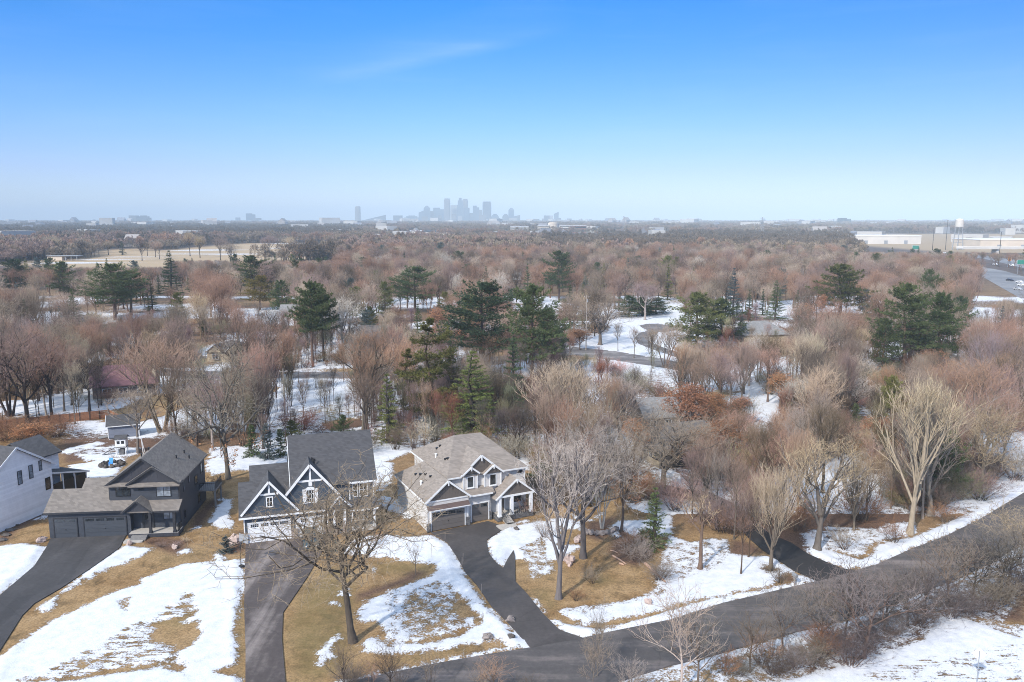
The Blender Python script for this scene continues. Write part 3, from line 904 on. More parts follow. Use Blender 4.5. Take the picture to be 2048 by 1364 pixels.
def sheet(name, poly, z, mat, skirt=0.25):
    mb = MB()
    p3 = [(p[0], p[1], z) for p in poly]
    area = sum(poly[i][0] * poly[(i + 1) % len(poly)][1] - poly[(i + 1) % len(poly)][0] * poly[i][1] for i in range(len(poly)))
    if area < 0: p3 = p3[::-1]
    mb.hull([(p[0], p[1], z - skirt) for p in p3], p3)
    return tag(mb.build(name, mat), kind='structure')


sheet('road', ROAD, 0.0, M['road'])
sheet('driveway', DRIVE1, 0.012, M['drive_dark'])
sheet('driveway', DRIVE2, 0.012, M['drive_dry'])
sheet('driveway', DRIVE3, 0.012, M['drive_brown'])
sheet('driveway', SIDE, 0.012, M['wet_asphalt'])
sheet('lane', MIDROAD, 0.0, M['grey_lane'])
sheet('driveway', LOOP, 0.012, M['grey_lane'])
sheet('highway', HIWAY, 0.0, M['hiway'])
sheet('highway', HIWAY2, 0.012, M['hiway'])
# ------------------------------------------------------------------ buildings
def house(name, px, py, deg, label, cat='house', group=None):
    x, y = G(px, py)
    return empty(name, (x, y, 0), math.radians(deg), label, cat, group)


class Wall:
    """local frame of a wall face: a along it, n outward, z up"""
    def __init__(s, o, a, n):
        s.o = Vector(o); s.a = Vector(a); s.n = Vector(n)

    def p(s, a, z, d):
        q = s.o + s.a * a + s.n * d
        return (q.x, q.y, z)

    def box(s, mb, a0, a1, z0, z1, d0, d1):
        lo = [s.p(a0, z0, d0), s.p(a1, z0, d0), s.p(a1, z0, d1), s.p(a0, z0, d1)]
        hi = [s.p(a0, z1, d0), s.p(a1, z1, d0), s.p(a1, z1, d1), s.p(a0, z1, d1)]
        mb.hull(lo, hi)


def front(v): return Wall((0, v, 0), (1, 0, 0), (0, -1, 0))
def right(u): return Wall((u, 0, 0), (0, 1, 0), (1, 0, 0))
def left(u): return Wall((u, 0, 0), (0, 1, 0), (-1, 0, 0))
def back(v): return Wall((0, v, 0), (1, 0, 0), (0, 1, 0))


def window(h, w, a0, a1, z0, z1, frame='black', pane='glass', cols=1, rows=1, fw=0.08, sill=False, label=None):
    f = MB()
    w.box(f, a0, a1, z1 - fw, z1, 0, 0.06); w.box(f, a0, a1, z0, z0 + fw, 0, 0.06)
    w.box(f, a0, a0 + fw, z0 + fw, z1 - fw, 0, 0.06); w.box(f, a1 - fw, a1, z0 + fw, z1 - fw, 0, 0.06)
    for i in range(1, cols):
        a = a0 + (a1 - a0) * i / cols; w.box(f, a - 0.025, a + 0.025, z0 + fw, z1 - fw, 0, 0.05)
    for i in range(1, rows):
        z = z0 + (z1 - z0) * i / rows; w.box(f, a0 + fw, a1 - fw, z - 0.025, z + 0.025, 0, 0.045)
    fo = f.build('window', M[frame], h)
    if label: fo['label'] = label
    p = MB(); w.box(p, a0 + fw * 0.9, a1 - fw * 0.9, z0 + fw * 0.9, z1 - fw * 0.9, 0, 0.022)
    p.build('pane', M[pane], fo)
    if sill:
        q = MB(); w.box(q, a0 - 0.05, a1 + 0.05, z0 - 0.08, z0, 0, 0.12); q.build('sill', M[frame], fo)
    return fo


def garage_door(h, w, a0, a1, z1, panel, frame, lights, lw=0.42, arch=False, grid=1):
    d = MB(); w.box(d, a0, a1, 0.0, z1, 0, 0.05)
    for k in range(1, 4):                                   # section joints: proud rails
        z = z1 * k / 4; w.box(d, a0 + 0.03, a1 - 0.03, z - 0.02, z + 0.02, 0.05, 0.065)
    do = d.build('garage_door', M[panel], h)
    f = MB(); w.box(f, a0 - 0.12, a0, 0, z1 + 0.12, 0, 0.09); w.box(f, a1, a1 + 0.12, 0, z1 + 0.12, 0, 0.09)
    w.box(f, a0, a1, z1, z1 + 0.12, 0, 0.09); f.build('frame', M[frame], do)
    zt = z1 - 0.12
    for (b0, b1, n) in lights:
        g = MB()
        for i in range(n):
            q0 = b0 + (b1 - b0) * i / n; q1 = b0 + (b1 - b0) * (i + 1) / n - 0.045
            if grid == 2:
                w.box(g, q0, q1, zt - lw, zt - lw / 2 - 0.02, 0.05, 0.075); w.box(g, q0, q1, zt - lw / 2 + 0.02, zt, 0.05, 0.075)
            else:
                w.box(g, q0, q1, zt - lw, zt, 0.05, 0.075)
        g.build('door_window', M['glass'], do)
    hd = MB(); w.box(hd, (a0 + a1) / 2 - 0.06, (a0 + a1) / 2 + 0.06, z1 * 0.40, z1 * 0.44, 0.065, 0.1); hd.build('handle', M['black'], do)
    return do


def gable_roof_v(mb, uc, hw, zp, slope, v0, v1, t=0.17):
    """two slabs, ridge along v"""
    ze = zp - slope * hw
    mb.slab([(uc - hw, v0, ze), (uc, v0, zp), (uc, v1, zp), (uc - hw, v1, ze)][::-1], t)
    mb.slab([(uc, v0, zp), (uc + hw, v0, ze), (uc + hw, v1, ze), (uc, v1, zp)][::-1], t)


def rakes(mb, uc, hw, zp, slope, v, w=0.06, h=0.24, dz=-0.13):
    ze = zp - slope * hw
    mb.beam((uc - hw, v, ze + dz), (uc, v, zp + dz), w, h)
    mb.beam((uc, v, zp + dz), (uc + hw, v, ze + dz), w, h)


# ---- dark grey house -------------------------------------------------------------------
def build_charcoal():
    h = house('charcoal_house', 100, 1076.25, 6.0, 'charcoal house with dark three car garage and weathered grey brown shingle roof')
    b = MB()
    b.prism_u([(0, 0), (0, 3.42), (2.85, 5.2), (5.9, 3.42), (5.9, 0)], 0, 3.1)
    b.prism_u([(0, 0), (0, 3.42), (4.3, 6.05), (8.4, 3.42), (8.4, 0)], 3.1, 9.9)
    b.prism_v([(7.2, 0), (7.2, 6.4), (11.5, 9.6), (15.8, 6.4), (15.8, 0)], 1.0, 12.7)
    b.box(9.95, 15.75, 0.72, 1.0, 4.0, 6.45)
    b.build('wall', M['h1_side'], h)
    for pr_, v0, v1 in (([(7.25, 6.7), (11.5, 9.74), (15.75, 6.7)], 0.86, 1.02), ([(9.85, 6.7), (12.83, 8.55), (15.75, 6.72)], 0.55, 0.859)):
        g = MB(); g.prism_v(pr_, v0, v1); g.build('gable', M['h1_batten'], h)
    r = MB()
    r.slab([(-0.4, -0.4, 3.46), (3.1, -0.4, 3.46), (3.1, 2.85, 5.47), (-0.4, 2.85, 5.47)])
    r.slab([(-0.4, 6.2, 3.4), (-0.4, 2.85, 5.47), (3.1, 2.85, 5.47), (3.1, 6.2, 3.4)])
    r.slab([(3.1, -0.4, 3.46), (9.9, -0.4, 3.46), (9.9, 4.3, 6.37), (3.1, 4.3, 6.37)])
    r.slab([(3.0, 8.8, 3.5), (3.0, 4.3, 6.37), (7.19, 4.3, 6.37), (7.19, 8.8, 3.5)])
    gable_roof_v(r, 11.5, 4.65, 9.96, 0.744, 0.5, 13.3)
    # lower right gable in front of the main one
    r.slab([(9.55, 0.2, 6.66), (12.83, 0.2, 8.86), (12.83, 1.6, 8.90), (9.55, 1.6, 6.66)][::-1])
    r.slab([(12.83, 0.2, 8.86), (16.13, 0.2, 6.66), (16.13, 1.6, 6.66), (12.83, 1.6, 8.90)][::-1])
    # pent strips below the gables
    r.slab([(6.85, 0.38, 6.42), (9.8, 0.38, 6.42), (9.8, 1.02, 6.78), (6.85, 1.02, 6.78)])
    r.slab([(9.8, 0.05, 6.40), (16.15, 0.05, 6.40), (16.15, 0.74, 6.78), (9.8, 0.74, 6.78)])
    # porch roof and its small gable
    r.slab([(9.9, -1.05, 3.44), (16.2, -1.05, 3.44), (16.2, 0.74, 4.30), (9.9, 0.74, 4.30)])
    r.slab([(9.2, -1.3, 3.42), (11.15, -1.3, 5.0), (11.15, 0.73, 5.0), (9.2, 0.73, 3.42)][::-1])
    r.slab([(11.15, -1.3, 5.0), (13.05, -1.3, 3.46), (13.05, 0.73, 3.46), (11.15, 0.73, 5.0)][::-1])
    r.build('roof', M['h1_roof'], h)
    gp = MB(); gp.prism_v([(9.6, 3.45), (11.15, 4.75), (12.7, 3.45)], -1.05, -0.9); gp.build('porch_gable', M['h1_batten'], h)
    t = MB()
    t.box(-0.42, 9.4, -0.46, -0.4, 3.22, 3.44); t.box(13.1, 16.2, -1.12, -1.05, 3.2, 3.42)
    rakes(t, 11.5, 4.66, 9.94, 0.744, 0.47); rakes(t, 12.84, 3.3, 8.84, 0.67, 0.17); rakes(t, 11.15, 1.95, 4.98, 0.81, -1.33, h=0.2)
    t.box(15.8, 15.88, 0.72, 0.84, 0, 6.4); t.box(7.12, 7.2, 1.0, 1.1, 4.4, 6.4)
    t.build('trim', M['h1_trim'], h)
    # vents
    for (u, v) in ((14.2, 9.2), (14.0, 6.4), (15.0, 8.6), (10.2, 4.5), (9.6, 9.0)):
        z = 9.96 - abs(u - 11.5) * 0.744
        q = MB(); q.cyl(u, v, z - 0.2, z + 0.35, 0.09, 0.09, 10); q.cyl(u, v, z + 0.35, z + 0.42, 0.14, 0.12, 10); q.build('roof_vent', M['black'], h)
    garage_door(h, front(0), 0.66, 3.35, 2.5, 'h1_door', 'h1_trim', [(0.85, 1.95, 1), (2.15, 3.2, 1)], 0.3)
    garage_door(h, front(0), 4.27, 9.32, 2.5, 'h1_door', 'h1_trim', [(4.45, 5.5, 4), (5.75, 6.75, 4), (7.0, 7.95, 4), (8.2, 9.15, 4)], 0.32)
    window(h, front(1.0), 7.95, 9.75, 4.82, 6.38, 'black', 'glass', 2)
    window(h, front(0.72), 13.04, 14.86, 4.70, 6.28, 'black', 'glass_pale', 2, 2)
    window(h, front(0.72), 10.82, 11.54, 5.66, 6.2, 'black', 'glass')
    window(h, front(1.0), 13.6, 15.2, 1.55, 3.0, 'black', 'glass_pale', 2)
    rw = right(15.8)
    for (a0, a1, z0, z1) in ((2.6, 3.2, 4.6, 6.0), (5.0, 5.6, 5.0, 6.1), (7.6, 8.9, 3.6, 5.0), (10.6, 11.6, 4.4, 5.9), (2.2, 2.9, 1.0, 2.2), (8.6, 9.8, 0.8, 2.0)):
        window(h, rw, a0, a1, z0, z1, 'black', 'glass_pale' if z0 > 4.5 else 'glass')
    d = MB(); front(1.0).box(d, 11.2, 12.25, 0.55, 2.75, 0, 0.06); do = d.build('front_door', M['h1_trim'], h)
    q = MB(); front(1.0).box(q, 11.0, 11.2, 0.5, 2.9, 0, 0.1); front(1.0).box(q, 12.25, 12.45, 0.5, 2.9, 0, 0.1); front(1.0).box(q, 11.0, 12.45, 2.75, 2.95, 0, 0.1); q.build('frame', M['h1_trim'], do)
    q = MB(); front(1.0).box(q, 11.35, 12.1, 1.6, 2.55, 0.06, 0.08); q.build('door_window', M['glass'], do)
    p = MB(); p.box(9.9, 15.95, -0.95, 1.0, 0.0, 0.48); po = p.build('porch', M['concrete'], h)
    sk = MB(); sk.box(9.85, 16.0, -1.02, -0.95, 0.0, 0.46); sk.box(15.95, 16.02, -0.95, 1.0, 0, 0.46); sk.build('skirt', M['h1_batten'], po)
    for u in (12.55, 15.5):
        q = MB(); q.box(u - 0.15, u + 0.15, -0.9, -0.6, 0.48, 3.25); q.box(u - 0.2, u + 0.2, -0.95, -0.55, 0.48, 0.7); q.build('post', M['h1_trim'], h)
    st = MB()
    for k in range(3): st.box(10.35, 12.25, -1.4 - 0.35 * k, -1.02 - 0.35 * k, 0, 0.36 - 0.12 * k)
    st.build('steps', M['deckwood'], h)
    rl = MB()
    for k in range(9): rl.box(15.85, 15.9, -0.85 + k * 0.2, -0.82 + k * 0.2, 0.5, 1.4)
    rl.box(15.83, 15.92, -0.9, 1.0, 1.4, 1.46); rl.build('railing', M['black'], h)
    dk = MB(); dk.box(15.9, 18.2, 9.0, 12.4, 2.4, 2.6)
    for (u, v) in ((18.0, 9.2), (18.0, 12.2)): dk.box(u - 0.1, u + 0.1, v - 0.1, v + 0.1, 0, 2.4)
    do = dk.build('deck', M['deckwood'], h)
    q = MB()
    for k in range(12): q.box(18.1, 18.15, 9.05 + k * 0.29, 9.09 + k * 0.29, 2.6, 3.5)
    q.box(18.08, 18.17, 9.0, 12.4, 3.5, 3.58); q.box(15.9, 18.1, 9.0, 9.06, 3.5, 3.58)
    for k in range(8): q.box(16.0 + k * 0.28, 16.04 + k * 0.28, 9.0, 9.05, 2.6, 3.5)
    q.build('railing', M['black'], do)


# ---- blue grey house with white half timbering ------------------------------------------
def build_slate():
    h = house('slate_blue_house', 489.5, 1087.2, 17.5, 'slate blue house with steep charcoal gables, white trim boards and white garage doors')
    b = MB()
    b.prism_u([(0, 0), (0, 3.4), (3.4, 6.55), (6.6, 3.4), (6.6, 0)], 0.0, 0.9)
    b.prism_u([(0, 0), (0, 3.4), (5.0, 8.1), (9.8, 3.4), (9.8, 0)], 0.9, 6.1)
    b.box(6.1, 10.2, 0, 2.0, 0, 3.4)
    b.prism_u([(1.0, 0), (1.0, 6.3), (6.25, 11.3), (11.5, 6.3), (11.5, 0)], 6.1, 16.25)
    b.prism_v([(3.4, 3.4), (8.2, 9.2), (13.0, 3.4)], 0.4, 4.0)
    b.prism_v([(-0.1, 3.55), (3.16, 7.5), (6.4, 3.55)], 0.0, 3.4)
    b.prism_v([(10.75, 3.3), (10.75, 3.9), (11.67, 4.95), (12.55, 3.9), (12.55, 3.3)], -0.45, 1.0)
    b.build('wall', M['h2_side'], h)
    r = MB()
    r.slab([(-0.55, -0.4, 3.45), (0.85, -0.4, 3.45), (0.85, 3.3, 6.89), (-0.55, 3.3, 6.89)])
    r.slab([(-0.55, 7.0, 3.4), (-0.55, 3.3, 6.89), (0.85, 3.3, 6.89), (0.85, 7.0, 3.4)])
    r.slab([(0.85, -0.4, 3.45), (6.1, -0.4, 3.45), (6.1, 5.0, 8.47), (0.85, 5.0, 8.47)])
    r.slab([(0.85, 10.2, 3.5), (0.85, 5.0, 8.47), (6.1, 5.0, 8.47), (6.1, 10.2, 3.5)])
    r.slab([(6.1, -0.4, 3.45), (10.3, -0.4, 3.45), (10.3, 0.9, 4.66), (6.1, 0.9, 4.66)])
    r.slab([(5.75, 0.55, 6.40), (16.65, 0.55, 6.40), (16.65, 6.25, 11.7), (5.75, 6.25, 11.7)])
    r.slab([(5.75, 12.1, 6.3), (5.75, 6.25, 11.7), (16.65, 6.25, 11.7), (16.65, 12.1, 6.3)])
    gable_roof_v(r, 3.16, 3.42, 7.87, 1.18, -0.25, 4.3)
    gable_roof_v(r, 8.2, 5.0, 9.44, 1.2, 0.15, 4.4)
    gable_roof_v(r, 11.67, 1.15, 5.25, 1.16, -0.7, 1.0, 0.12)
    r.slab([(13.1, -0.35, 2.98), (16.6, -0.35, 2.98), (16.6, 1.25, 4.12), (13.1, 1.25, 4.12)])
    r.build('roof', M['h2_roof'], h)
    t = MB()
    t.box(-0.55, 9.9, -0.47, -0.4, 3.24, 3.46)
    t.box(13.1, 16.65, -0.42, -0.35, 2.78, 3.0); t.box(13.0, 16.65, 0.48, 0.55, 6.2, 6.42)
    rakes(t, 3.16, 3.44, 7.86, 1.18, -0.29, h=0.26); rakes(t, 8.2, 5.02, 9.43, 1.2, 0.11, h=0.3); rakes(t, 11.67, 1.16, 5.24, 1.16, -0.74, h=0.2)
    t.box(2.05, 4.27, -0.06, 0.0, 5.95, 6.2); t.box(3.05, 3.27, -0.055, 0.0, 6.2, 7.4)          # king post and collar
    t.box(6.75, 9.65, 0.33, 0.4, 7.05, 7.3); t.box(8.08, 8.32, 0.34, 0.4, 7.3, 8.9)
    t.box(7.98, 8.42, 0.34, 0.4, 6.5, 7.0)
    t.box(11.58, 11.76, -0.51, -0.45, 3.9, 4.75)
    t.box(-0.02, 0.12, -0.05, 0.0, 1.2, 3.25); t.box(6.2, 6.34, -0.05, 0.0, 1.2, 3.25); t.box(10.06, 10.2, -0.05, 0, 1.2, 3.25)
    t.box(16.1, 16.28, 0.93, 1.0, 3.9, 6.2); t.box(13.05, 13.2, 0.93, 1.0, 3.9, 6.2)
    # white boards on the far left gable end wall
    t.beam((5.72, 0.55, 6.2), (5.72, 6.25, 11.5), 0.06, 0.24)
    t.build('trim', M['white'], h)
    for (a, c, v0, v1, zt) in ((0.0, 0.42, -0.22, 0.02, 1.25), (5.62, 6.42, -0.22, 0.02, 1.25), (9.66, 10.5, -0.22, 0.02, 1.25), (10.9, 11.35, -0.7, -0.3, 1.2), (12.0, 12.45, -0.7, -0.3, 1.2)):
        st = MB(); st.box(a, c, v0, v1, 0, zt); st.build('stone_pier', M['stone_tan'], h)
    garage_door(h, front(0), 0.55, 5.5, 2.5, 'white_door', 'white', [(0.8, 1.75, 4), (2.0, 2.95, 4), (3.15, 4.1, 4), (4.3, 5.3, 4)], 0.36, grid=2)
    garage_door(h, front(0), 6.5, 9.56, 2.5, 'white_door', 'white', [(6.85, 7.8, 4), (8.3, 9.25, 4)], 0.36, grid=2)
    window(h, front(0.0), 2.75, 3.6, 4.38, 5.75, 'white', 'glass', 2, 2, 0.13)
    wd = window(h, front(0.4), 7.66, 8.62, 4.25, 6.05, 'white', 'glass', 3, 3, 0.1)
    ar = MB()                                                     # arched head board
    pts = [(7.55, 6.05)] + [(8.14 - 0.59 * math.cos(math.pi * k / 10), 6.05 + 0.34 * math.sin(math.pi * k / 10)) for k in range(11)] + [(8.73, 6.05)]
    ar.prism_v(pts[1:-1], 0.33, 0.395); ar.build('arch', M['white'], wd)
    for a0 in (7.2, 8.68):
        s = MB(); front(0.4).box(s, a0, a0 + 0.42, 4.2, 6.1, 0, 0.05); s.build('shutter', M['white'], h)
    window(h, front(1.0), 13.5, 14.2, 4.2, 6.05, 'white', 'glass', 1, 2, 0.1)
    window(h, front(1.0), 14.35, 15.45, 4.2, 6.05, 'white', 'glass', 2, 2, 0.1)
    window(h, front(1.0), 13.5, 15.4, 1.0, 2.5, 'white', 'glass', 3, 1, 0.1)
    window(h, left(6.1), 4.8, 5.6, 7.6, 8.6, 'white', 'glass', 1, 1, 0.1)
    d = MB(); front(1.0).box(d, 11.2, 12.2, 0.3, 2.6, 0, 0.06); do = d.build('front_door', M['black'], h)
    q = MB(); front(1.0).box(q, 11.05, 11.2, 0.3, 2.75, 0, 0.1); front(1.0).box(q, 12.2, 12.35, 0.3, 2.75, 0, 0.1); front(1.0).box(q, 11.2, 12.2, 2.6, 2.75, 0, 0.1); q.build('frame', M['white'], do)
    for u in (10.95, 12.3, 13.2, 16.1):
        q = MB(); v = -0.6 if u < 12.5 else -0.2
        q.box(u - 0.13, u + 0.13, v, v + 0.26, 1.2 if u < 12.5 else 0.3, 3.2 if u < 12.5 else 2.85); q.build('post', M['white'], h)
    p = MB(); p.box(10.6, 16.4, -0.3, 1.0, 0, 0.3); p.build('porch', M['concrete'], h)
    for u in (8.45, 8.6, 8.75):
        q = MB(); q.cyl(u + 0.2, 3.4 + (u - 8.45) * -2.5, 8.75, 9.35, 0.07, 0.07, 8); q.build('roof_vent', M['black'], h)


# ---- greige house with hipped roof ------------------------------------------------------
def build_greige():
    h = house('greige_house', 855, 1063.8, 26.5, 'greige house with tan hipped roof, brown gables and taupe garage doors')
    b = MB()
    b.box(0, 5.8, 0, 12.0, 0, 3.95)
    b.box(5.8, 9.2, 0.5, 8, 0, 3.9)
    b.box(9.2, 14.9, 1.2, 8, 0, 4.5)
    b.box(3.6, 14.75, 1.3, 14.8, 3.95, 6.3)
    b.box(5.4, 7.55, 0.95, 1.35, 4.25, 6.45); b.box(8.5, 11.05, 0.95, 1.35, 4.25, 6.45)
    b.build('wall', M['h3_side'], h)
    for pr_, v0, v1 in (([(0.0, 4.02), (2.83, 6.3), (5.66, 4.02)], -0.05, 0.3), ([(5.6, 6.5), (8.14, 8.62), (10.7, 6.5)], 1.08, 1.5), ([(5.45, 6.62), (6.46, 7.4), (7.5, 6.62)], 0.72, 1.0),
                        ([(8.5, 6.4), (9.75, 7.3), (11.05, 6.4)], 0.72, 1.0), ([(10.1, 3.45), (12.45, 5.3), (14.85, 3.45)], -0.85, -0.6)):
        g = MB(); g.prism_v(pr_, v0, v1); g.build('gable', M['h3_batten'], h)
    r = MB()
    s = 0.80
    # garage roof: gable in front, hip at the back
    r.slab([(-0.35, -0.35, 4.07), (2.83, -0.35, 6.62), (2.83, 8.8, 6.62), (-0.35, 12.5, 4.07)][::-1])
    r.slab([(2.83, -0.35, 6.62), (6.0, -0.35, 4.08), (6.0, 12.5, 4.08), (2.83, 8.8, 6.62)][::-1])
    r.slab([(-0.35, 12.5, 4.07), (2.83, 8.8, 6.62), (6.0, 12.5, 4.08)][::-1])
    # main hip
    e = 6.38
    a, c, d, f = (3.15, 0.9, e), (15.1, 0.9, e), (15.1, 15.2, e), (3.15, 15.2, e)
    k, q = (7.15, 8.05, 10.0), (11.2, 8.05, 9.9)
    r.slab([a, c, q, k], 0.2); r.slab([c, d, q], 0.2); r.slab([d, f, k, q], 0.2); r.slab([f, a, k], 0.2)
    gable_roof_v(r, 8.14, 2.98, 8.98, 0.84, 0.95, 6.2)
    gable_roof_v(r, 6.46, 1.24, 7.66, 0.76, 0.55, 2.4, 0.13); gable_roof_v(r, 9.75, 1.50, 7.54, 0.76, 0.55, 2.6, 0.13)
    # strip over the single door
    r.slab([(5.7, -0.1, 3.92), (9.6, -0.1, 3.92), (9.6, 1.32, 4.62), (5.7, 1.32, 4.62)])
    # porch
    r.slab([(9.25, -1.05, 3.15), (12.45, -1.05, 5.65), (12.45, 1.3, 5.65), (9.25, 1.3, 3.15)][::-1])
    r.slab([(12.45, -1.05, 5.65), (15.5, -1.05, 3.25), (15.5, 1.3, 3.25), (12.45, 1.3, 5.65)][::-1])
    r.build('roof', M['h3_roof'], h)
    aw = MB(); aw.slab([(-0.05, -0.75, 2.98), (5.75, -0.75, 2.98), (5.75, -0.06, 3.40), (-0.05, -0.06, 3.40)], 0.08); aw.build('awning', M['awning'], h)
    t = MB()
    rakes(t, 2.83, 3.19, 6.61, 0.80, -0.39, h=0.24); rakes(t, 8.14, 3.0, 8.97, 0.84, 0.91, h=0.26)
    rakes(t, 6.46, 1.26, 7.65, 0.76, 0.51, h=0.22); rakes(t, 9.75, 1.52, 7.53, 0.76, 0.51, h=0.22)
    rakes(t, 12.42, 3.15, 5.64, 0.785, -1.09, h=0.24)
    for (x, z0, z1, v) in ((2.83, 5.9, 6.4, -0.45), (8.14, 8.1, 8.75, 0.86), (6.46, 7.05, 7.5, 0.46), (9.75, 6.95, 7.4, 0.46), (12.42, 5.0, 5.45, -1.14)):
        t.box(x - 0.08, x + 0.08, v - 0.05, v + 0.02, z0, z1)
    t.box(-0.42, -0.35, -0.35, 12.5, 3.86, 4.06)                                   # gutters
    t.box(3.08, 3.15, 0.9, 15.2, 6.17, 6.36); t.box(3.15, 5.2, 0.83, 0.9, 6.17, 6.36); t.box(11.2, 15.1, 0.83, 0.9, 6.17, 6.36)
    t.box(0.0, 5.7, -0.09, -0.05, 3.86, 4.04); t.box(5.9, 9.3, -0.17, -0.1, 3.72, 3.92)
    t.box(9.9, 15.0, -0.98, -0.85, 3.2, 3.45)
    for (u, v, z0, z1) in ((0.0, -0.04, 1.1, 2.9), (5.6, -0.04, 1.1, 2.9), (5.4, 0.9, 4.3, 6.4), (7.42, 0.9, 4.3, 6.4), (8.5, 0.9, 4.3, 6.4), (10.92, 0.9, 4.3, 6.4), (14.7, 1.25, 4.4, 6.1)):
        t.box(u, u + 0.14, v, v + 0.05, z0, z1)
    t.box(-0.75, 5.75, -0.8, -0.75, 2.88, 2.99) if False else t.box(-0.05, 5.75, -0.8, -0.75, 2.88, 2.99)
    t.build('trim', M['white'], h)
    garage_door(h, front(0), 0.57, 5.2, 2.45, 'h3_door', 'white', [(0.75, 1.65, 4), (1.9, 2.75, 4), (3.0, 3.9, 4), (4.1, 5.0, 4)], 0.4)
    garage_door(h, front(0.5), 6.45, 8.85, 2.45, 'h3_door', 'white', [(6.6, 7.55, 4), (7.75, 8.7, 4)], 0.4)
    for (u0, u1, v0, v1, zt) in ((-0.12, 0.44, -0.2, 0.02, 1.1), (5.34, 5.92, -0.2, 0.3, 1.1), (8.98, 9.3, 0.2, 0.6, 1.1), (9.55, 9.9, -1.0, 1.2, 0.62), (11.45, 14.95, -1.0, -0.7, 0.60), (9.9, 10.15, -1.0, -0.7, 0.62)):
        st = MB(); st.box(u0, u1, v0, v1, 0, zt); st.build('stone_base', M['stone_grey'], h)
    window(h, front(0.95), 5.98, 6.98, 4.62, 6.2, 'white', 'glass', 1, 1, 0.1, True)
    window(h, front(0.95), 9.27, 10.3, 4.48, 6.08, 'white', 'glass', 1, 1, 0.1, True)
    window(h, front(1.3), 13.55, 14.5, 5.4, 5.95, 'white', 'glass', 1, 1, 0.06)
    window(h, front(1.2), 12.8, 14.3, 1.36, 2.5, 'white', 'glass', 1, 1, 0.1, True)
    window(h, left(3.6), 10.5, 11.3, 5.0, 6.0, 'white', 'glass', 1, 1, 0.1)
    p = MB(); p.box(9.9, 14.95, -0.7, 1.2, 0, 0.58); p.build('porch', M['concrete'], h)
    d = MB(); front(1.2).box(d, 10.55, 11.55, 0.6, 2.75, 0, 0.06); do = d.build('front_door', M['h3_door'], h)
    q = MB(); front(1.2).box(q, 10.4, 10.55, 0.6, 2.9, 0, 0.1); front(1.2).box(q, 11.55, 11.7, 0.6, 2.9, 0, 0.1); front(1.2).box(q, 10.55, 11.55, 2.75, 2.9, 0, 0.1); q.build('frame', M['white'], do)
    for u in (9.95, 11.75, 14.65):
        q = MB(); q.box(u - 0.2, u + 0.2, -0.98, -0.58, 0.62, 3.2); q.box(u - 0.26, u + 0.26, -1.04, -0.52, 0.6, 0.78); q.build('column', M['white'], h)
    sp = MB()
    for k in range(5): sp.box(10.3, 11.35, -1.3 - 0.32 * k, -0.98 - 0.32 * k, 0, 0.5 - 0.1 * k)
    sp.build('steps', M['concrete'], h)
    rl = MB()
    for u in (10.22, 11.42):
        rl.beam((u, -0.95, 1.5), (u, -2.5, 0.95), 0.05, 0.05)
        for k in range(7): rl.box(u - 0.02, u + 0.02, -0.98 - 0.25 * k, -0.94 - 0.25 * k, max(0, 0.45 - 0.08 * k), 1.48 - 0.09 * k)
    rl.beam((12.0, -0.8, 1.5), (14.4, -0.8, 1.5), 0.05, 0.05)
    rl.beam((12.0, -0.8, 0.75), (14.4, -0.8, 0.75), 0.04, 0.04)
    for k in range(9): rl.box(12.05 + k * 0.29, 12.09 + k * 0.29, -0.82, -0.78, 0.6, 1.5)
    rl.build('railing', M['black'], h)
    for (u, v, zz) in ((1.2, 7.5, 0), (1.5, 6.5, 0), (1.85, 5.4, 0), (2.0, 3.9, 0), (5.0, 9.2, 1), (5.4, 9.0, 1), (4.6, 5.0, 1), (4.8, 4.6, 1)):
        z = (6.62 - (2.83 - u) * s) if not zz else (6.38 + (u - 3.15) * 0.905)
        q = MB(); q.box(u - 0.16, u + 0.16, v - 0.16, v + 0.16, z - 0.1, z + 0.16); q.build('roof_vent', M['black'], h)
    for (u, v, z) in ((0.75, 4.2, 4.95), (4.2, 7.6, 7.33)):
        q = MB(); q.cyl(u, v, z - 0.1, z + 0.45, 0.12, 0.12, 10); q.cyl(u, v, z + 0.45, z + 0.55, 0.2, 0.14, 10); q.build('flue', M['white'], h)


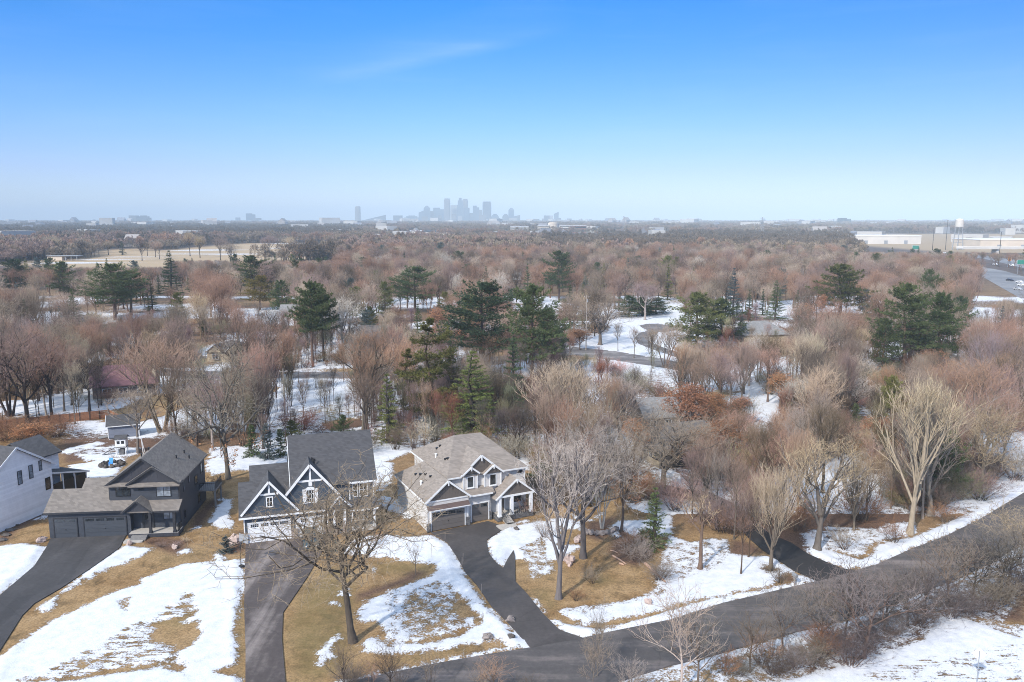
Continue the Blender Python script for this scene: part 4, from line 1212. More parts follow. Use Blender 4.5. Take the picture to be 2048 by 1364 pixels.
def build_white():
    h = house('white_house', 0, 1065, -15.0, 'white sided house with dark shingle roof at the left frame edge')
    b = MB()
    b.prism_u([(-2.4, 0), (-2.4, 6.2), (3.3, 10.2), (8.8, 6.6), (8.8, 0)], -9, 0)
    b.prism_v([(-9, 0), (-9, 7.1), (-5.5, 9.0), (-2.2, 7.1), (-2.2, 0)], 8.8, 12.3)
    b.build('wall', M['white_side'], h)
    r = MB()
    r.slab([(-9.3, -2.8, 6.15), (0.35, -2.8, 6.15), (0.35, 3.3, 10.5), (-9.3, 3.3, 10.5)])
    r.slab([(-9.3, 9.2, 6.6), (-9.3, 3.3, 10.5), (0.35, 3.3, 10.5), (0.35, 9.2, 6.6)])
    r.slab([(-9.3, 7.6, 7.2), (-5.5, 7.6, 9.3), (-5.5, 12.6, 9.3), (-9.3, 12.6, 7.2)][::-1]); r.slab([(-5.5, 7.6, 9.3), (-1.8, 7.6, 7.25), (-1.8, 12.6, 7.1), (-5.5, 12.6, 9.3)][::-1])
    r.slab([(-5.2, 8.9, 6.3), (-0.2, 8.9, 5.2), (-0.2, 15.6, 3.4), (-5.2, 15.6, 3.5)][::-1])
    r.build('roof', M['h2_roof'], h)
    t = MB(); t.beam((0.38, 3.3, 10.36), (0.38, 9.2, 6.46), 0.06, 0.26); t.beam((0.38, -2.8, 6.0), (0.38, 3.3, 10.36), 0.06, 0.26)
    t.box(-0.24, -0.16, 8.95, 15.6, 3.2, 3.42) if False else t.beam((-0.16, 8.9, 5.1), (-0.16, 15.6, 3.3), 0.06, 0.2); t.build('trim', M['white'], h)
    w = right(0)
    for (a0, a1, z0, z1, c) in ((3.3, 4.0, 5.25, 7.1, 'glass_pale'), (5.1, 5.75, 5.5, 7.35, 'glass_pale'), (6.75, 7.25, 6.1, 7.5, 'glass_pale'), (7.55, 8.4, 3.1, 4.8, 'glass')):
        window(h, w, a0, a1, z0, z1, 'black', c, 1, 2 if c != 'glass' else 1, 0.06)
    p = MB(); p.box(-5.0, -0.4, 8.8, 15.3, 0, 0.4); po = p.build('screen_porch', M['deckwood'], h)
    q = MB()
    for v in (9.0, 11.0, 13.1, 15.2): q.box(-0.55, -0.4, v - 0.08, v + 0.08, 0.4, 3.5 + (15.2 - v) * 0.2)
    for u in (-2.7, -4.9): q.box(u, u + 0.14, 15.1, 15.25, 0.4, 3.4)
    q.build('post', M['white'], po)
    q = MB(); q.box(-0.5, -0.46, 9.0, 15.2, 0.4, 3.3); q.box(-4.9, -0.5, 15.16, 15.2, 0.4, 3.3); q.build('screen', M['black'], po)
    # air conditioner beside it
    x, y = G(51, 1037)
    a = empty('air_conditioner', (x, y, 0), math.radians(-15), 'dark round air conditioner beside the white house wall', 'air conditioner')
    c = MB(); c.cyl(0, 0, 0.08, 0.95, 0.48, 0.48, 20); c.box(-0.55, 0.55, -0.55, 0.55, 0, 0.08); c.build('housing', M['metal'], a)
    c = MB(); c.cyl(0, 0, 0.95, 1.02, 0.44, 0.40, 20)
    for k in range(6): c.box(-0.42, 0.42, -0.36 + k * 0.14, -0.33 + k * 0.14, 1.02, 1.04)
    c.build('fan_grille', M['black'], a)


def hip_house(h, w, d, z1, zr, wallm, roofm, inset=None, ov=0.5, lift=0.0):
    inset = min(w, d) / 2 if inset is None else inset
    b = MB(); b.box(0, w, 0, d, 0, z1); b.build('wall', M[wallm], h)
    r = MB()
    if w >= d:
        a, c, e, f = (-ov, -ov, z1), (w + ov, -ov, z1), (w + ov, d + ov, z1), (-ov, d + ov, z1)
        k, q = (inset, d / 2, zr), (w - inset, d / 2, zr)
        r.slab([a, c, q, k], 0.2); r.slab([c, e, q], 0.2); r.slab([e, f, k, q], 0.2); r.slab([f, a, k], 0.2)
    else:
        a, c, e, f = (-ov, -ov, z1), (w + ov, -ov, z1), (w + ov, d + ov, z1), (-ov, d + ov, z1)
        k, q = (w / 2, inset, zr), (w / 2, d - inset, zr)
        r.slab([a, c, k], 0.2); r.slab([c, e, q, k], 0.2); r.slab([e, f, q], 0.2); r.slab([f, a, k, q], 0.2)
    r.build('roof', M[roofm], h)


def build_others():
    # maroon roofed house left of centre
    h = house('maroon_roof_house', 186, 800, 24, 'tan house with a maroon shingle roof among bare trees on the left')
    b = MB(); b.prism_u([(0, 0), (0, 3.0), (5.0, 6.4), (10.5, 3.0), (10.5, 0)], 0, 13); b.build('wall', M['tan_side'], h)
    b = MB(); b.box(0.05, 13.05, -0.06, 0.0, 0, 2.9); b.build('painted_front_shade', M['brown_side_and_shade'], h)  # front wall's shade painted as a darker sheet over the tan siding
    r = MB(); r.slab([(-0.6, -0.8, 2.95), (13.6, -0.8, 2.95), (10.5, 5.0, 6.75), (-0.6, 5.0, 6.75)]); r.slab([(13.6, -0.8, 2.95), (13.6, 11, 2.95), (10.5, 5.0, 6.75)]); r.slab([(-0.6, 11, 2.95), (-0.6, 5.0, 6.75), (10.5, 5.0, 6.75), (13.6, 11, 2.95)])
    r.build('roof', M['maroon_roof'], h)
    for a0 in (2.0, 5.2, 9.0): window(h, front(-0.06), a0, a0 + 1.9, 1.0, 2.3, 'white', 'glass', 2)
    window(h, left(0), 3.5, 4.6, 1.2, 2.4, 'white', 'glass', 2)
    c = MB(); c.box(7.6, 8.5, 5.4, 6.2, 5.5, 7.6); c.build('chimney', M['stone_tan'], h)
    # beige house with snow on the roof
    h = house('beige_house', 415, 724, -4, 'beige house with snowy roof edges behind the leafless trees, left of the tall pine')
    hip_house(h, 11, 9, 3.0, 5.6, 'tan_side', 'tan_roof')
    g = MB(); g.prism_v([(0.4, 2.9), (2.6, 4.8), (4.8, 2.9)], -0.6, 0.0); g.prism_v([(5.8, 2.9), (8.2, 5.2), (10.6, 2.9)], -0.6, 0.0); g.build('gable', M['tan_side'], h)
    q = MB(); gable_roof_v(q, 2.6, 2.5, 5.1, 0.86, -0.8, 3.4); gable_roof_v(q, 8.2, 2.7, 5.5, 0.95, -0.8, 3.6); q.build('gable_roof', M['tan_roof'], h)
    s = MB(); s.slab([(0.0, -0.85, 3.1), (2.6, -0.85, 5.16), (2.6, 0.3, 5.16), (0.0, 0.3, 3.1)][::-1], 0.08); s.slab([(5.5, -0.85, 2.98), (8.2, -0.85, 5.56), (8.2, 0.3, 5.56), (5.5, 0.3, 2.98)][::-1], 0.08); s.build('roof_snow', M['snow'], h)
    window(h, front(-0.6), 1.7, 3.5, 0.9, 2.4, 'white', 'glass', 2); window(h, front(-0.6), 7.2, 9.2, 0.9, 2.4, 'white', 'glass', 2)
    # tan hipped house among the trees right of the greige one
    h = house('tan_house', 1318.6, 938, 17, 'tan house with a broad grey brown hip roof hidden behind bare trees, open garage door')
    hip_house(h, 15, 9.5, 3.0, 6.2, 'tan_side', 'tan_roof', 4.5, 0.8)
    b = MB(); b.box(0.0, 15.05, -0.05, 0.0, 0, 2.8); b.build('painted_front_shade', M['brown_side_and_shade'], h)  # darker sheet: shade of this tan front put into its colour
    b = MB(); front(-0.05).box(b, 2.0, 4.6, 0, 2.2, 0, 0.03); b.build('garage_opening', M['black'], h)
    window(h, left(0), 2.5, 3.6, 1.1, 2.3, 'white', 'glass', 2); window(h, left(0), 6.0, 7.1, 1.1, 2.3, 'white', 'glass', 2)
    # grey hip roof far right
    h = house('grey_roof_house', 1490, 690, 10, 'house with pale grey hip roof between the spruces and the russet tree')
    hip_house(h, 15, 11, 3.2, 7.0, 'tan_side', 'tan_roof2', 5.0)
    # white house far behind the big pine
    h = house('manor_house', 920, 604, 6, 'large white house showing between the treetops behind the broad dark pine')
    b = MB(); b.prism_u([(0, 0), (0, 6.6), (4.5, 9.0), (9, 6.6), (9, 0)], 0, 15); b.build('wall', M['white_side'], h)
    r = MB(); r.slab([(-0.5, -0.6, 6.45), (15.5, -0.6, 6.45), (15.5, 4.5, 9.3), (-0.5, 4.5, 9.3)]); r.slab([(-0.5, 9.6, 6.45), (-0.5, 4.5, 9.3), (15.5, 4.5, 9.3), (15.5, 9.6, 6.45)]); r.build('roof', M['tan_roof2'], h)
    for k in range(4): window(h, front(0), 1.0 + k * 3.6, 2.6 + k * 3.6, 4.2, 6.0, 'white', 'glass', 2, 2)
    for u in (3.5, 11.0):
        c = MB(); c.box(u, u + 0.9, 4.1, 5.0, 8, 10.6); c.build('chimney', M['white_side'], h)
    # pale roof corner low on the right clearing
    spots = [(1010, 560, 12, 'white', 'pale house wall glimpsed through the trees right of the white manor'),
             (1392, 640, -8, 'white', 'small white house behind the broad olive pine by the clearing'),
             (120, 665, 8, 'tan', 'low tan house glimpsed between trunks left of the maroon roof'),
             (715, 690, -6, 'tan', 'low brown house behind snowy lawn right of the twin pine'),
             (1755, 668, 12, 'tan', 'brown house deep in the woods left of the right hand pines'),
             (1925, 700, 5, 'white', 'pale house behind the right hand pine pair'),
             (560, 640, 3, 'white', 'white gabled house behind the tall tree left of the twin pine'),
             (30, 745, 10, 'tan', 'brown house at the far left among dark trunks'),
             (1290, 905 - 40, 14, 'tan', 'small dark outbuilding behind the tan hip roof')]
    for i, (px, py, deg, c, lab) in enumerate(spots):
        h = house('white_cottage' if c == 'white' else 'brown_cottage', px, py, deg, lab, 'house', 'houses in the woods')
        rr = random.Random(i + 40)
        W_, D_ = rr.uniform(9, 13), rr.uniform(7, 9)
        b = MB(); b.prism_u([(0, 0), (0, 3.0), (D_ / 2, 5.6), (D_, 3.0), (D_, 0)], 0, W_); b.build('wall', M['white_side' if c == 'white' else 'brown_side_and_shade'], h)
        r = MB(); r.slab([(-0.5, -0.6, 2.85), (W_ + 0.5, -0.6, 2.85), (W_ + 0.5, D_ / 2, 5.85), (-0.5, D_ / 2, 5.85)]); r.slab([(-0.5, D_ + 0.6, 2.85), (-0.5, D_ / 2, 5.85), (W_ + 0.5, D_ / 2, 5.85), (W_ + 0.5, D_ + 0.6, 2.85)]); r.build('roof', M['tan_roof' if i % 2 else 'tan_roof2'], h)
        for k in range(3): window(h, front(0), 1 + k * 3.0, 2.4 + k * 3.0, 1.0, 2.3, 'white', 'glass', 2)



build_charcoal(); build_slate(); build_greige(); build_white(); build_others()
# ------------------------------------------------------------------ yard things
def ground_at(px, py):
    x, y = G(px, py)
    return x, y, max(ground_height(x, y), -0.06) if -72 < x < 78 and 58 < y < 132 else 0.0


def rock(name, px, py, r, mat, label, group=None, seed=0):
    x, y, z = ground_at(px, py)
    b = MB(); b.blob((0, 0, r[2] * 0.5), r, seed + int(px * 7 + py), rough=0.3)
    o = b.build(name, M[mat], None)
    o.location = (x, y, z); o.rotation_euler = (0, 0, random.Random(px).uniform(0, 6))
    return tag(o, label, 'rock', group)


# garden shed
x, y = G(216.5, 878)
sh = empty('garden_shed', (x, y, 0), math.radians(22), 'blue grey garden shed with white corner boards behind the charcoal house', 'shed')
b = MB(); b.prism_u([(0, 0.1), (0, 2.5), (1.7, 3.9), (3.4, 2.5), (3.4, 0.1)], 0, 5.2); b.build('wall', M['shed_side'], sh)
b = MB(); b.slab([(-0.3, -0.3, 2.4), (5.5, -0.3, 2.4), (5.5, 1.7, 4.05), (-0.3, 1.7, 4.05)], 0.1); b.slab([(-0.3, 3.7, 2.4), (-0.3, 1.7, 4.05), (5.5, 1.7, 4.05), (5.5, 3.7, 2.4)], 0.1); b.build('roof', M['h2_roof'], sh)
b = MB()
for (u, v) in ((-0.04, -0.04), (5.1, -0.04), (-0.04, 3.3)): b.box(u, u + 0.14, v, v + 0.14, 0.1, 2.45)
b.beam((-0.33, -0.3, 2.33), (-0.33, 1.7, 3.98), 0.06, 0.16); b.beam((-0.33, 1.7, 3.98), (-0.33, 3.7, 2.33), 0.06, 0.16); b.box(-0.06, 0, 0.1, 3.3, 2.4, 2.55)
b.beam((0, -0.34, 2.3), (5.5, -0.34, 2.3), 0.06, 0.14)
b.build('trim', M['white'], sh)
b = MB(); left(0).box(b, 0.75, 2.6, 0.15, 2.2, 0, 0.05); do = b.build('door', M['h1_trim'], sh)
b = MB(); left(0).box(b, 0.62, 0.75, 0.1, 2.3, 0, 0.08); left(0).box(b, 2.6, 2.73, 0.1, 2.3, 0, 0.08); left(0).box(b, 1.62, 1.73, 0.15, 2.2, 0.05, 0.08); b.build('frame', M['white'], do)
b = MB(); b.slab([(-1.7, 0.8, 0.02), (0, 0.8, 0.2), (0, 2.6, 0.2), (-1.7, 2.6, 0.02)][::-1], 0.06); b.build('ramp', M['deckwood'], sh)

# climbing tower with slide
x, y = G(232, 911)
pt = empty('play_tower', (x, y, 0), math.radians(12), 'white play tower with dark slide in the snowy back yard', 'play tower')
for u in (0, 1.5):
    for v in (0, 1.4):
        b = MB(); b.box(u, u + 0.12, v, v + 0.12, 0, 2.9); b.build('post', M['white'], pt)
b = MB(); b.box(-0.05, 1.65, -0.05, 1.55, 1.3, 1.42); b.build('platform', M['deckwood'], pt)
b = MB(); b.box(-0.03, 1.62, -0.03, 0.0, 1.5, 2.75); b.box(1.62, 1.66, 0, 1.5, 1.5, 2.75); b.box(-0.06, -0.02, 0.0, 1.5, 1.5, 2.0); b.build('panel', M['white'], pt)
b = MB(); b.box(0.25, 0.7, -0.06, -0.03, 2.0, 2.5); b.box(0.95, 1.4, -0.06, -0.03, 2.0, 2.5); b.build('window', M['black'], pt)
b = MB(); b.slab([(-0.2, -0.2, 2.9), (1.85, -0.2, 2.9), (1.85, 0.8, 3.4), (-0.2, 0.8, 3.4)], 0.08); b.slab([(-0.2, 1.75, 2.9), (-0.2, 0.8, 3.4), (1.85, 0.8, 3.4), (1.85, 1.75, 2.9)], 0.08); b.build('roof', M['h2_roof'], pt)
b = MB(); b.slab([(-2.3, 0.4, 0.15), (-0.05, 0.4, 1.4), (-0.05, 1.0, 1.4), (-2.3, 1.0, 0.15)][::-1], 0.06); b.build('slide', M['h1_trim'], pt)
b = MB(); b.box(0.5, 1.3, 0.1, 0.9, 0, 1.0); b.build('counter', M['stone_grey'], pt)
b = MB(); b.beam((1.7, 0.7, 2.7), (4.0, 0.7, 2.7), 0.1, 0.1); b.beam((4.0, 0.7, 2.7), (4.3, 0.1, 0), 0.1, 0.1); b.beam((4.0, 0.7, 2.7), (4.3, 1.3, 0), 0.1, 0.1); b.build('swing_frame', M['white'], pt)

# fire pit ring: each stone its own thing
cx, cy = G(223, 931)
for k in range(11):
    a = 6.283 * k / 11
    b = MB(); b.blob((0, 0, 0.2), (0.5, 0.4, 0.35), 300 + k, 8, 6, 0.3)
    o = b.build('ring_stone', M['rock_dark'], None); o.location = (cx + 1.55 * math.cos(a), cy + 1.35 * math.sin(a), ground_height(cx, cy))
    o.rotation_euler = (0, 0, a)
    tag(o, 'dark boulder in the ring round the backyard fire pit', 'rock', 'stones of the fire pit ring')
ch = empty('garden_chair', (cx + 0.1, cy - 0.5, ground_height(cx, cy)), 0.2, 'bright blue plastic chair at the fire pit', 'chair')
b = MB(); b.box(-0.3, 0.3, -0.3, 0.3, 0.38, 0.44); b.build('seat', M['blue_plastic'], ch)
b = MB(); b.slab([(-0.3, 0.3, 0.44), (0.3, 0.3, 0.44), (0.3, 0.55, 1.25), (-0.3, 0.55, 1.25)], 0.05); b.build('backrest', M['blue_plastic'], ch)
for sx in (-0.3, 0.24):
    b = MB(); b.box(sx, sx + 0.06, -0.3, 0.35, 0.6, 0.65); b.build('armrest', M['blue_plastic'], ch)
    for sy in (-0.28, 0.22):
        b = MB(); b.box(sx, sx + 0.06, sy, sy + 0.06, 0, 0.4); b.build('leg', M['blue_plastic'], ch)


# cedar fence behind the shed
def fence_run(p0, p1, label, n):
    a = Vector((*G(*p0), 0)); c = Vector((*G(*p1), 0)); d = c - a; L = d.length
    f = empty('board_fence', tuple(a), math.atan2(d.y, d.x), label, 'fence', 'cedar fence sections')
    b = MB(); b.box(0, L, -0.02, 0.02, 0.05, 1.75); b.build('board_panel', M['fence'], f)
    b = MB(); b.box(0, L, -0.06, -0.02, 0.35, 0.45); b.box(0, L, -0.06, -0.02, 1.35, 1.45); b.build('rail', M['fence'], f)
    for k in range(n + 1):
        b = MB(); u = L * k / n; b.box(u - 0.06, u + 0.06, -0.12, -0.061, 0, 1.95); b.build('post', M['fence_post'], f)


fence_run((-30, 862), (219, 836), 'long shaded cedar fence running left behind the garden shed', 12)
fence_run((219, 836), (258, 856), 'short sunlit orange cedar fence turning the corner behind the shed', 3)


# basketball hoop at the slate house drive
x, y, z = ground_at(482, 1133)
bh = empty('basketball_hoop', (x, y, z), math.radians(60), 'basketball hoop on a dark post beside the slate blue house driveway', 'basketball hoop')
b = MB(); b.tube([(0, 0, 0), (0, 0, 2.6), (0.55, 0, 3.1)], [0.07, 0.07, 0.06], 8, True); b.build('pole', M['black'], bh)
b = MB(); b.box(0.58, 0.63, -0.75, 0.75, 2.75, 3.75); b.build('backboard', M['metal'], bh)
b = MB(); b.tube([(0.88 + 0.23 * math.cos(t * 0.5236), 0.23 * math.sin(t * 0.5236), 3.0) for t in range(13)], [0.02] * 13, 5); b.build('rim', M['log'], bh)
b = MB(); b.blob((0, 0, 0.05), (0.4, 0.4, 0.2), 5, 10, 5, 0.05); b.build('base', M['black'], bh)

# parked SUV by the second white garage door
x, y = G(621, 1091)
cr = empty('parked_car', (x, y, 0.02), math.radians(17.5), 'dark slate SUV parked nose out in front of the white garage doors', 'car')
b = MB(); b.prism_u([(-2.2, 0.45), (-2.2, 0.95), (-1.2, 1.10), (2.1, 1.15), (2.2, 0.8), (2.2, 0.4)], -0.9, 0.9)
b.hull([(-0.86, -1.25, 1.08), (0.86, -1.25, 1.08), (0.86, 2.1, 1.12), (-0.86, 2.1, 1.12)], [(-0.68, -0.45, 1.72), (0.68, -0.45, 1.72), (0.68, 1.8, 1.70), (-0.68, 1.8, 1.70)]); b.build('body', M['car_teal'], cr)
b = MB(); b.poly([(-0.76, -1.17, 1.16), (0.76, -1.17, 1.16), (0.65, -0.56, 1.66), (-0.65, -0.56, 1.66)]); b.build('windshield', M['glass'], cr)
for sx in (-1, 1):
    b = MB(); b.poly([(sx * 0.86, -0.9, 1.16), (sx * 0.86, 1.8, 1.18), (sx * 0.72, 1.6, 1.64), (sx * 0.72, -0.4, 1.64)][::sx]); b.build('side_window', M['glass'], cr)
    b = MB(); b.box(sx * 0.62 - 0.2, sx * 0.62 + 0.2, -2.24, -2.19, 0.72, 0.9); b.build('headlight', M['white'], cr)
    for sy in (-1.35, 1.35):
        b = MB()
        n0 = [(sx * 0.7, sy + 0.35 * math.cos(6.283 * k / 14), 0.35 + 0.35 * math.sin(6.283 * k / 14)) for k in range(14)]
        b.hull(n0, [(sx * 0.92, q[1], q[2]) for q in n0]); wo = b.build('wheel', M['rubber'], cr)
        b = MB(); n1 = [(sx * 0.92, sy + 0.2 * math.cos(6.283 * k / 10), 0.35 + 0.2 * math.sin(6.283 * k / 10)) for k in range(10)]
        b.hull(n1, [(sx * 0.94, q[1], q[2]) for q in n1]); b.build('rim', M['metal'], wo)
b = MB(); b.box(-0.5, 0.5, -2.25, -2.2, 0.6, 0.85); b.build('grille', M['black'], cr)

# boulders
rock('boulder', 470, 1087, (0.9, 0.7, 0.75), 'rock_pink', 'large tan boulder beside the stone pier of the slate blue house')
rock('boulder', 82, 1083, (0.6, 0.35, 0.4), 'rock_pink', 'flat pink boulder at the left corner of the charcoal house driveway')
rock('boulder', 259, 1089, (0.35, 0.3, 0.35), 'rock_pink', 'small round boulder by the charcoal house front steps')
rock('boulder', 349, 1096, (0.45, 0.3, 0.3), 'rock_pink', 'pale boulder in the planting bed below the charcoal porch')
rock('boulder', 1138, 1124, (0.75, 0.6, 0.6), 'rock_pink', 'largest pink boulder between the two big trunks on the right lawn')
rock('boulder', 1139, 1131, (0.35, 0.3, 0.3), 'rock_pink', 'smaller pink boulder in front of the large one by the big trunk')
rock('boulder', 1156, 1082, (0.7, 0.5, 0.5), 'rock_pink', 'pink boulder half hidden behind the farther big trunk')
rock('boulder', 142, 968, (0.6, 0.5, 0.4), 'rock_dark', 'dark boulder in snow behind the white house porch')
rock('boulder', 1033, 1060, (0.35, 0.3, 0.25), 'rock_dark', 'dark stone beside the greige house front steps')
rock('boulder', 1296, 1207, (0.4, 0.35, 0.3), 'rock_pink', 'lone pink boulder on the right lawn verge')
rock('boulder', 975, 1276, (0.6, 0.45, 0.25), 'rock', 'grey boulder on the verge left of the drive mouth')
rock('boulder', 1021, 1241, (0.45, 0.4, 0.35), 'rock', 'grey boulder on the left edge of the brown driveway')
rock('boulder', 1023, 1278, (0.35, 0.3, 0.25), 'rock_dark', 'dark stone in the snow at the driveway mouth')
x, y, z = ground_at(1206, 1070)
rw = empty('stone_planter', (x, y, z), 0.2, 'curved dry stone planter wall under the birch clump', 'planter')
for k in range(9):
    a = math.radians(195 + k * 18)
    b = MB(); b.blob((2.2 * math.cos(a), 1.6 + 1.5 * math.sin(a), 0.3), (0.45, 0.3, 0.35), 700 + k, 8, 6, 0.25); b.build('stone', M['rock'], rw)
# landscaping steps left
for k in range(4):
    x, y, z = ground_at(4 + k * 8, 1080 - k * 10)
    b = MB(); b.blob((0, 0, 0.1), (0.7, 0.45, 0.16), 800 + k, 8, 5, 0.2); o = b.build('stepping_stone', M['rock_dark'], None); o.location = (x, y, z)
    tag(o, 'dark flat stepping stone in the bed beside the white house', 'stone', 'stepping stones by the white house')
# slabs at the porches
for (px, py, s, lab, dg) in ((268, 1082, (2.3, 1.2), 'pale concrete landing below the charcoal house steps', 6), (1014, 1053, (2.6, 1.6), 'tan flagstone landing below the greige house steps', 26.5)):
    x, y, z = ground_at(px, py)
    b = MB(); b.hull([(s[0] / 2 * cx_, s[1] / 2 * cy_, -0.1) for cx_, cy_ in ((-1, -.8), (-.8, -1), (.8, -1), (1, -.8), (1, .8), (.8, 1), (-.8, 1), (-1, .8))], [(s[0] / 2 * cx_, s[1] / 2 * cy_, 0.1) for cx_, cy_ in ((-1, -.8), (-.8, -1), (.8, -1), (1, -.8), (1, .8), (.8, 1), (-.8, 1), (-1, .8))])
    o = b.build('landing', M['concrete'], None); o.location = (x, y, 0); o.rotation_euler = (0, 0, math.radians(dg)); tag(o, lab, 'landing')

# mailbox
x, y, z = ground_at(1589, 1170)
mbx = empty('mailbox', (x, y, z), math.radians(20), 'grey mailbox on a pale post where the side drive meets the road', 'mailbox')
b = MB(); b.box(-0.06, 0.06, -0.06, 0.06, 0, 1.05); b.build('post', M['wood_pole'], mbx)
b = MB(); b.prism_v([(-0.16, 1.05), (-0.16, 1.3), (-0.1, 1.4), (0.1, 1.4), (0.16, 1.3), (0.16, 1.05)], -0.35, 0.35); b.build('box', M['metal'], mbx)

# sign seen from behind in the corner of the snowy field
x, y, z = ground_at(1953, 1372)
sg = empty('road_sign', (x, y, z), math.radians(-18), 'bare grey back of a diamond sign on a thin post in the snow', 'sign')
zt = zat(1957, 1310, y)
b = MB(); b.box(-0.03, 0.03, -0.03, 0.03, -0.3, zt + 0.3); b.build('post', M['metal'], sg)
s_ = 0.60
b = MB(); b.hull([(s_, 0.035, zt), (0, 0.035, zt + s_), (-s_, 0.035, zt), (0, 0.035, zt - s_)][::-1], [(s_, 0.05, zt), (0, 0.05, zt + s_), (-s_, 0.05, zt), (0, 0.05, zt - s_)][::-1]); b.build('sign_plate', M['sign_back'], sg)

# utility pole
def util_pole(px, py, ptop, label, lean=0.0):
    x, y = G(px, py)
    H = zat(px, ptop, y)
    u = empty('utility_pole', (x, y, 0), 0.3, label, 'utility pole')
    b = MB(); b.tube([(0, 0, 0), (lean, 0, H)], [0.17, 0.11], 8, True); b.build('pole', M['wood_pole'], u)
    b = MB(); b.cyl(0.3, 0, H - 2.2, H - 1.3, 0.22, 0.22, 12); b.build('transformer', M['metal'], u)
    b = MB(); b.beam((-0.9, 0, H - 0.6), (0.9, 0, H - 0.6), 0.1, 0.12); b.build('crossarm', M['wood_pole'], u)
    for k in (-0.75, 0.0, 0.75):
        b = MB(); b.cyl(k, 0, H - 0.54, H - 0.36, 0.05, 0.05, 6); b.build('insulator', M['white'], u)


util_pole(570, 830, 737, 'weathered utility pole on the snowy slope behind the slate blue house')
util_pole(1172, 700, 590, 'slim utility pole beside the far road left of the clearing')

# snow stakes along the driveways and verge
for (px, py) in ((890, 1079), (924, 1131), (963, 1186), (964, 1293), (926, 1123)):
    x, y, z = ground_at(px, py)
    b = MB(); b.tube([(0, 0, 0), (0.02, 0, 1.1)], [0.02, 0.02], 6, True); o = b.build('driveway_marker', M['wood_pole'], None); o.location = (x, y, z)
    tag(o, 'thin pale snow stake along the edge of the brown driveway', 'stake', 'snow stakes by the brown driveway')
# fallen logs on the right lawn
for (p0, p1, r, lab) in (((1225, 1112), (1252, 1129), 0.10, 'pale fallen log pointing at the twiggy brush pile on the right lawn'),
                         ((1221, 1101), (1235, 1106), 0.07, 'short pale log lying left of the long log'),
                         ((1238, 1128), (1248, 1131), 0.12, 'stubby split log at the brush pile edge'),
                         ((1290, 1128), (1330, 1165), 0.16, 'long grey trunk lying along the brush pile')):
    a = ground_at(*p0); c = ground_at(*p1)
    b = MB(); b.tube([(0, 0, r), ((c[0] - a[0]) * 0.5, (c[1] - a[1]) * 0.5 + 0.1, r * 1.1), (c[0] - a[0], c[1] - a[1], r)], [r * 1.1, r, r * 0.7], 8, True)
    o = b.build('fallen_log', M['log'], None); o.location = a; tag(o, lab, 'log')

# ------------------------------------------------------------------ vegetation
def nrm(d):
    L = math.sqrt(d[0] * d[0] + d[1] * d[1] + d[2] * d[2]) or 1
    return (d[0] / L, d[1] / L, d[2] / L)


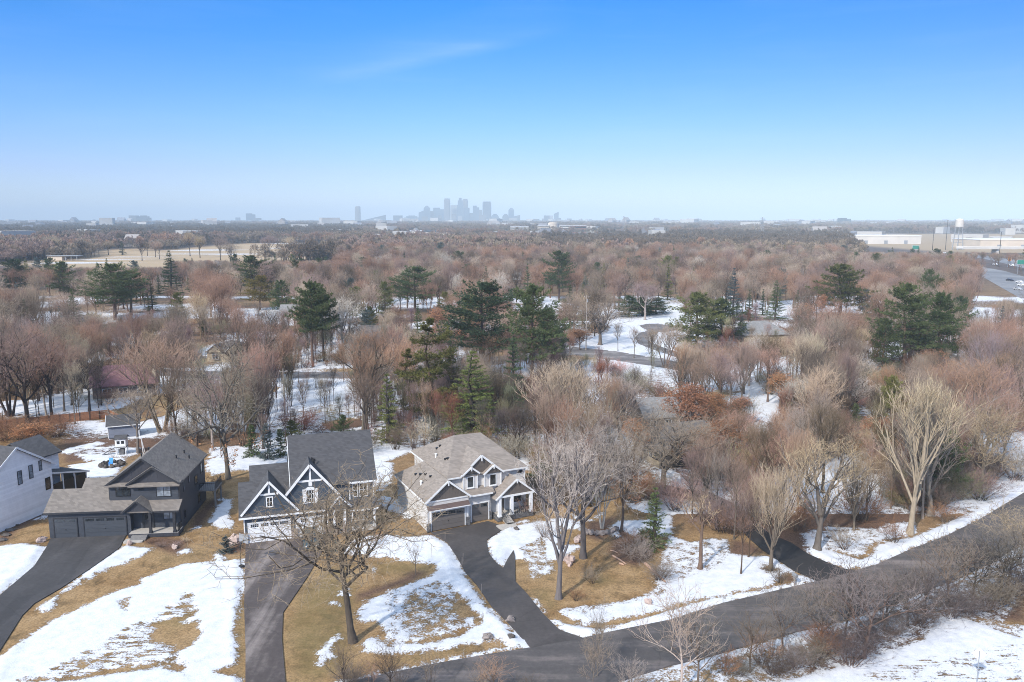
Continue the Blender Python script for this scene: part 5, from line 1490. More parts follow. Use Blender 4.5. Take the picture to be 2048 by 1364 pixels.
def bare_geo(seed, H=16.0, R=6.0, base=0.28, leader=0.6, counts=(8, 6, 5, 4, 3), ang=(26, 58), gnarl=0.14, up=0.13, r0=0.30,
             tw=0.016, low=0.8, lean=0.0, start=None, leafmb=None, leaf_zone=(0, 0.6), leaf_p=0.5, leaf_size=0.2, l1=(0.55, 1.10), thick=1.25):
    rr = random.Random(seed)
    T, Cn = MB(), MB()
    zc = H * (base + 1) / 2 + H * 0.04
    az_, bz_ = H - zc, zc - H * base * low

    lob = [rr.uniform(0, 6.28) for _ in range(4)]
    Rb = R

    def exit_t(p, d):
        a_ = math.atan2(p[1] + d[1] * 3, p[0] + d[0] * 3)
        R = Rb * (1 + 0.20 * math.sin(2 * a_ + lob[0]) + 0.14 * math.sin(3 * a_ + lob[1]) + 0.10 * math.sin(5 * a_ + lob[2]))
        q = (p[0] / R, p[1] / R, (p[2] - zc) / (az_ if d[2] >= 0 else bz_))
        e = (d[0] / R, d[1] / R, d[2] / (az_ if d[2] >= 0 else bz_))
        A_ = e[0] ** 2 + e[1] ** 2 + e[2] ** 2
        B_ = q[0] * e[0] + q[1] * e[1] + q[2] * e[2]
        C_ = q[0] ** 2 + q[1] ** 2 + q[2] ** 2 - 1
        D_ = B_ * B_ - A_ * C_
        if D_ <= 0: return 0.6
        return max((-B_ + math.sqrt(D_)) / A_, 0.3)

    SEG = (7, 5, 4, 3, 2, 1); SID = (8, 6, 5, 4, 3, 3)
    nl = len(counts)

    def branch(p, d, L, r, lvl):
        n = SEG[lvl]; s = L / n
        path = [p]; rad = [r]; dirs = [d]
        g = gnarl * (0.22 if lvl == 0 else 1.0) * (1.25 if lvl >= 3 else 1)
        for i in range(n):
            d = nrm((d[0] + rr.gauss(0, g), d[1] + rr.gauss(0, g), d[2] + rr.gauss(0, g) + up * (0.5 if lvl == 0 else 1)))
            p = (p[0] + d[0] * s, p[1] + d[1] * s, p[2] + d[2] * s)
            path.append(p); dirs.append(d)
            f = (i + 1) / n
            rad.append(r * (1 - (0.62 if lvl else 0.5) * f) if lvl < nl else r * (1 - 0.7 * f))
        if lvl == 0: rad[0] *= 1.45
        (T if lvl <= 2 else Cn).tube(path, rad, SID[lvl])
        if leafmb is not None and lvl >= nl - 1:
            zf = p[2] / H
            if leaf_zone[0] < zf < leaf_zone[1] and rr.random() < leaf_p:
                for _ in range(4):
                    c = (p[0] + rr.gauss(0, 0.25), p[1] + rr.gauss(0, 0.25), p[2] + rr.gauss(0, 0.2))
                    a = nrm((rr.gauss(0, 1), rr.gauss(0, 1), rr.gauss(0, 0.6))); b = nrm((rr.gauss(0, 1), rr.gauss(0, 1), rr.gauss(0, 0.6)))
                    q = leaf_size * rr.uniform(0.6, 1.2)
                    leafmb.poly([(c[0] - a[0] * q, c[1] - a[1] * q, c[2] - a[2] * q), (c[0] + b[0] * q * .6, c[1] + b[1] * q * .6, c[2] + b[2] * q * .6),
                                 (c[0] + a[0] * q, c[1] + a[1] * q, c[2] + a[2] * q), (c[0] - b[0] * q * .6, c[1] - b[1] * q * .6, c[2] - b[2] * q * .6)])
        if lvl >= nl: return
        k = counts[lvl]
        az0 = rr.uniform(0, 6.28)
        for j in range(k):
            if lvl == 0:
                f = (base / leader) + (1 - base / leader) * (j + rr.random()) / k
                f = min(f, 0.999)
            else:
                f = min(0.22 + 0.78 * (j + rr.random() * 0.9) / k, 1.0)
            i = min(int(f * n), n - 1); w = f * n - i
            q = tuple(path[i][m] * (1 - w) + path[i + 1][m] * w for m in range(3))
            rq = rad[i] * (1 - w) + rad[i + 1] * w
            dd = dirs[i + 1]
            th = math.radians(rr.uniform(*ang)) * (1.0 if lvl == 0 else 0.85)
            if lvl == 0: th *= 1.25 - 0.7 * f
            ph = az0 + 2.4 * j + rr.uniform(-0.5, 0.5)
            ax = (dd[1], -dd[0], 0.0) if abs(dd[2]) < 0.95 else (1.0, 0.0, 0.0)
            ax = nrm(ax); bx = (dd[1] * ax[2] - dd[2] * ax[1], dd[2] * ax[0] - dd[0] * ax[2], dd[0] * ax[1] - dd[1] * ax[0])
            st, ct = math.sin(th), math.cos(th)
            e = nrm((dd[0] * ct + (ax[0] * math.cos(ph) + bx[0] * math.sin(ph)) * st, dd[1] * ct + (ax[1] * math.cos(ph) + bx[1] * math.sin(ph)) * st,
                     dd[2] * ct + (ax[2] * math.cos(ph) + bx[2] * math.sin(ph)) * st + (0.05 if lvl else 0)))
            tx = exit_t(q, e)
            if lvl == 0: Lc = tx * rr.uniform(*l1)
            else:
                Lc = L * rr.uniform(0.36, 0.80)
                if tx < 0.35 and rr.random() < 0.5: continue
                Lc = min(Lc, tx * 1.2 + 1.1)
            if Lc < 0.25: continue
            branch(q, e, Lc, max(min(rq * (0.66 if lvl < 2 else 0.6), (Lc * 0.045 + 0.03) * thick), tw), lvl + 1)

    for (p, d, L, r) in (start or [((0, 0, -0.1), nrm((lean, 0, 1)), H * leader, r0)]):
        branch(p, d, L, r, 0)
    return T, Cn


def shrub_geo(seed, H=2.5, R=1.5, stems=16, tw=0.012, counts=(6, 4), r0=0.03, straight=0.12):
    rr = random.Random(seed); T, Cn = MB(), MB()

    def br(p, d, L, r, lvl):
        n = (4, 2, 1)[lvl]; s = L / n; path = [p]; rad = [r]; dirs = [d]
        for i in range(n):
            d = nrm((d[0] + rr.gauss(0, straight), d[1] + rr.gauss(0, straight), d[2] + rr.gauss(0, straight) + 0.04))
            p = (p[0] + d[0] * s, p[1] + d[1] * s, p[2] + d[2] * s); path.append(p); dirs.append(d); rad.append(max(r * (1 - 0.65 * (i + 1) / n), tw * 0.5))
        (T if lvl == 0 else Cn).tube(path, rad, 4 if lvl == 0 else 3)
        if lvl >= len(counts): return
        for j in range(counts[lvl]):
            f = 0.25 + 0.75 * (j + rr.random()) / counts[lvl]; i = min(int(f * n), n - 1)
            q = path[i + 1]; e = nrm((dirs[i][0] + rr.gauss(0, 0.5), dirs[i][1] + rr.gauss(0, 0.5), dirs[i][2] + rr.gauss(0, 0.35) + 0.1))
            br(q, e, L * rr.uniform(0.3, 0.55), max(r * 0.5, tw), lvl + 1)
    for k in range(stems):
        a = rr.uniform(0, 6.28); o = rr.random() ** 0.7
        d = nrm((math.cos(a) * o * R / H * 1.1, math.sin(a) * o * R / H * 1.1, 1))
        br((math.cos(a) * o * 0.25 * R, math.sin(a) * o * 0.25 * R, -0.05), d, H * rr.uniform(0.6, 1.0), r0, 0)
    return T, Cn


def conifer_geo(seed, H=18.0, R=4.5, base=0.3, style='pine', density=1.0, blade=0.42, bw=0.052, r0=0.28):
    rr = random.Random(seed); T, Cn = MB(), MB()
    T.tube([(0, 0, -0.1), (rr.gauss(0, .1), rr.gauss(0, .1), H * 0.35), (rr.gauss(0, .2), rr.gauss(0, .2), H * 0.7), (0, 0, H * 0.97)], [r0 * 1.2, r0 * 0.85, r0 * 0.5, 0.03], 8)

    def tuft(c, out, k, bl):
        for _ in range(k):
            d = nrm((out[0] * 0.7 + rr.gauss(0, 0.62), out[1] * 0.7 + rr.gauss(0, 0.62), out[2] * 0.7 + rr.gauss(0, 0.55) + (0.35 if style == 'pine' else -0.05)))
            s = nrm((rr.gauss(0, 1), rr.gauss(0, 1), rr.gauss(0, 1)))
            L = bl * rr.uniform(0.6, 1.25); w = bw
            n = len(Cn.v)
            Cn.v.extend([(c[0] - s[0] * w, c[1] - s[1] * w, c[2] - s[2] * w), (c[0] + s[0] * w, c[1] + s[1] * w, c[2] + s[2] * w), (c[0] + d[0] * L, c[1] + d[1] * L, c[2] + d[2] * L)])
            Cn.f.append((n, n + 1, n + 2)); Cn.m.append(0)

    if style == 'pine':
        nw = int(14 * density)
        for w in range(nw):
            t = (w + rr.uniform(-0.3, 0.3)) / (nw - 1); t = min(max(t, 0), 1)
            z = H * (base + (0.97 - base) * t)
            prof = 1.28 * R * (math.sin(math.pi * min(1, (0.30 + 0.70 * t))) ** 0.7 * 0.95 + 0.10)
            for j in range(rr.choice((4, 5, 5, 6))):
                a = rr.uniform(0, 6.28); L = prof * rr.uniform(0.55, 1.18); el = math.radians(rr.uniform(-8, 16) + 34 * t ** 2)
                d = (math.cos(a) * math.cos(el), math.sin(a) * math.cos(el), math.sin(el))
                path = [(0, 0, z)]; n = 5
                for i in range(n):
                    p = path[-1]; path.append((p[0] + d[0] * L / n, p[1] + d[1] * L / n, p[2] + (d[2] + 0.10 * (i - 1)) * L / n))
                T.tube(path, [0.075 * (1 - 0.8 * i / n) for i in range(n + 1)], 4)
                side = (-math.sin(a), math.cos(a), 0)
                nt = int(20 + 38 * L / R)
                for i in range(nt):
                    f = 0.30 + 0.70 * (i + rr.random()) / nt
                    q = min(int(f * n), n - 1); u = f * n - q
                    c = [path[q][m] * (1 - u) + path[q + 1][m] * u for m in range(3)]
                    wd = (0.10 + 0.30 * math.sin(math.pi * min(f, 0.97))) * L * rr.uniform(-1, 1)
                    c = (c[0] + side[0] * wd - d[0] * abs(wd) * 0.35, c[1] + side[1] * wd - d[1] * abs(wd) * 0.35, c[2] + abs(wd) * 0.05 + rr.gauss(0.05, 0.24))
                    tuft(c, d, 10, blade)
        tuft((0, 0, H * 0.96), (0, 0, 1), 26, blade)
    else:
        nw = int(max(16, H * 1.7) * density)
        for w in range(nw):
            t = (w + rr.uniform(-0.4, 0.4)) / nw; t = min(max(t, 0), 0.99)
            z = H * (base + (1 - base) * t)
            prof = R * (1 - t) ** 0.88 + 0.10
            droop = math.radians(rr.uniform(-22, -6) + 40 * t)
            for j in range(7 if t < 0.8 else 5):
                a = rr.uniform(0, 6.28); L = prof * rr.uniform(0.72, 1.12)
                d = (math.cos(a) * math.cos(droop), math.sin(a) * math.cos(droop), math.sin(droop))
                side = (-math.sin(a), math.cos(a), 0)
                T.tube([(0, 0, z), (d[0] * L * 0.92, d[1] * L * 0.92, z + d[2] * L * 0.92)], [0.035, 0.01], 3)
                nt = max(4, int(L * 5.5))
                for i in range(nt):
                    f = 0.12 + 0.88 * (i + rr.random()) / nt
                    wd = 0.22 * L * rr.uniform(-1, 1) * (1.1 - f)
                    c = (d[0] * L * f + side[0] * wd, d[1] * L * f + side[1] * wd, z + d[2] * L * f + 0.12 * L * f * f + rr.gauss(0, 0.05))
                    tuft(c, d, 8, blade * 0.8)
        tuft((0, 0, H * 0.97), (0, 0, 1), 12, blade * 0.7)
    return T, Cn


class Proto:
    def __init__(s, name, T, Cn, H, R, cmat, leaf=None):
        s.H, s.R = H, R
        if len(Cn.v) > 50 and cmat == 'twig':                     # true spread of the grown plant
            q = np.array(Cn.v); s.H = float(q[:, 2].max()); s.R = float(np.percentile(np.hypot(q[:, 0], q[:, 1]), 97))
        s.trunk = T.mesh(name + '_trunk', M['bark'], True)
        s.crown = Cn.mesh(name + '_crown', M[cmat])
        s.leaf = leaf.mesh(name + '_leaves', M['leaf']) if leaf else None
        # one joined copy for the far masses
        F = MB(); F.v = list(T.v) + list(Cn.v); o = len(T.v)
        F.f = list(T.f) + [tuple(i + o for i in q) for q in Cn.f]; F.m = [0] * len(T.f) + [1] * len(Cn.f)
        s.far = F


P = {}
P['round0'] = Proto('round', *bare_geo(1, 16, 6.2), 16, 6.2, 'twig')
P['round1'] = Proto('round', *bare_geo(2, 16, 7.0, base=0.24, ang=(32, 64)), 16, 7.0, 'twig')
P['round2'] = Proto('round', *bare_geo(3, 16, 5.4, base=0.3, leader=0.7), 16, 5.4, 'twig')
P['vase0'] = Proto('vase', *bare_geo(4, 14, 5.0, base=0.12, leader=0.35, counts=(9, 6, 6, 4, 2), ang=(15, 38), gnarl=0.07, up=0.16, r0=0.26, low=0.6), 14, 5.0, 'twig')
P['vase1'] = Proto('vase', *bare_geo(5, 14, 4.2, base=0.15, leader=0.45, counts=(9, 6, 6, 4, 2), ang=(14, 34), gnarl=0.07, up=0.18, r0=0.24, low=0.6), 14, 4.2, 'twig')
P['slim'] = Proto('slim', *bare_geo(6, 15, 3.2, base=0.35, leader=0.8, counts=(12, 6, 5, 4), ang=(25, 50), gnarl=0.10, r0=0.17), 15, 3.2, 'twig')
P['spread'] = Proto('spread', *bare_geo(7, 15, 8.0, base=0.22, leader=0.55, counts=(8, 6, 5, 4, 3), ang=(36, 68), gnarl=0.18, up=0.08, r0=0.36), 15, 8.0, 'twig')
P['multi'] = Proto('multi', *bare_geo(8, 16, 6.5, base=0.3, leader=0.62, counts=(5, 5, 5, 3, 2), ang=(18, 45), gnarl=0.11, up=0.12,
                   start=[((0.3 * math.cos(k * 1.6), 0.3 * math.sin(k * 1.6), -0.1), nrm((0.28 * math.cos(k * 1.6), 0.28 * math.sin(k * 1.6), 1)), 9.5, 0.2) for k in range(4)]), 16, 6.5, 'twig')
_l = MB(); _g = bare_geo(9, 14, 5.6, base=0.22, leafmb=_l, leaf_zone=(0.1, 1.1), leaf_p=0.95, counts=(8, 6, 5, 3, 2), leaf_size=0.22, gnarl=0.2)
P['leafy'] = Proto('leafy', *_g, 14, 5.6, 'twig', _l)
_l = MB(); _g = bare_geo(10, 14, 5.2, base=0.2, leafmb=_l, leaf_zone=(0.05, 0.62), leaf_p=0.85, counts=(9, 7, 5, 4, 2), leaf_size=0.24, gnarl=0.2)
P['leafy_low'] = Proto('leafy', *_g, 14, 5.2, 'twig', _l)
P['pine0'] = Proto('pine', *conifer_geo(21, 18, 5.0, 0.32), 18, 5.0, 'needle')
P['pine1'] = Proto('pine', *conifer_geo(22, 18, 4.4, 0.28), 18, 4.4, 'needle')
P['pine2'] = Proto('pine', *conifer_geo(23, 18, 4.0, 0.42, density=0.9), 18, 4.0, 'needle')
P['thin_pine'] = Proto('pine', *conifer_geo(24, 18, 3.4, 0.25, density=0.62), 18, 3.4, 'needle')
P['pine3'] = Proto('pine', *conifer_geo(27, 18, 3.8, 0.46), 18, 3.8, 'needle')
P['low_pine'] = Proto('pine', *conifer_geo(25, 14, 4.2, 0.10, density=1.1), 14, 4.2, 'needle')
P['spruce0'] = Proto('spruce', *conifer_geo(31, 12, 2.6, 0.05, 'spruce'), 12, 2.6, 'needle')
P['spruce1'] = Proto('spruce', *conifer_geo(32, 15, 3.6, 0.06, 'spruce'), 15, 3.6, 'needle')
P['spruce_small'] = Proto('spruce', *conifer_geo(33, 4, 1.3, 0.04, 'spruce', blade=0.3, bw=0.035, r0=0.06), 4, 1.3, 'needle')
P['shrub0'] = Proto('shrub', *shrub_geo(41), 2.5, 1.5, 'twig')
P['shrub1'] = Proto('shrub', *shrub_geo(42, 3.6, 2.0, 22, counts=(7, 5)), 3.6, 2.0, 'twig')
P['shrub2'] = Proto('shrub', *shrub_geo(43, 4.5, 1.4, 12, counts=(6, 4), straight=0.07), 4.5, 1.4, 'twig')
P['thicket'] = Proto('thicket', *shrub_geo(44, 4.2, 3.0, 46, counts=(8, 6), straight=0.2), 4.2, 3.0, 'twig')

TONE = dict(greybrown=(0.29, 0.235, 0.19), mauve=(0.30, 0.218, 0.20), reddish=(0.34, 0.215, 0.165), pale=(0.47, 0.39, 0.315), silver=(0.50, 0.46, 0.43), dark=(0.15, 0.118, 0.098),
            tan=(0.46, 0.355, 0.24), pink=(0.42, 0.335, 0.285), russet=(0.25, 0.135, 0.085), cream=(0.50, 0.41, 0.30), scrub=(0.21, 0.175, 0.15), scrubdark=(0.12, 0.095, 0.082),
            pine=(0.120, 0.158, 0.064), olive=(0.200, 0.205, 0.064), blue=(0.150, 0.190, 0.172), deep=(0.090, 0.130, 0.060), lime=(0.24, 0.28, 0.08), yellow=(0.20, 0.16, 0.045), cedar=(0.10, 0.12, 0.03))
for k_ in ('greybrown', 'mauve', 'reddish', 'pale', 'silver', 'dark', 'tan', 'pink', 'russet'):
    TONE[k_] = tuple(min(0.8, c * TWIG_GAIN * w_) for c, w_ in zip(TONE[k_], (1.04, 1.0, 0.90)))
TONEWORD = dict(lime='bright olive', cream='cream', scrub='grey brown', scrubdark='dark', greybrown='grey brown', mauve='mauve grey', reddish='reddish', pale='pale', silver='silvery', dark='dark', tan='tan', pink='pinkish', russet='russet',
                pine='dark green', olive='olive green', blue='blue green', deep='very dark green', yellow='yellowish', cedar='bright green')
LEAFC = (0.44, 0.215, 0.115)
BARK = dict(oakbark=(0.135, 0.11, 0.092), grey=(0.20, 0.165, 0.135), dark=(0.10, 0.08, 0.068), pale=(0.42, 0.35, 0.28), brown=(0.17, 0.115, 0.085), white=(0.6, 0.55, 0.5))
KEEP = []           # (left, top, right, bottom, base row) of things that must not be hidden by the woods planted later
TREES = []          # (x, y, radius) of everything planted
LANDMARKS = []      # (short phrase, px, py)
USED = set()


def plant(name, proto, x, y, H, Rm, tone, bark='grey', label=None, cat='tree', group=None, rz=None, leaf_tone=None, z=None):
    p = P[proto]
    rr = random.Random(int(x * 131 + y * 977))
    o = bpy.data.objects.new(name, None); COL.objects.link(o)
    z = (ground_height(x, y) if 58 < y < 132 and abs(x) < 75 else 0.0) if z is None else z
    o.location = (x, y, z)
    o.rotation_euler = (0, 0, rr.uniform(0, 6.28) if rz is None else rz)
    o.scale = (Rm / p.R, Rm / p.R, H / p.H)
    o['label'] = label; o['category'] = cat
    if group: o['group'] = group
    j = [rr.uniform(0.88, 1.12) for _ in range(3)]; v = rr.uniform(0.70, 1.18)
    parts = [('trunk' if cat == 'tree' else 'stem', p.trunk, BARK[bark]), ('crown' if cat == 'tree' else 'twig_mass', p.crown, TONE[tone])]
    if p.leaf: parts.append(('leaves', p.leaf, LEAFC))
    for nm, me, c in parts:
        q = bpy.data.objects.new(nm, me); COL.objects.link(q); q.parent = o
        q.color = (min(1, c[0] * v * j[0]), min(1, c[1] * v * (0.5 + 0.5 * j[0])), min(1, c[2] * v * j[2]), 1)
    TREES.append((x, y, max(1.0, Rm * 0.55)))
    return o


def hero(name, proto, px, py, ptop, wpx, tone, bark, label, short=None, cat='tree', group=None, rz=None, leaf_tone=None):
    x, y = G(px, py)
    H = zat(px, ptop, y)
    Rm = 0.5 * wpx * (y * math.cos(TILT) + (CAM_H - H * 0.6) * math.sin(TILT)) / FPX
    o = plant(name, proto, x, y, H, Rm, tone, bark, label, cat, group, rz, leaf_tone)
    USED.add(label)
    if cat == 'tree' and (P[proto].crown.materials[0].name == 'needles' or proto in ('cotton', 'leafy')):
        KEEP.append((px - wpx * 0.42, ptop, px + wpx * 0.42, ptop + 0.72 * (py - ptop), py + 3))
    if short: LANDMARKS.append((short, px, py))
    return o


for s_, px, py in (('the charcoal house', 300, 930), ('the slate blue house', 650, 880), ('the greige house', 940, 870), ('the maroon roof', 235, 765), ('the tan hip roof', 1320, 880),
                   ('the grey hip roof', 1540, 660), ('the garden shed', 215, 850), ('the beige house', 450, 700), ('the play tower', 232, 900), ('the utility pole', 570, 800),
                   ('the curving far driveway', 1290, 660), ('the side driveway', 1580, 1110), ('the mailbox', 1590, 1165), ('the grey sign', 1957, 1310), ('the white house', 60, 900), ('the far white manor', 945, 575)):
    LANDMARKS.append((s_, px, py))

# ---- surveyed trees: nearest ones with meshes of their own
_T = bare_geo(131, 17, 9.5, base=0.36, leader=0.66, counts=(11, 6, 5, 4, 2), ang=(45, 76), gnarl=0.27, up=0.05, r0=0.36, tw=0.022, low=0.7, l1=(0.9, 1.25), thick=1.6)
P['oak_front'] = Proto('oak', *_T, 17, 9.5, 'twig')
_l = MB(); _T = bare_geo(102, 22, 9.0, base=0.24, leader=0.6, counts=(11, 6, 6, 4, 2), ang=(40, 80), gnarl=0.18, up=0.06, r0=0.5, low=0.7, l1=(0.75, 1.15), thick=1.4, tw=0.02, leafmb=_l, leaf_zone=(0.1, 0.36), leaf_p=0.8, leaf_size=0.24)
P['oak_leaf'] = Proto('oak', *_T, 22, 9.0, 'twig', _l)
P['fork'] = Proto('forked', *bare_geo(103, 17, 5.5, base=0.33, leader=0.66, counts=(5, 4, 4, 3, 2), ang=(25, 66), gnarl=0.18, r0=0.34,
                  start=[((0, 0, -0.1), (0.05, 0, 1), 6.0, 0.42), ((0.25, 0, 5.6), nrm((-0.28, 0.05, 1)), 8.0, 0.26), ((0.3, 0, 5.6), nrm((0.35, 0, 1)), 7.5, 0.28)]), 17, 5.5, 'twig')
P['cotton'] = Proto('cottonwood', *bare_geo(104, 22, 7.0, base=0.30, leader=0.78, counts=(6, 5, 4, 3), ang=(14, 38), gnarl=0.09, up=0.12, r0=0.3, tw=0.026,
                    start=[((0, 0, -0.1), nrm((0.08, 0, 1)), 9.0, 0.36), ((0.6, 0, 8.0), nrm((-0.22, 0.05, 1)), 11.0, 0.2), ((0.7, 0, 8.6), nrm((0.12, 0, 1)), 12.0, 0.24), ((0.7, 0, 8.2), nrm((0.42, 0.1, 1)), 9.0, 0.14)]), 22, 7.0, 'twig')
P['broken'] = Proto('broken', *bare_geo(105, 9, 4.0, base=0.5, leader=0.75, counts=(5, 4, 3, 2), ang=(25, 60), gnarl=0.2, r0=0.3), 9, 4.0, 'twig')
P['scrub'] = Proto('scrub', *bare_geo(106, 8, 4.4, base=0.25, leader=0.55, counts=(8, 6, 4, 3, 2), ang=(35, 70), gnarl=0.22, r0=0.16, tw=0.018, thick=1.3), 8, 4.4, 'twig')
P['scrub1'] = Proto('scrub', *bare_geo(107, 9, 3.2, base=0.25, leader=0.65, counts=(8, 6, 5, 3), ang=(25, 60), gnarl=0.2, r0=0.12, tw=0.014), 9, 3.2, 'twig')
P['sapling'] = Proto('sapling', *bare_geo(108, 4.5, 1.5, base=0.3, leader=0.8, counts=(9, 5, 4), ang=(25, 50), gnarl=0.1, r0=0.06, tw=0.01), 4.5, 1.5, 'twig')

hero('oak_tree', 'oak_front', 706, 1283, 920, 440, 'greybrown', 'oakbark', 'big gnarled leafless oak standing in the lawn in front of the slate blue house', 'the big gnarled oak', rz=0.6)
hero('oak_tree', 'oak_leaf', 456, 957, 660, 230, 'greybrown', 'grey', 'stout oak with rusty leaves low down between the charcoal and slate houses', 'the rusty leaved stout oak', rz=1.0, leaf_tone='russet')
hero('bare_tree', 'fork', 1117, 1196, 850, 185, 'pale', 'grey', 'big bare tree forking low, pink boulders at its right, beside the brown driveway', 'the forked lawn tree', rz=0.2)
hero('bare_tree', 'spread', 1166, 1115, 812, 250, 'pale', 'grey', 'thick straight trunk behind the forked lawn tree right of the greige porch', 'the thick lawn trunk', rz=2.0)
hero('bare_tree', 'multi', 1204, 1056, 905, 80, 'pale', 'white', 'clump of slim pale birch stems rising from the curved stone planter', 'the birch clump')
hero('oak_tree', 'leafy_low', 1243, 1062, 840, 120, 'greybrown', 'brown', 'oak with few orange leaves standing in snow left of the small spruce', 'the orange tinged oak')
hero('bare_tree', 'spread', 1325, 983, 800, 260, 'greybrown', 'grey', 'leaning thick bare trunk in front of the tan hip roofed house', 'the leaning trunk by the tan house', rz=3.4)
hero('bare_tree', 'cotton', 1820, 1067, 738, 215, 'cream', 'pale', 'tallest pale cottonwood with cream limbs above the roadside snow', 'the pale cottonwood', rz=0.0)
hero('bare_tree', 'slim', 1845, 1037, 760, 100, 'cream', 'pale', 'slender pale trunk just right of the tallest cottonwood', 'the slender pale trunk')
hero('bare_tree', 'cotton', 1862, 1030, 800, 200, 'pink', 'pale', 'leaning pale cottonwood behind its taller neighbour on the right woods edge', 'the leaning cottonwood', rz=2.5)
hero('bare_tree', 'vase1', 1541, 1140, 905, 120, 'pale', 'grey', 'upright pale ash in a mulch ring beside the wet side driveway', 'the upright ash', rz=0.4)
hero('bare_tree', 'slim', 1482, 1148, 960, 70, 'mauve', 'brown', 'young slim tree left of the upright ash on snow', 'the young slim tree')
hero('bare_tree', 'slim', 1497, 1115, 940, 80, 'mauve', 'brown', 'thin dark stemmed tree behind the upright ash')
hero('bare_tree', 'broken', 1400, 1138, 985, 110, 'tan', 'brown', 'storm broken tree with splintered tan limbs on the snowy right lawn', 'the storm broken tree')
hero('bare_tree', 'fork', 1634, 1100, 860, 210, 'tan', 'grey', 'forked leaning roadside tree right of the side driveway mouth', 'the forked roadside tree', rz=0.3)
hero('bare_tree', 'vase0', 1120, 905, 712, 170, 'pink', 'grey', 'dense pinkish vase shaped maple behind the greige house', 'the pinkish maple')
hero('bare_tree', 'vase1', 1240, 880, 742, 120, 'pink', 'grey', 'second pinkish vase shaped maple, right of the denser one', 'the second pinkish maple')
hero('bare_tree', 'multi', 324, 864, 655, 200, 'mauve', 'grey', 'many stemmed mauve tree right behind the charcoal house roof', 'the many stemmed mauve tree')
hero('bare_tree', 'slim', 276, 906, 765, 130, 'greybrown', 'grey', 'leaning thin trunk between the play tower and the charcoal roof', 'the leaning yard trunk')
hero('bare_tree', 'slim', 179, 823, 690, 120, 'dark', 'dark', 'dark bare tree in front of the maroon roofed house', 'the dark tree by the maroon roof')
hero('bare_tree', 'spread', 56, 854, 640, 190, 'mauve', 'dark', 'large dark limbed tree at the left edge above the orange leaved thicket', 'the large left edge tree')
hero('bare_tree', 'multi', 20, 832, 610, 160, 'greybrown', 'dark', 'bare tree cut by the left frame edge', 'the left frame tree')
hero('bare_tree', 'round0', 105, 845, 660, 120, 'reddish', 'dark', 'reddish tree between the left edge tree and the maroon roof', 'the reddish left tree')
hero('bare_tree', 'slim', 726, 860, 690, 110, 'reddish', 'grey', 'left leaning trunk of the pair behind the slate blue roof', 'the leaning trunk pair', rz=1.0)
hero('bare_tree', 'fork', 732, 858, 645, 140, 'reddish', 'grey', 'taller forked trunk of the pair behind the slate blue roof', rz=0.1)
hero('bare_tree', 'round1', 493, 838, 592, 190, 'mauve', 'grey', 'tall spreading bare tree left of the utility pole', 'the tall tree left of the pole')
hero('oak_tree', 'leafy', 1372, 885, 762, 130, 'russet', 'brown', 'orange leaved oak behind the tan hip roofed house', 'the orange leaved oak', leaf_tone='russet')
for (pr, px, py, pt, w, tn, lab) in (('slim', 1385, 1038, 880, 80, 'mauve', 'slim mauve tree in the brush left of the storm broken tree'), ('slim', 1432, 1056, 890, 80, 'greybrown', 'slim grey brown tree behind the storm broken tree'),
                                 ('slim', 1468, 1078, 900, 80, 'mauve', 'slim mauve tree left of the side driveway'),
                                 ('vase1', 1412, 1005, 850, 90, 'mauve', 'narrow mauve vase tree in front of the tan roof right end'),
                                 ('slim', 1236, 702, 640, 30, 'greybrown', 'thin tree screening the snowy clearing on its left'), ('slim', 1268, 716, 650, 36, 'mauve', 'thin mauve tree screening the middle of the snowy clearing'),
                                 ('multi', 1330, 735, 640, 90, 'greybrown', 'many stemmed tree in front of the curving far driveway'), ('slim', 1305, 712, 655, 30, 'greybrown', 'thin tree at the foot of the curving far driveway')):
    hero('bare_tree', pr, px, py, pt, w, tn, 'grey', lab, None)
hero('oak_tree', 'leafy', 1345, 915, 845, 80, 'russet', 'brown', 'low orange leaved oak in front of the tan roof corner', 'the low orange oak')
for (px, py, pt, w, lab) in ((1268, 930, 832, 84, 'rust leaved oak at the left end of the tan house'), (1392, 957, 850, 96, 'rust leaved oak in front of the tan garage wall'), (1436, 932, 832, 84, 'rust leaved oak at the right corner of the tan house'), (1425, 862, 782, 80, 'rust leaved oak right of the larger orange oak'),
                             (1478, 850, 790, 70, 'loose rusty oak between the orange oaks and the silver upright tree'), (1560, 815, 742, 80, 'rusty oak behind the silver upright tree'),
                             (1330, 845, 785, 60, 'small rusty oak behind the larger orange oak'), (1765, 905, 830, 90, 'rusty oak behind the forked roadside tree'), (70, 905, 842, 90, 'rust leaved oak behind the white house roof')):
    hero('oak_tree', 'leafy', px, py, pt, w, 'greybrown', 'brown', lab, None)
hero('oak_tree', 'leafy', 1160, 700, 655, 60, 'russet', 'brown', 'small orange leaved oak left of the far clearing', 'the small orange oak')
hero('oak_tree', 'leafy', 880, 700, 610, 70, 'russet', 'brown', 'orange leaved oak left of the broad dark pine', 'the orange oak by the pine')
hero('bare_tree', 'round2', 1290, 640, 558, 80, 'mauve', 'pale', 'isolated tree with pale trunk on the snowy far clearing', 'the isolated clearing tree')
hero('bare_tree', 'spread', 1200, 690, 590, 150, 'greybrown', 'grey', 'spreading bare tree at the left edge of the snowy clearing', 'the clearing edge tree')
hero('bare_tree', 'round1', 1655, 735, 588, 190, 'reddish', 'brown', 'huge russet domed tree right of the grey hip roof', 'the huge russet tree')
hero('bare_tree', 'vase0', 1680, 840, 745, 150, 'silver', 'grey', 'silvery vase shaped tree left of the dark cedar', 'the silvery vase tree')
hero('bare_tree', 'vase1', 1610, 835, 750, 110, 'silver', 'grey', 'silver grey upright tree in front of the russet dome', 'the silver upright tree')
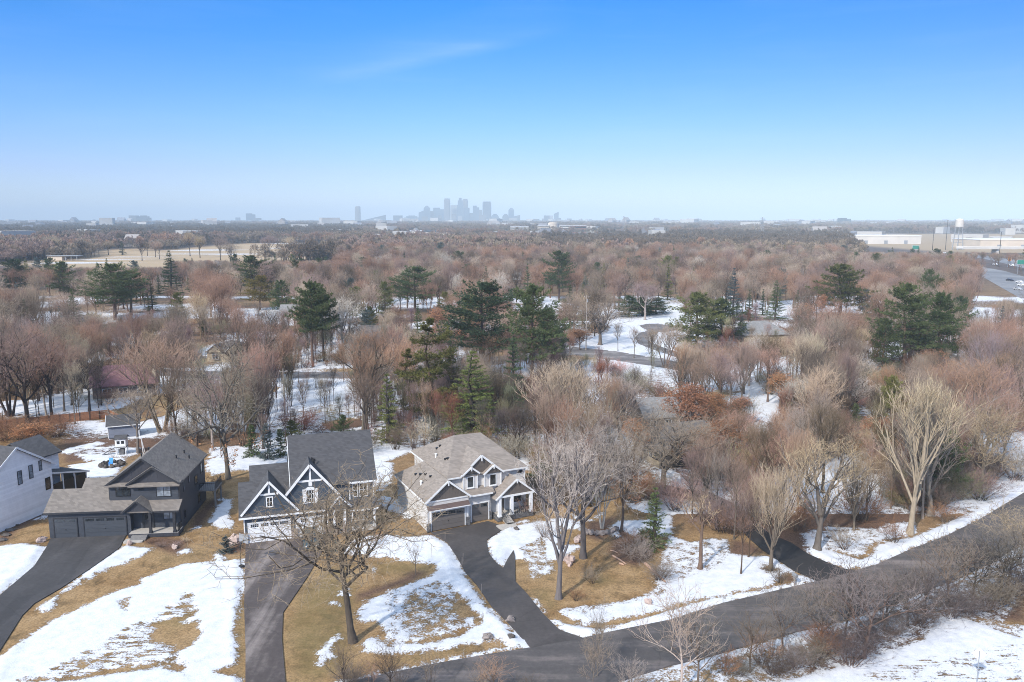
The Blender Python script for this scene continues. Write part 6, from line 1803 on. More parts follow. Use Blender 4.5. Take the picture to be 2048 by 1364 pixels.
hero('bare_tree', 'vase0', 1440, 790, 700, 130, 'pink', 'grey', 'pale pink vase tree below the olive pines of the clearing', 'the pale pink vase tree')
hero('bare_tree', 'round2', 965, 752, 655, 120, 'reddish', 'brown', 'pinkish red bare tree in front of the broad dark pine', 'the red tree before the pine')
hero('bare_tree', 'sapling', 831, 1149, 1075, 45, 'greybrown', 'grey', 'staked young tree in the curved mulch bed on the middle lawn', 'the young lawn tree')
# brush and trees along the near side of the road
for (pr, px, py, pt, w, tn, bk, lab, sh_) in (
        ('scrub1', 1362, 1385, 1150, 190, 'greybrown', 'pale', 'pale limbed roadside tree at the bottom edge right of centre', 'the pale roadside tree'),
        ('scrub1', 1395, 1380, 1195, 150, 'scrub', 'brown', 'darker scrub tree just right of the pale roadside tree', 'the darker scrub tree'),
        ('scrub', 1728, 1318, 1110, 250, 'scrub', 'brown', 'wide scrub tree spreading over the road at lower right', 'the wide scrub tree'),
        ('scrub', 1895, 1205, 1055, 170, 'scrub', 'brown', 'crooked tree leaning over the road edge at right', 'the crooked road tree'),
        ('scrub', 1640, 1295, 1150, 150, 'scrub', 'dark', 'mauve scrub tree left of the wide scrub tree', 'the mauve scrub tree'),
        ('scrub', 1815, 1250, 1120, 170, 'scrubdark', 'dark', 'tangled grey scrub tree beside the crooked road tree', 'the tangled scrub tree'),
        ('scrub1', 2000, 1195, 1040, 150, 'scrub', 'dark', 'thin scrub tree at the right edge below the road', 'the right edge scrub tree'),
        ('scrub', 2040, 1130, 995, 180, 'greybrown', 'grey', 'greyish roadside tree cut by the right frame edge', 'the right frame tree'),
        ('scrub', 1565, 1300, 1165, 150, 'scrub', 'brown', 'tangled scrub tree on the bank left of the mauve scrub tree', None),
        ('scrub1', 1500, 1345, 1200, 120, 'scrub', 'brown', 'thin scrub tree on the bank right of the darker scrub tree', None),
        ('scrub', 1690, 1272, 1130, 150, 'scrubdark', 'dark', 'dark scrub tree hugging the road left of the wide scrub tree', None),
        ('scrub', 1768, 1262, 1120, 160, 'scrub', 'dark', 'scrub tree on the road edge right of the wide scrub tree', None),
        ('scrub1', 1850, 1232, 1085, 130, 'scrub', 'dark', 'upright scrub tree on the road edge left of the crooked road tree', None),
        ('scrub', 1945, 1200, 1060, 150, 'scrubdark', 'dark', 'dark scrub tree right of the crooked road tree', None),
        ('scrub', 2015, 1172, 1030, 150, 'scrub', 'dark', 'grey scrub tree near the right edge over the road', None),
        ('scrub1', 1186, 1395, 1255, 80, 'greybrown', 'grey', 'thin sapling at the bottom edge below the driveway mouth', 'the bottom sapling'),
        ('scrub1', 1195, 1352, 1180, 70, 'greybrown', 'grey', 'lone thin sapling standing against the road below the driveway mouth', 'the road sapling'),
        ('scrub1', 690, 1395, 1270, 90, 'dark', 'dark', 'dark stemmed sapling at the bottom edge left of the big oak', 'the dark sapling'),
        ('scrub1', 780, 1392, 1265, 90, 'dark', 'dark', 'dark bare sapling at the bottom edge right of the big oak', None),
        ('scrub1', 985, 1392, 1300, 90, 'reddish', 'brown', 'reddish twiggy sapling in the bottom verge', None)):
    hero('bare_tree', pr, px, py, pt, w, tn, bk, lab, sh_)

# ---- conifers read off the photograph
for (pr, px, py, pt, w, tn, lab, sh_) in (
        ('pine3', 626, 734, 566, 70, 'pine', 'tall dark pine with bare lower trunk above the snowy slope, left of the pair behind', 'the tall slope pine'),
        ('pine3', 648, 722, 580, 58, 'pine', 'second tall pine just right of the tall slope pine', None),
        ('pine0', 965, 750, 568, 150, 'deep', 'broadest dark pine, flat crowned, in the middle of the woods', 'the broad dark pine'),
        ('pine1', 1064, 770, 573, 100, 'pine', 'dark pine right of the broad flat crowned one', 'the right hand dark pine'),
        ('pine2', 1095, 745, 620, 70, 'pine', 'smaller drooping pine right behind the dark pine', None),
        ('spruce1', 946, 884, 700, 150, 'lime', 'bright olive pine with pale trunk directly behind the greige roof', 'the olive pine'),
        ('spruce0', 777, 885, 746, 75, 'olive', 'drooping olive spruce behind the slate blue roof right end', 'the drooping spruce'),
        ('thin_pine', 864, 860, 640, 105, 'olive', 'sparse layered pine with thin branches left of the olive pine', 'the sparse layered pine'),
        ('thin_pine', 820, 845, 700, 70, 'olive', 'thin leaning pine left of the sparse layered pine', None),
        ('spruce0', 1026, 812, 662, 60, 'deep', 'narrow very dark spruce left of the pinkish maple', 'the narrow dark spruce'),
        ('spruce0', 1308, 1093, 973, 72, 'pine', 'lone dark spruce on the right lawn near the orange tinged oak', 'the lone lawn spruce'),
        ('pine1', 1806, 742, 570, 105, 'pine', 'tall dark pine at right, left one of the close pair', 'the tall right pine'),
        ('low_pine', 1872, 735, 590, 105, 'pine', 'broad low branched pine, right one of the close pair', 'the broad right pine'),
        ('low_pine', 1765, 745, 640, 60, 'pine', 'small dark pine at the foot of the close pair', None),
        ('low_pine', 1392, 695, 588, 95, 'olive', 'broad olive pine at the right of the snowy clearing', 'the broad olive pine'),
        ('low_pine', 1440, 690, 600, 85, 'pine', 'green pine right of the broad olive pine', None),
        ('spruce1', 1465, 640, 535, 48, 'blue', 'tall blue green spruce left of the grey hip roof', 'the tall blue spruce'),
        ('spruce1', 1550, 640, 560, 48, 'pine', 'dark pointed spruce behind the grey hip roof', 'the pointed spruce'),
        ('spruce0', 1525, 630, 578, 20, 'deep', 'narrow dark spruce left of the pointed spruce', None),
        ('spruce0', 1497, 640, 580, 28, 'deep', 'dark small spruce right of the tall blue spruce', None),
        ('spruce0', 1510, 650, 598, 28, 'blue', 'small silvery blue spruce by the grey hip roof', 'the silvery spruce'),
        ('pine1', 1680, 640, 530, 95, 'olive', 'olive spreading pine above the huge russet tree', 'the spreading far pine'),
        ('pine0', 830, 625, 535, 88, 'pine', 'wide flat pine left of the far white manor', 'the wide far pine'),
        ('pine1', 1118, 600, 503, 55, 'pine', 'dark rounded pine far beyond the manor, right side', 'the dark far pine'),
        ('spruce1', 343, 590, 500, 55, 'deep', 'dark conical spruce on the golf course edge', 'the golf edge spruce'),
        ('pine0', 230, 640, 530, 110, 'pine', 'wide dark pine group left of the golf edge spruce', 'the wide left pine'),
        ('spruce1', 305, 625, 562, 36, 'olive', 'olive cone shaped spruce in front of the golf edge spruce', None),
        ('pine2', 262, 630, 545, 70, 'pine', 'irregular dark pine right of the wide left pine', None),
        ('low_pine', 30, 580, 520, 60, 'deep', 'dark rounded evergreen at the far left below the golf course', None),
        ('low_pine', 128, 590, 525, 60, 'pine', 'dark evergreen left of the wide left pine', None),
        ('pine1', 520, 620, 552, 60, 'yellow', 'yellowish pine in the left middle distance', 'the yellowish pine'),
        ('low_pine', 565, 625, 562, 45, 'pine', 'small dark pine right of the yellowish pine', None),
        ('pine1', 508, 590, 512, 70, 'pine', 'dark broad pine behind the yellowish pine', None),
        ('spruce_small', 1708, 872, 806, 42, 'pine', 'small dark green spruce below the silvery vase tree', 'the small spruce'),
        ('low_pine', 1778, 860, 755, 60, 'olive', 'dark olive cedar left of the pale cottonwood crown', 'the dark cedar'),
        ('low_pine', 1870, 990, 850, 90, 'pine', 'shaded evergreen hidden behind the cottonwood trunks', None),
        ('spruce_small', 505, 912, 850, 42, 'pine', 'young pine left end of the row behind the slate roof', 'the young evergreen row'),
        ('spruce_small', 535, 918, 848, 44, 'blue', 'young blue spruce in the row behind the slate roof', None),
        ('spruce_small', 561, 913, 858, 32, 'deep', 'darkest young spruce next to the slate roof end', None),
        ('low_pine', 583, 885, 842, 40, 'olive', 'loose young olive pine behind the slate roof left end', None),
        ('low_pine', 688, 888, 832, 34, 'pine', 'small green pine peeking over the slate ridge', None),
        ('spruce_small', 1125, 720, 684, 26, 'cedar', 'bright green cedar between the dark pine and the clearing', 'the bright cedar'),
        ('spruce0', 1055, 610, 526, 26, 'pine', 'narrow tall spruce far behind the right hand dark pine', None),
        ('spruce0', 1335, 600, 528, 28, 'olive', 'narrow olive spruce above the clearing', None),
        ('spruce_small', 452, 1104, 1072, 40, 'blue', 'rounded blue green juniper by the stone pier of the slate house', None),
        ('spruce_small', 672, 1102, 1078, 28, 'blue', 'small bluish shrub by the slate entry piers', None),
        ('low_pine', 1085, 975, 930, 60, 'deep', 'dark evergreen bush at the right corner of the greige house', None),
        ('low_pine', 1215, 945, 905, 45, 'olive', 'yellow green bush between the lawn trunks and the tan house', None),
        ('spruce_small', 1283, 1090, 1060, 36, 'pine', 'low dark shrub left of the lone lawn spruce', None)):
    nm = 'pine_tree' if 'pine' in pr or tn == 'lime' else 'spruce_tree'
    hero(nm, pr, px, py, pt, w, tn, 'brown' if 'pine' in pr else 'dark', lab, sh_, group='evergreens')
# clipped evergreen mass by the clearing
for k, px in enumerate((1258, 1285, 1312)):
    hero('yew_shrub', 'low_pine', px, 634 - k * 3, 592 + 2 * k, 50, 'deep', 'dark', ('left', 'middle', 'right')[k] + ' one of three dark yews at the back of the snowy clearing', None, 'shrub', 'yews on the clearing')

# golf course trees, one by one
for (pr, px, py, pt, w, tn, lab) in (
        ('round1', 284, 521, 472, 38, 'dark', 'dark round tree standing alone on the tan golf course'), ('round0', 311, 514, 478, 26, 'mauve', 'mauve tree right of the dark round golf course tree'),
        ('round2', 319, 518, 480, 24, 'mauve', 'slim tree at the right of the mauve golf tree'), ('round2', 295, 512, 480, 20, 'pale', 'pale small tree behind the dark golf tree'),
        ('spruce0', 245, 510, 482, 16, 'deep', 'dark spruce on the left part of the golf course'), ('round0', 217, 510, 478, 30, 'pale', 'pale tree left of the golf course spruce'),
        ('round1', 441, 520, 468, 40, 'mauve', 'broad mauve tree in the middle of the golf course'), ('round0', 400, 515, 466, 30, 'tan', 'tall tan tree on the golf course left of the broad one'),
        ('round2', 380, 512, 458, 30, 'tan', 'tallest pale tan tree behind the golf course'), ('round1', 462, 530, 478, 46, 'greybrown', 'grey brown tree on the near edge of the golf course'),
        ('round0', 540, 510, 466, 36, 'mauve', 'mauve tree on the right part of the golf course'), ('round1', 580, 505, 470, 34, 'pale', 'pale round tree at the right end of the golf course'),
        ('round0', 105, 512, 472, 46, 'pale', 'pale wide tree left of the golf shelter'), ('round1', 165, 512, 474, 44, 'greybrown', 'grey tree behind the golf shelter')):
    hero('bare_tree' if pr != 'spruce0' else 'spruce_tree', pr, px, py, pt, w, tn, 'dark', lab, None, group='golf course trees')


# ---- automatic labels for the woods: tone, shape and the nearest thing one can name
def auto_label(desc, px, py):
    c = sorted(LANDMARKS, key=lambda q: (q[1] - px) ** 2 + (2.2 * (q[2] - py)) ** 2)
    for s, qx, qy in c[:7]:
        dx, dy = px - qx, py - qy
        rel = ('left of ' if dx < 0 else 'right of ') if abs(dx) > 1.6 * abs(dy) else ('behind ' if dy < 0 else 'in front of ')
        for far_ in ('', 'well '):
            if far_ and (abs(dx) + abs(dy)) < 70: continue
            t = f'{desc} {far_}{rel}{s}'
            if t not in USED:
                USED.add(t); return t
    for i in range(5):
        for j in range(i + 1, 6):
            t = f'{desc} between {c[i][0]} and {c[j][0]}'
            if t not in USED and len(t.split()) <= 16:
                USED.add(t); return t
    return desc + ' in the mixed woods'


NOBASE = [np.array([(-100, 1500), (-100, 905), (130, 850), (260, 850), (330, 872), (430, 905), (560, 910), (600, 885), (780, 890), (900, 915), (1080, 925), (1110, 1010), (1180, 1020), (1330, 1000), (1380, 1010),
                     (1420, 1080), (1480, 1060), (1560, 1120), (1660, 1075), (1750, 1060), (1900, 1010), (2150, 915), (2150, 1500)]),
          np.array([(120, 920), (170, 835), (350, 775), (450, 768), (450, 800), (360, 845), (250, 900)]),
          np.array([(1195, 700), (1225, 630), (1280, 630), (1360, 605), (1375, 650), (1420, 720), (1330, 730), (1200, 705)]),
          np.array([(180, 810), (180, 760), (300, 745), (300, 800)]), np.array([(405, 735), (405, 690), (500, 690), (500, 735)]),
          np.array([(1245, 945), (1250, 880), (1330, 860), (1440, 890), (1430, 950), (1320, 965)])]
THIN = [np.array([(520, 880), (540, 760), (640, 735), (800, 735), (800, 850), (700, 890)]), np.array([(190, 830), (300, 760), (560, 735), (540, 830), (420, 870)]), np.array([(1130, 800), (1300, 720), (1560, 780), (1560, 900), (1250, 860)])]
KEEP += [(a, b, c, d, d - 4) for (a, b, c, d) in [(1205, 618, 1330, 690), (190, 728, 285, 798), (418, 676, 488, 722), (560, 742, 700, 757), (1160, 690, 1290, 730), (1500, 632, 1570, 655), (1960, 530, 2048, 590), (560, 790, 640, 850), (190, 835, 260, 875)]]


def inside(poly, px, py):
    return signed(np.array(poly, float), np.array([[px, py]], float))[0] > 0


def site_ok(x, y, H, R, clearance, check_keep=True):
    for (a, b, r) in TREES:
        if (a - x) ** 2 + (b - y) ** 2 < (clearance + r * 0.45) ** 2: return False
    px, py = proj(x, y, 0)
    for p in NOBASE:
        if inside(p, px, py): return False
    Q = np.array([[x, y]])
    for p in (ROAD, SIDE, MIDROAD, LOOP, HIWAY, HIWAY2):
        if signed(p, Q)[0] > -2.0: return False
    if check_keep:
        qx, qy = proj(x, y, H); hw = R * FPX / math.hypot(y, CAM_H) * 0.75
        y1 = qy + 0.62 * (py - qy)
        for (a, b, c, d, e) in KEEP:
            if px + hw > a and px - hw < c and y1 > b and qy < d and py > e: return False
    return True


GRID_ = {}
rr = random.Random(77)
SHAPES = [('round0', 'round crowned', 24), ('round1', 'wide crowned', 22), ('round2', 'upright oval', 16), ('vase0', 'vase shaped', 10), ('vase1', 'narrow vase shaped', 8), ('slim', 'slim', 18), ('spread', 'low spreading', 8), ('multi', 'many stemmed', 10)]
TONES = [('greybrown', 28), ('mauve', 26), ('reddish', 18), ('pale', 7), ('silver', 4), ('dark', 16), ('tan', 2), ('pink', 8)]


def pick(lst, idx=-1):
    t = rr.uniform(0, sum(q[idx] for q in lst))
    for q in lst:
        t -= q[idx]
        if t <= 0: return q
    return lst[-1]


def tone_for(x, y):
    """stands of one kind grow together"""
    n = math.sin(x * 0.045 + 1.3) + math.sin(y * 0.031 + x * 0.02) + rr.gauss(0, 0.6)
    if n > 1.3: return 'reddish'
    if n > 0.8: return rr.choice(('pink', 'reddish', 'mauve'))
    return pick(TONES)[0]


N_BARE = 228
made = tries = 0
while made < N_BARE and tries < 9000:
    tries += 1
    y = 96 + (204 - 96) * math.sqrt(rr.random()) if rr.random() < 0.8 else rr.uniform(96, 150)
    x = rr.uniform(-0.69, 0.69) * y
    sh_ = pick(SHAPES); H = rr.uniform(11.5, 19) * (1.0 if y > 130 else 0.85); R = P[sh_[0]].R * H / P[sh_[0]].H * rr.uniform(0.82, 1.08)
    px, py = proj(x, y, 0)
    if any(inside(p, px, py) for p in THIN) and rr.random() < 0.35: continue
    if not site_ok(x, y, H, R, 3.6): continue
    tn = tone_for(x, y)
    desc = f"{'tall ' if H > 17 else 'small ' if H < 12.5 else ''}{TONEWORD[tn]} {sh_[1]} bare tree"
    plant('bare_tree', sh_[0], x, y, H, R, tn, 'dark' if tn == 'dark' else rr.choice(('grey', 'pale', 'brown')), auto_label(desc, px, (py + proj(x, y, H)[1]) / 2), group='bare trees of the woods')
    made += 1

made = tries = 0
while made < 36 and tries < 3000:                                         # rust leaved oaks and more evergreens scattered through the woods
    tries += 1
    y = rr.uniform(110, 330); x = rr.uniform(-0.68, 0.68) * y
    k = rr.random()
    if k < 0.30:
        pr, nm, tn, H, R, w = 'leafy', 'oak_tree', 'russet', rr.uniform(6, 11), rr.uniform(2.5, 4.2), 'rust leaved'
    elif k < 0.7:
        pr, nm, tn, H, R, w = rr.choice((('pine0', 'pine_tree', 'pine', rr.uniform(14, 20), rr.uniform(3.2, 4.6), 'pine'), ('pine1', 'pine_tree', 'olive', rr.uniform(12, 18), rr.uniform(2.8, 4.2), 'pine'), ('low_pine', 'pine_tree', 'pine', rr.uniform(7, 12), rr.uniform(2.4, 3.8), 'low pine')))
    else:
        pr, nm, tn, H, R, w = rr.choice((('spruce0', 'spruce_tree', 'pine', rr.uniform(8, 14), rr.uniform(1.7, 2.6), 'narrow spruce'), ('spruce1', 'spruce_tree', 'blue', rr.uniform(9, 15), rr.uniform(2.2, 3.4), 'spruce'), ('spruce1', 'spruce_tree', 'deep', rr.uniform(9, 14), rr.uniform(2.0, 3.0), 'spruce')))
    if not site_ok(x, y, H, R, 3.5): continue
    px, py = proj(x, y, 0)
    desc = f"{'tall ' if H > 14 else 'small ' if H < 9 else ''}{'' if nm == 'oak_tree' else TONEWORD[tn] + ' '}{w}{' oak' if nm == 'oak_tree' else ''}"
    plant(nm, pr, x, y, H, R, tn if nm != 'oak_tree' else 'greybrown', 'brown', auto_label(desc, px, (py + proj(x, y, H)[1]) / 2), group='rusty oaks in the woods' if nm == 'oak_tree' else 'evergreens')
    made += 1

# ---- shrubs: beds, verges, wood edges
SHRUBS = [
    ('thicket', 1700, 1330, 100, 130, 'scrubdark', 'dark dense thicket at the bottom right below the road'), ('thicket', 1590, 1335, 60, 100, 'scrub', 'grey thicket at the bottom edge left of the dark dense one'),
    ('thicket', 1900, 1235, 80, 140, 'scrubdark', 'dark thicket below the crooked road tree'), ('thicket', 1975, 1220, 90, 140, 'scrub', 'mauve thicket right of the dark one by the road'),
    ('thicket', 2035, 1190, 100, 130, 'scrubdark', 'dark thicket cut by the right frame edge'), ('thicket', 1780, 1270, 70, 120, 'scrub', 'tangled grey brush between the wide and crooked scrub trees'),
    ('thicket', 1650, 1250 + 60, 70, 110, 'russet', 'russet brambles under the mauve scrub tree'), ('shrub1', 1520, 1330, 70, 90, 'reddish', 'reddish bush on the snowy bank below the road'),
    ('shrub2', 1545, 1310, 70, 50, 'greybrown', 'thin grey stems on the bank left of the thickets'), ('shrub1', 1450, 1350, 50, 80, 'russet', 'russet bush beside the darker scrub tree'),
    ('thicket', 1275, 1122, 58, 90, 'greybrown', 'grey twiggy brush pile on the right lawn'), ('thicket', 1318, 1160, 48, 80, 'greybrown', 'grey brush at the right end of the brush pile'),
    ('shrub1', 1262, 1100, 50, 70, 'russet', 'rusty bush above the brush pile'), ('shrub0', 1090, 1075, 40, 60, 'greybrown', 'grey bush left of the forked lawn tree'),
    ('shrub1', 1185, 1165, 40, 60, 'greybrown', 'twiggy bush in the lawn ring right of the forked tree'), ('shrub0', 1150, 1200, 30, 50, 'russet', 'low russet bush at the foot of the forked tree'),
    ('shrub0', 752, 1090, 32, 44, 'russet', 'orange leaved bush at the slate porch corner'), ('shrub0', 352, 1092, 12, 32, 'mauve', 'mauve twiggy bush below the charcoal porch'),
    ('shrub0', 300, 1086, 8, 30, 'russet', 'russet low bush right of the charcoal steps'), ('shrub0', 325, 1094, 12, 34, 'mauve', 'small mauve bush in the charcoal planting bed'),
    ('shrub0', 372, 1084, 12, 26, 'tan', 'tan dry bush at the right end of the charcoal bed'), ('shrub1', 430, 985, 45, 60, 'dark', 'dark bush beside the deck of the charcoal house'),
    ('shrub0', 1060, 1030, 45, 70, 'reddish', 'reddish bush at the greige porch corner'), ('shrub1', 1075, 1000, 60, 70, 'greybrown', 'grey bush right of the greige house'),
    ('shrub2', 830, 905, 70, 60, 'pale', 'pale birch whips behind the greige roof left end'), ('shrub2', 850, 900, 80, 50, 'white' if False else 'silver', 'silvery whips right of the pale birch whips'),
    ('shrub1', 790, 900, 60, 80, 'dark', 'dark brush under the drooping spruce'), ('shrub1', 640, 868, 30, 60, 'russet', 'russet brush on the snowy slope behind the slate ridge'),
    ('thicket', 720, 905, 50, 110, 'dark', 'dark brush at the slate roof right end'), ('thicket', 700, 1372, 60, 90, 'scrub', 'dark twiggy brush at the bottom edge left of the road'),
    ('shrub1', 800, 1378, 50, 70, 'scrub', 'brown brush at the bottom edge by the road'), ('shrub2', 860, 1375, 90, 60, 'greybrown', 'thin grey brush at the bottom edge by the road'),
    ('shrub2', 960, 1380, 60, 60, 'greybrown', 'thin stems at the bottom edge on the verge'), ('shrub1', 1060, 1390, 45, 70, 'scrub', 'brown stems at the bottom edge of the road'),
    ('shrub1', 1260, 1385, 80, 90, 'greybrown', 'grey twigs at the bottom edge left of the pale roadside tree'), ('shrub2', 740, 1372, 60, 50, 'reddish', 'reddish thin whips left of the road corner'),
    ('shrub0', 1560, 1165, 40, 50, 'dark', 'dark bush left of the mailbox'), ('shrub0', 1545, 1145, 20, 50, 'dark', 'low dark bush at the foot of the upright ash'),
    ('shrub1', 1690, 1100, 50, 90, 'greybrown', 'grey roadside bush right of the side drive mouth'), ('shrub1', 1790, 1085, 50, 80, 'russet', 'russet bush behind the roadside snow'),
    ('shrub1', 1890, 1045, 40, 90, 'russet', 'rusty bush right of the cottonwood trunks'), ('thicket', 1960, 1000, 70, 130, 'mauve', 'mauve brush above the roadside snow at right'),
    ('thicket', 2030, 960, 80, 120, 'silver', 'silvery brush at the right edge above the road'), ('thicket', 1440, 1060, 100, 130, 'mauve', 'mauve brush behind the storm broken tree'),
    ('thicket', 1500, 1050, 120, 120, 'mauve', 'mauve brush between the tan house and the upright ash'), ('thicket', 1590, 1060, 90, 120, 'russet', 'russet brush along the side driveway'),
    ('thicket', 1720, 1040, 90, 140, 'russet', 'russet brush behind the forked roadside tree'), ('thicket', 50, 885, 60, 140, 'russet', 'orange leaved thicket at the left edge behind the white house'),
    ('thicket', 115, 872, 50, 110, 'russet', 'rusty thicket left of the garden shed'), ('thicket', 10, 880, 60, 100, 'russet', 'orange thicket cut by the left frame edge'),
    ('shrub1', 300, 838, 25, 60, 'russet', 'low rust brush right of the garden shed'), ('shrub1', 390, 842, 40, 90, 'dark', 'dark brush right of the many stemmed mauve tree'),
    ('thicket', 1545, 1350, 52, 110, 'scrubdark', 'dark low thicket on the bank under the thin scrub tree'), ('thicket', 1622, 1328, 60, 110, 'scrub', 'brown thicket under the tangled bank scrub tree'),
    ('thicket', 1665, 1302, 62, 110, 'scrubdark', 'dark brown thicket between the russet brambles and the dark dense one'), ('thicket', 1735, 1290, 66, 120, 'scrubdark', 'dark thicket at the foot of the wide scrub tree'),
    ('thicket', 1838, 1250, 62, 120, 'scrubdark', 'dark thicket under the upright road edge scrub tree'), ('thicket', 1935, 1228, 62, 120, 'scrub', 'brown thicket between the crooked tree and the dark scrub tree'),
    ('thicket', 2005, 1208, 62, 120, 'scrubdark', 'dark brown thicket under the right edge scrub tree'), ('thicket', 1480, 1352, 40, 90, 'scrub', 'brown low thicket left of the thin bank scrub tree'),
    ('thicket', 1350, 1022, 70, 110, 'mauve', 'mauve thicket hiding the upper side driveway'), ('thicket', 1415, 1042, 75, 110, 'greybrown', 'grey brown thicket beside the upper side driveway'),
    ('thicket', 1465, 1066, 70, 100, 'reddish', 'reddish thicket left of the wet side driveway'), ('thicket', 1300, 1000, 60, 100, 'russet', 'russet thicket in front of the tan garage opening'),
    ('thicket', 1190, 985, 70, 110, 'greybrown', 'grey brush between the lawn trunks and the tan house'), ('thicket', 1130, 965, 80, 110, 'greybrown', 'grey brush right behind the greige house'),
    ('shrub1', 1260, 1000, 40, 80, 'reddish', 'reddish brush in front of the tan house'), ('thicket', 1390, 1000, 70, 110, 'mauve', 'mauve brush right of the leaning trunk by the tan house'),
]
for (pr, px, py, hpx, wpx, tn, lab) in SHRUBS:
    hero('bare_shrub', pr, px, py, py - hpx, wpx, tn, 'dark' if tn in ('dark', 'mauve') else 'brown', lab, None, 'shrub', 'leafless shrubs')


# ------------------------------------------------------------------ masses: instanced woods that nobody could count
def mass(name, protos, pts, label=None):
    """pts: list of (x, y, z, rz, sxy, sz, tint, proto index)"""
    me = bpy.data.meshes.new(name)
    me.from_pydata([p[:3] for p in pts], [], [])
    a = me.attributes.new('rot', 'FLOAT_VECTOR', 'POINT'); a.data.foreach_set('vector', np.array([(0, 0, p[3]) for p in pts], np.float32).ravel())
    a = me.attributes.new('scl', 'FLOAT_VECTOR', 'POINT'); a.data.foreach_set('vector', np.array([(p[4], p[4], p[5]) for p in pts], np.float32).ravel())
    a = me.attributes.new('tint', 'FLOAT_COLOR', 'POINT'); a.data.foreach_set('color', np.array([(*p[6], 1) for p in pts], np.float32).ravel())
    a = me.attributes.new('pid', 'INT', 'POINT'); a.data.foreach_set('value', np.array([p[7] for p in pts], np.int32))
    o = bpy.data.objects.new(name, me); COL.objects.link(o)
    tag(o, kind='stuff')
    if label: o['label'] = label
    ng = bpy.data.node_groups.new(name + '_scatter', 'GeometryNodeTree')
    ng.interface.new_socket('Geometry', in_out='INPUT', socket_type='NodeSocketGeometry')
    ng.interface.new_socket('Geometry', in_out='OUTPUT', socket_type='NodeSocketGeometry')
    n, l = ng.nodes, ng.links
    gi = n.new('NodeGroupInput'); go_ = n.new('NodeGroupOutput'); jn = n.new('GeometryNodeJoinGeometry')

    def named(t, nm):
        q = n.new('GeometryNodeInputNamedAttribute'); q.data_type = t; q.inputs['Name'].default_value = nm
        return [s for s in q.outputs if s.enabled and s.name == 'Attribute'][0]
    pid, rot, scl = named('INT', 'pid'), named('FLOAT_VECTOR', 'rot'), named('FLOAT_VECTOR', 'scl')
    for k, ob in enumerate(protos):
        c = n.new('FunctionNodeCompare'); c.data_type = 'INT'; c.operation = 'EQUAL'
        ins = [s for s in c.inputs if s.enabled]
        l.new(pid, ins[0]); ins[1].default_value = k
        oi = n.new('GeometryNodeObjectInfo'); oi.inputs['Object'].default_value = ob
        ip = n.new('GeometryNodeInstanceOnPoints')
        l.new(gi.outputs[0], ip.inputs['Points']); l.new(c.outputs[0], ip.inputs['Selection'])
        l.new(oi.outputs['Geometry'], ip.inputs['Instance']); l.new(rot, ip.inputs['Rotation']); l.new(scl, ip.inputs['Scale'])
        l.new(ip.outputs[0], jn.inputs[0])
    l.new(jn.outputs[0], go_.inputs[0])
    md = o.modifiers.new('scatter', 'NODES'); md.node_group = ng
    return o


def far_obj(key, mats=('bark_far', 'twig_far')):
    me = P[key].far.mesh(key + '_far', [M[mats[0]], M[mats[1]]])
    return bpy.data.objects.new(key + '_source', me)          # never linked: only feeds the scatter


def clump(seed, n, side, con=0.1):
    """a patch of far wood: n low detail crowns in one mesh"""
    r_ = random.Random(seed); F = MB()
    for _ in range(n):
        cx_, cy_ = r_.uniform(-side / 2, side / 2), r_.uniform(-side / 2, side / 2)
        h = r_.uniform(11, 17); R_ = r_.uniform(3.5, 6)
        F.k = 0
        F.tube([(cx_, cy_, 0), (cx_, cy_, h * 0.6)], [0.3, 0.15], 4)
        if r_.random() < con:
            F.k = 2
            for k in range(70):
                t = r_.random() ** 0.8; a = r_.uniform(0, 6.28); q = R_ * 0.55 * (1 - t) + 0.2
                p = (cx_ + q * math.cos(a), cy_ + q * math.sin(a), h * (0.1 + 0.9 * t))
                F.poly([(p[0], p[1], p[2] + 0.8), (p[0] + 0.8 * math.cos(a + .5), p[1] + 0.8 * math.sin(a + .5), p[2] - 0.5), (p[0] + 0.8 * math.cos(a - .8), p[1] + 0.8 * math.sin(a - .8), p[2] - 0.4)])
            continue
        F.k = 1
        for k in range(360):
            a = r_.uniform(0, 6.28); e = math.asin(r_.uniform(-0.25, 1)); q = r_.uniform(0.5, 0.8)
            d = (math.cos(a) * math.cos(e) * R_, math.sin(a) * math.cos(e) * R_, math.sin(e) * h * 0.48)
            b0 = (cx_ + d[0] * q, cy_ + d[1] * q, h * 0.52 + d[2] * q); b1 = (cx_ + d[0] * (q + .3), cy_ + d[1] * (q + .3), h * 0.52 + d[2] * (q + .3))
            s = (r_.gauss(0, 1), r_.gauss(0, 1), r_.gauss(0, .5)); s = nrm(s); w = 0.08
            F.poly([(b0[0] - s[0] * w, b0[1] - s[1] * w, b0[2] - s[2] * w), (b0[0] + s[0] * w, b0[1] + s[1] * w, b0[2] + s[2] * w), (b1[0] + s[0] * 0.42, b1[1] + s[1] * 0.42, b1[2] + s[2] * 0.42), b1])
    return F


mid_keys = ['round0', 'round1', 'round2', 'vase0', 'multi', 'spread']
mid_src = [far_obj(k) for k in mid_keys] + [far_obj('pine1', ('bark_far', 'needle_far')), far_obj('spruce1', ('bark_far', 'needle_far'))]
tones_mid_ = ['greybrown', 'mauve', 'mauve', 'pale', 'pink', 'reddish', 'dark', 'greybrown', 'tan', 'silver']
CELL = {}
for (a, b, r) in TREES: CELL.setdefault((int(a // 8), int(b // 8)), []).append((a, b))


def crowded(x, y, d):
    i, j = int(x // 8), int(y // 8)
    for u in (-1, 0, 1):
        for v in (-1, 0, 1):
            for (a, b) in CELL.get((i + u, j + v), ()):
                if (a - x) ** 2 + (b - y) ** 2 < d * d: return True
    CELL.setdefault((i, j), []).append((x, y))
    return False


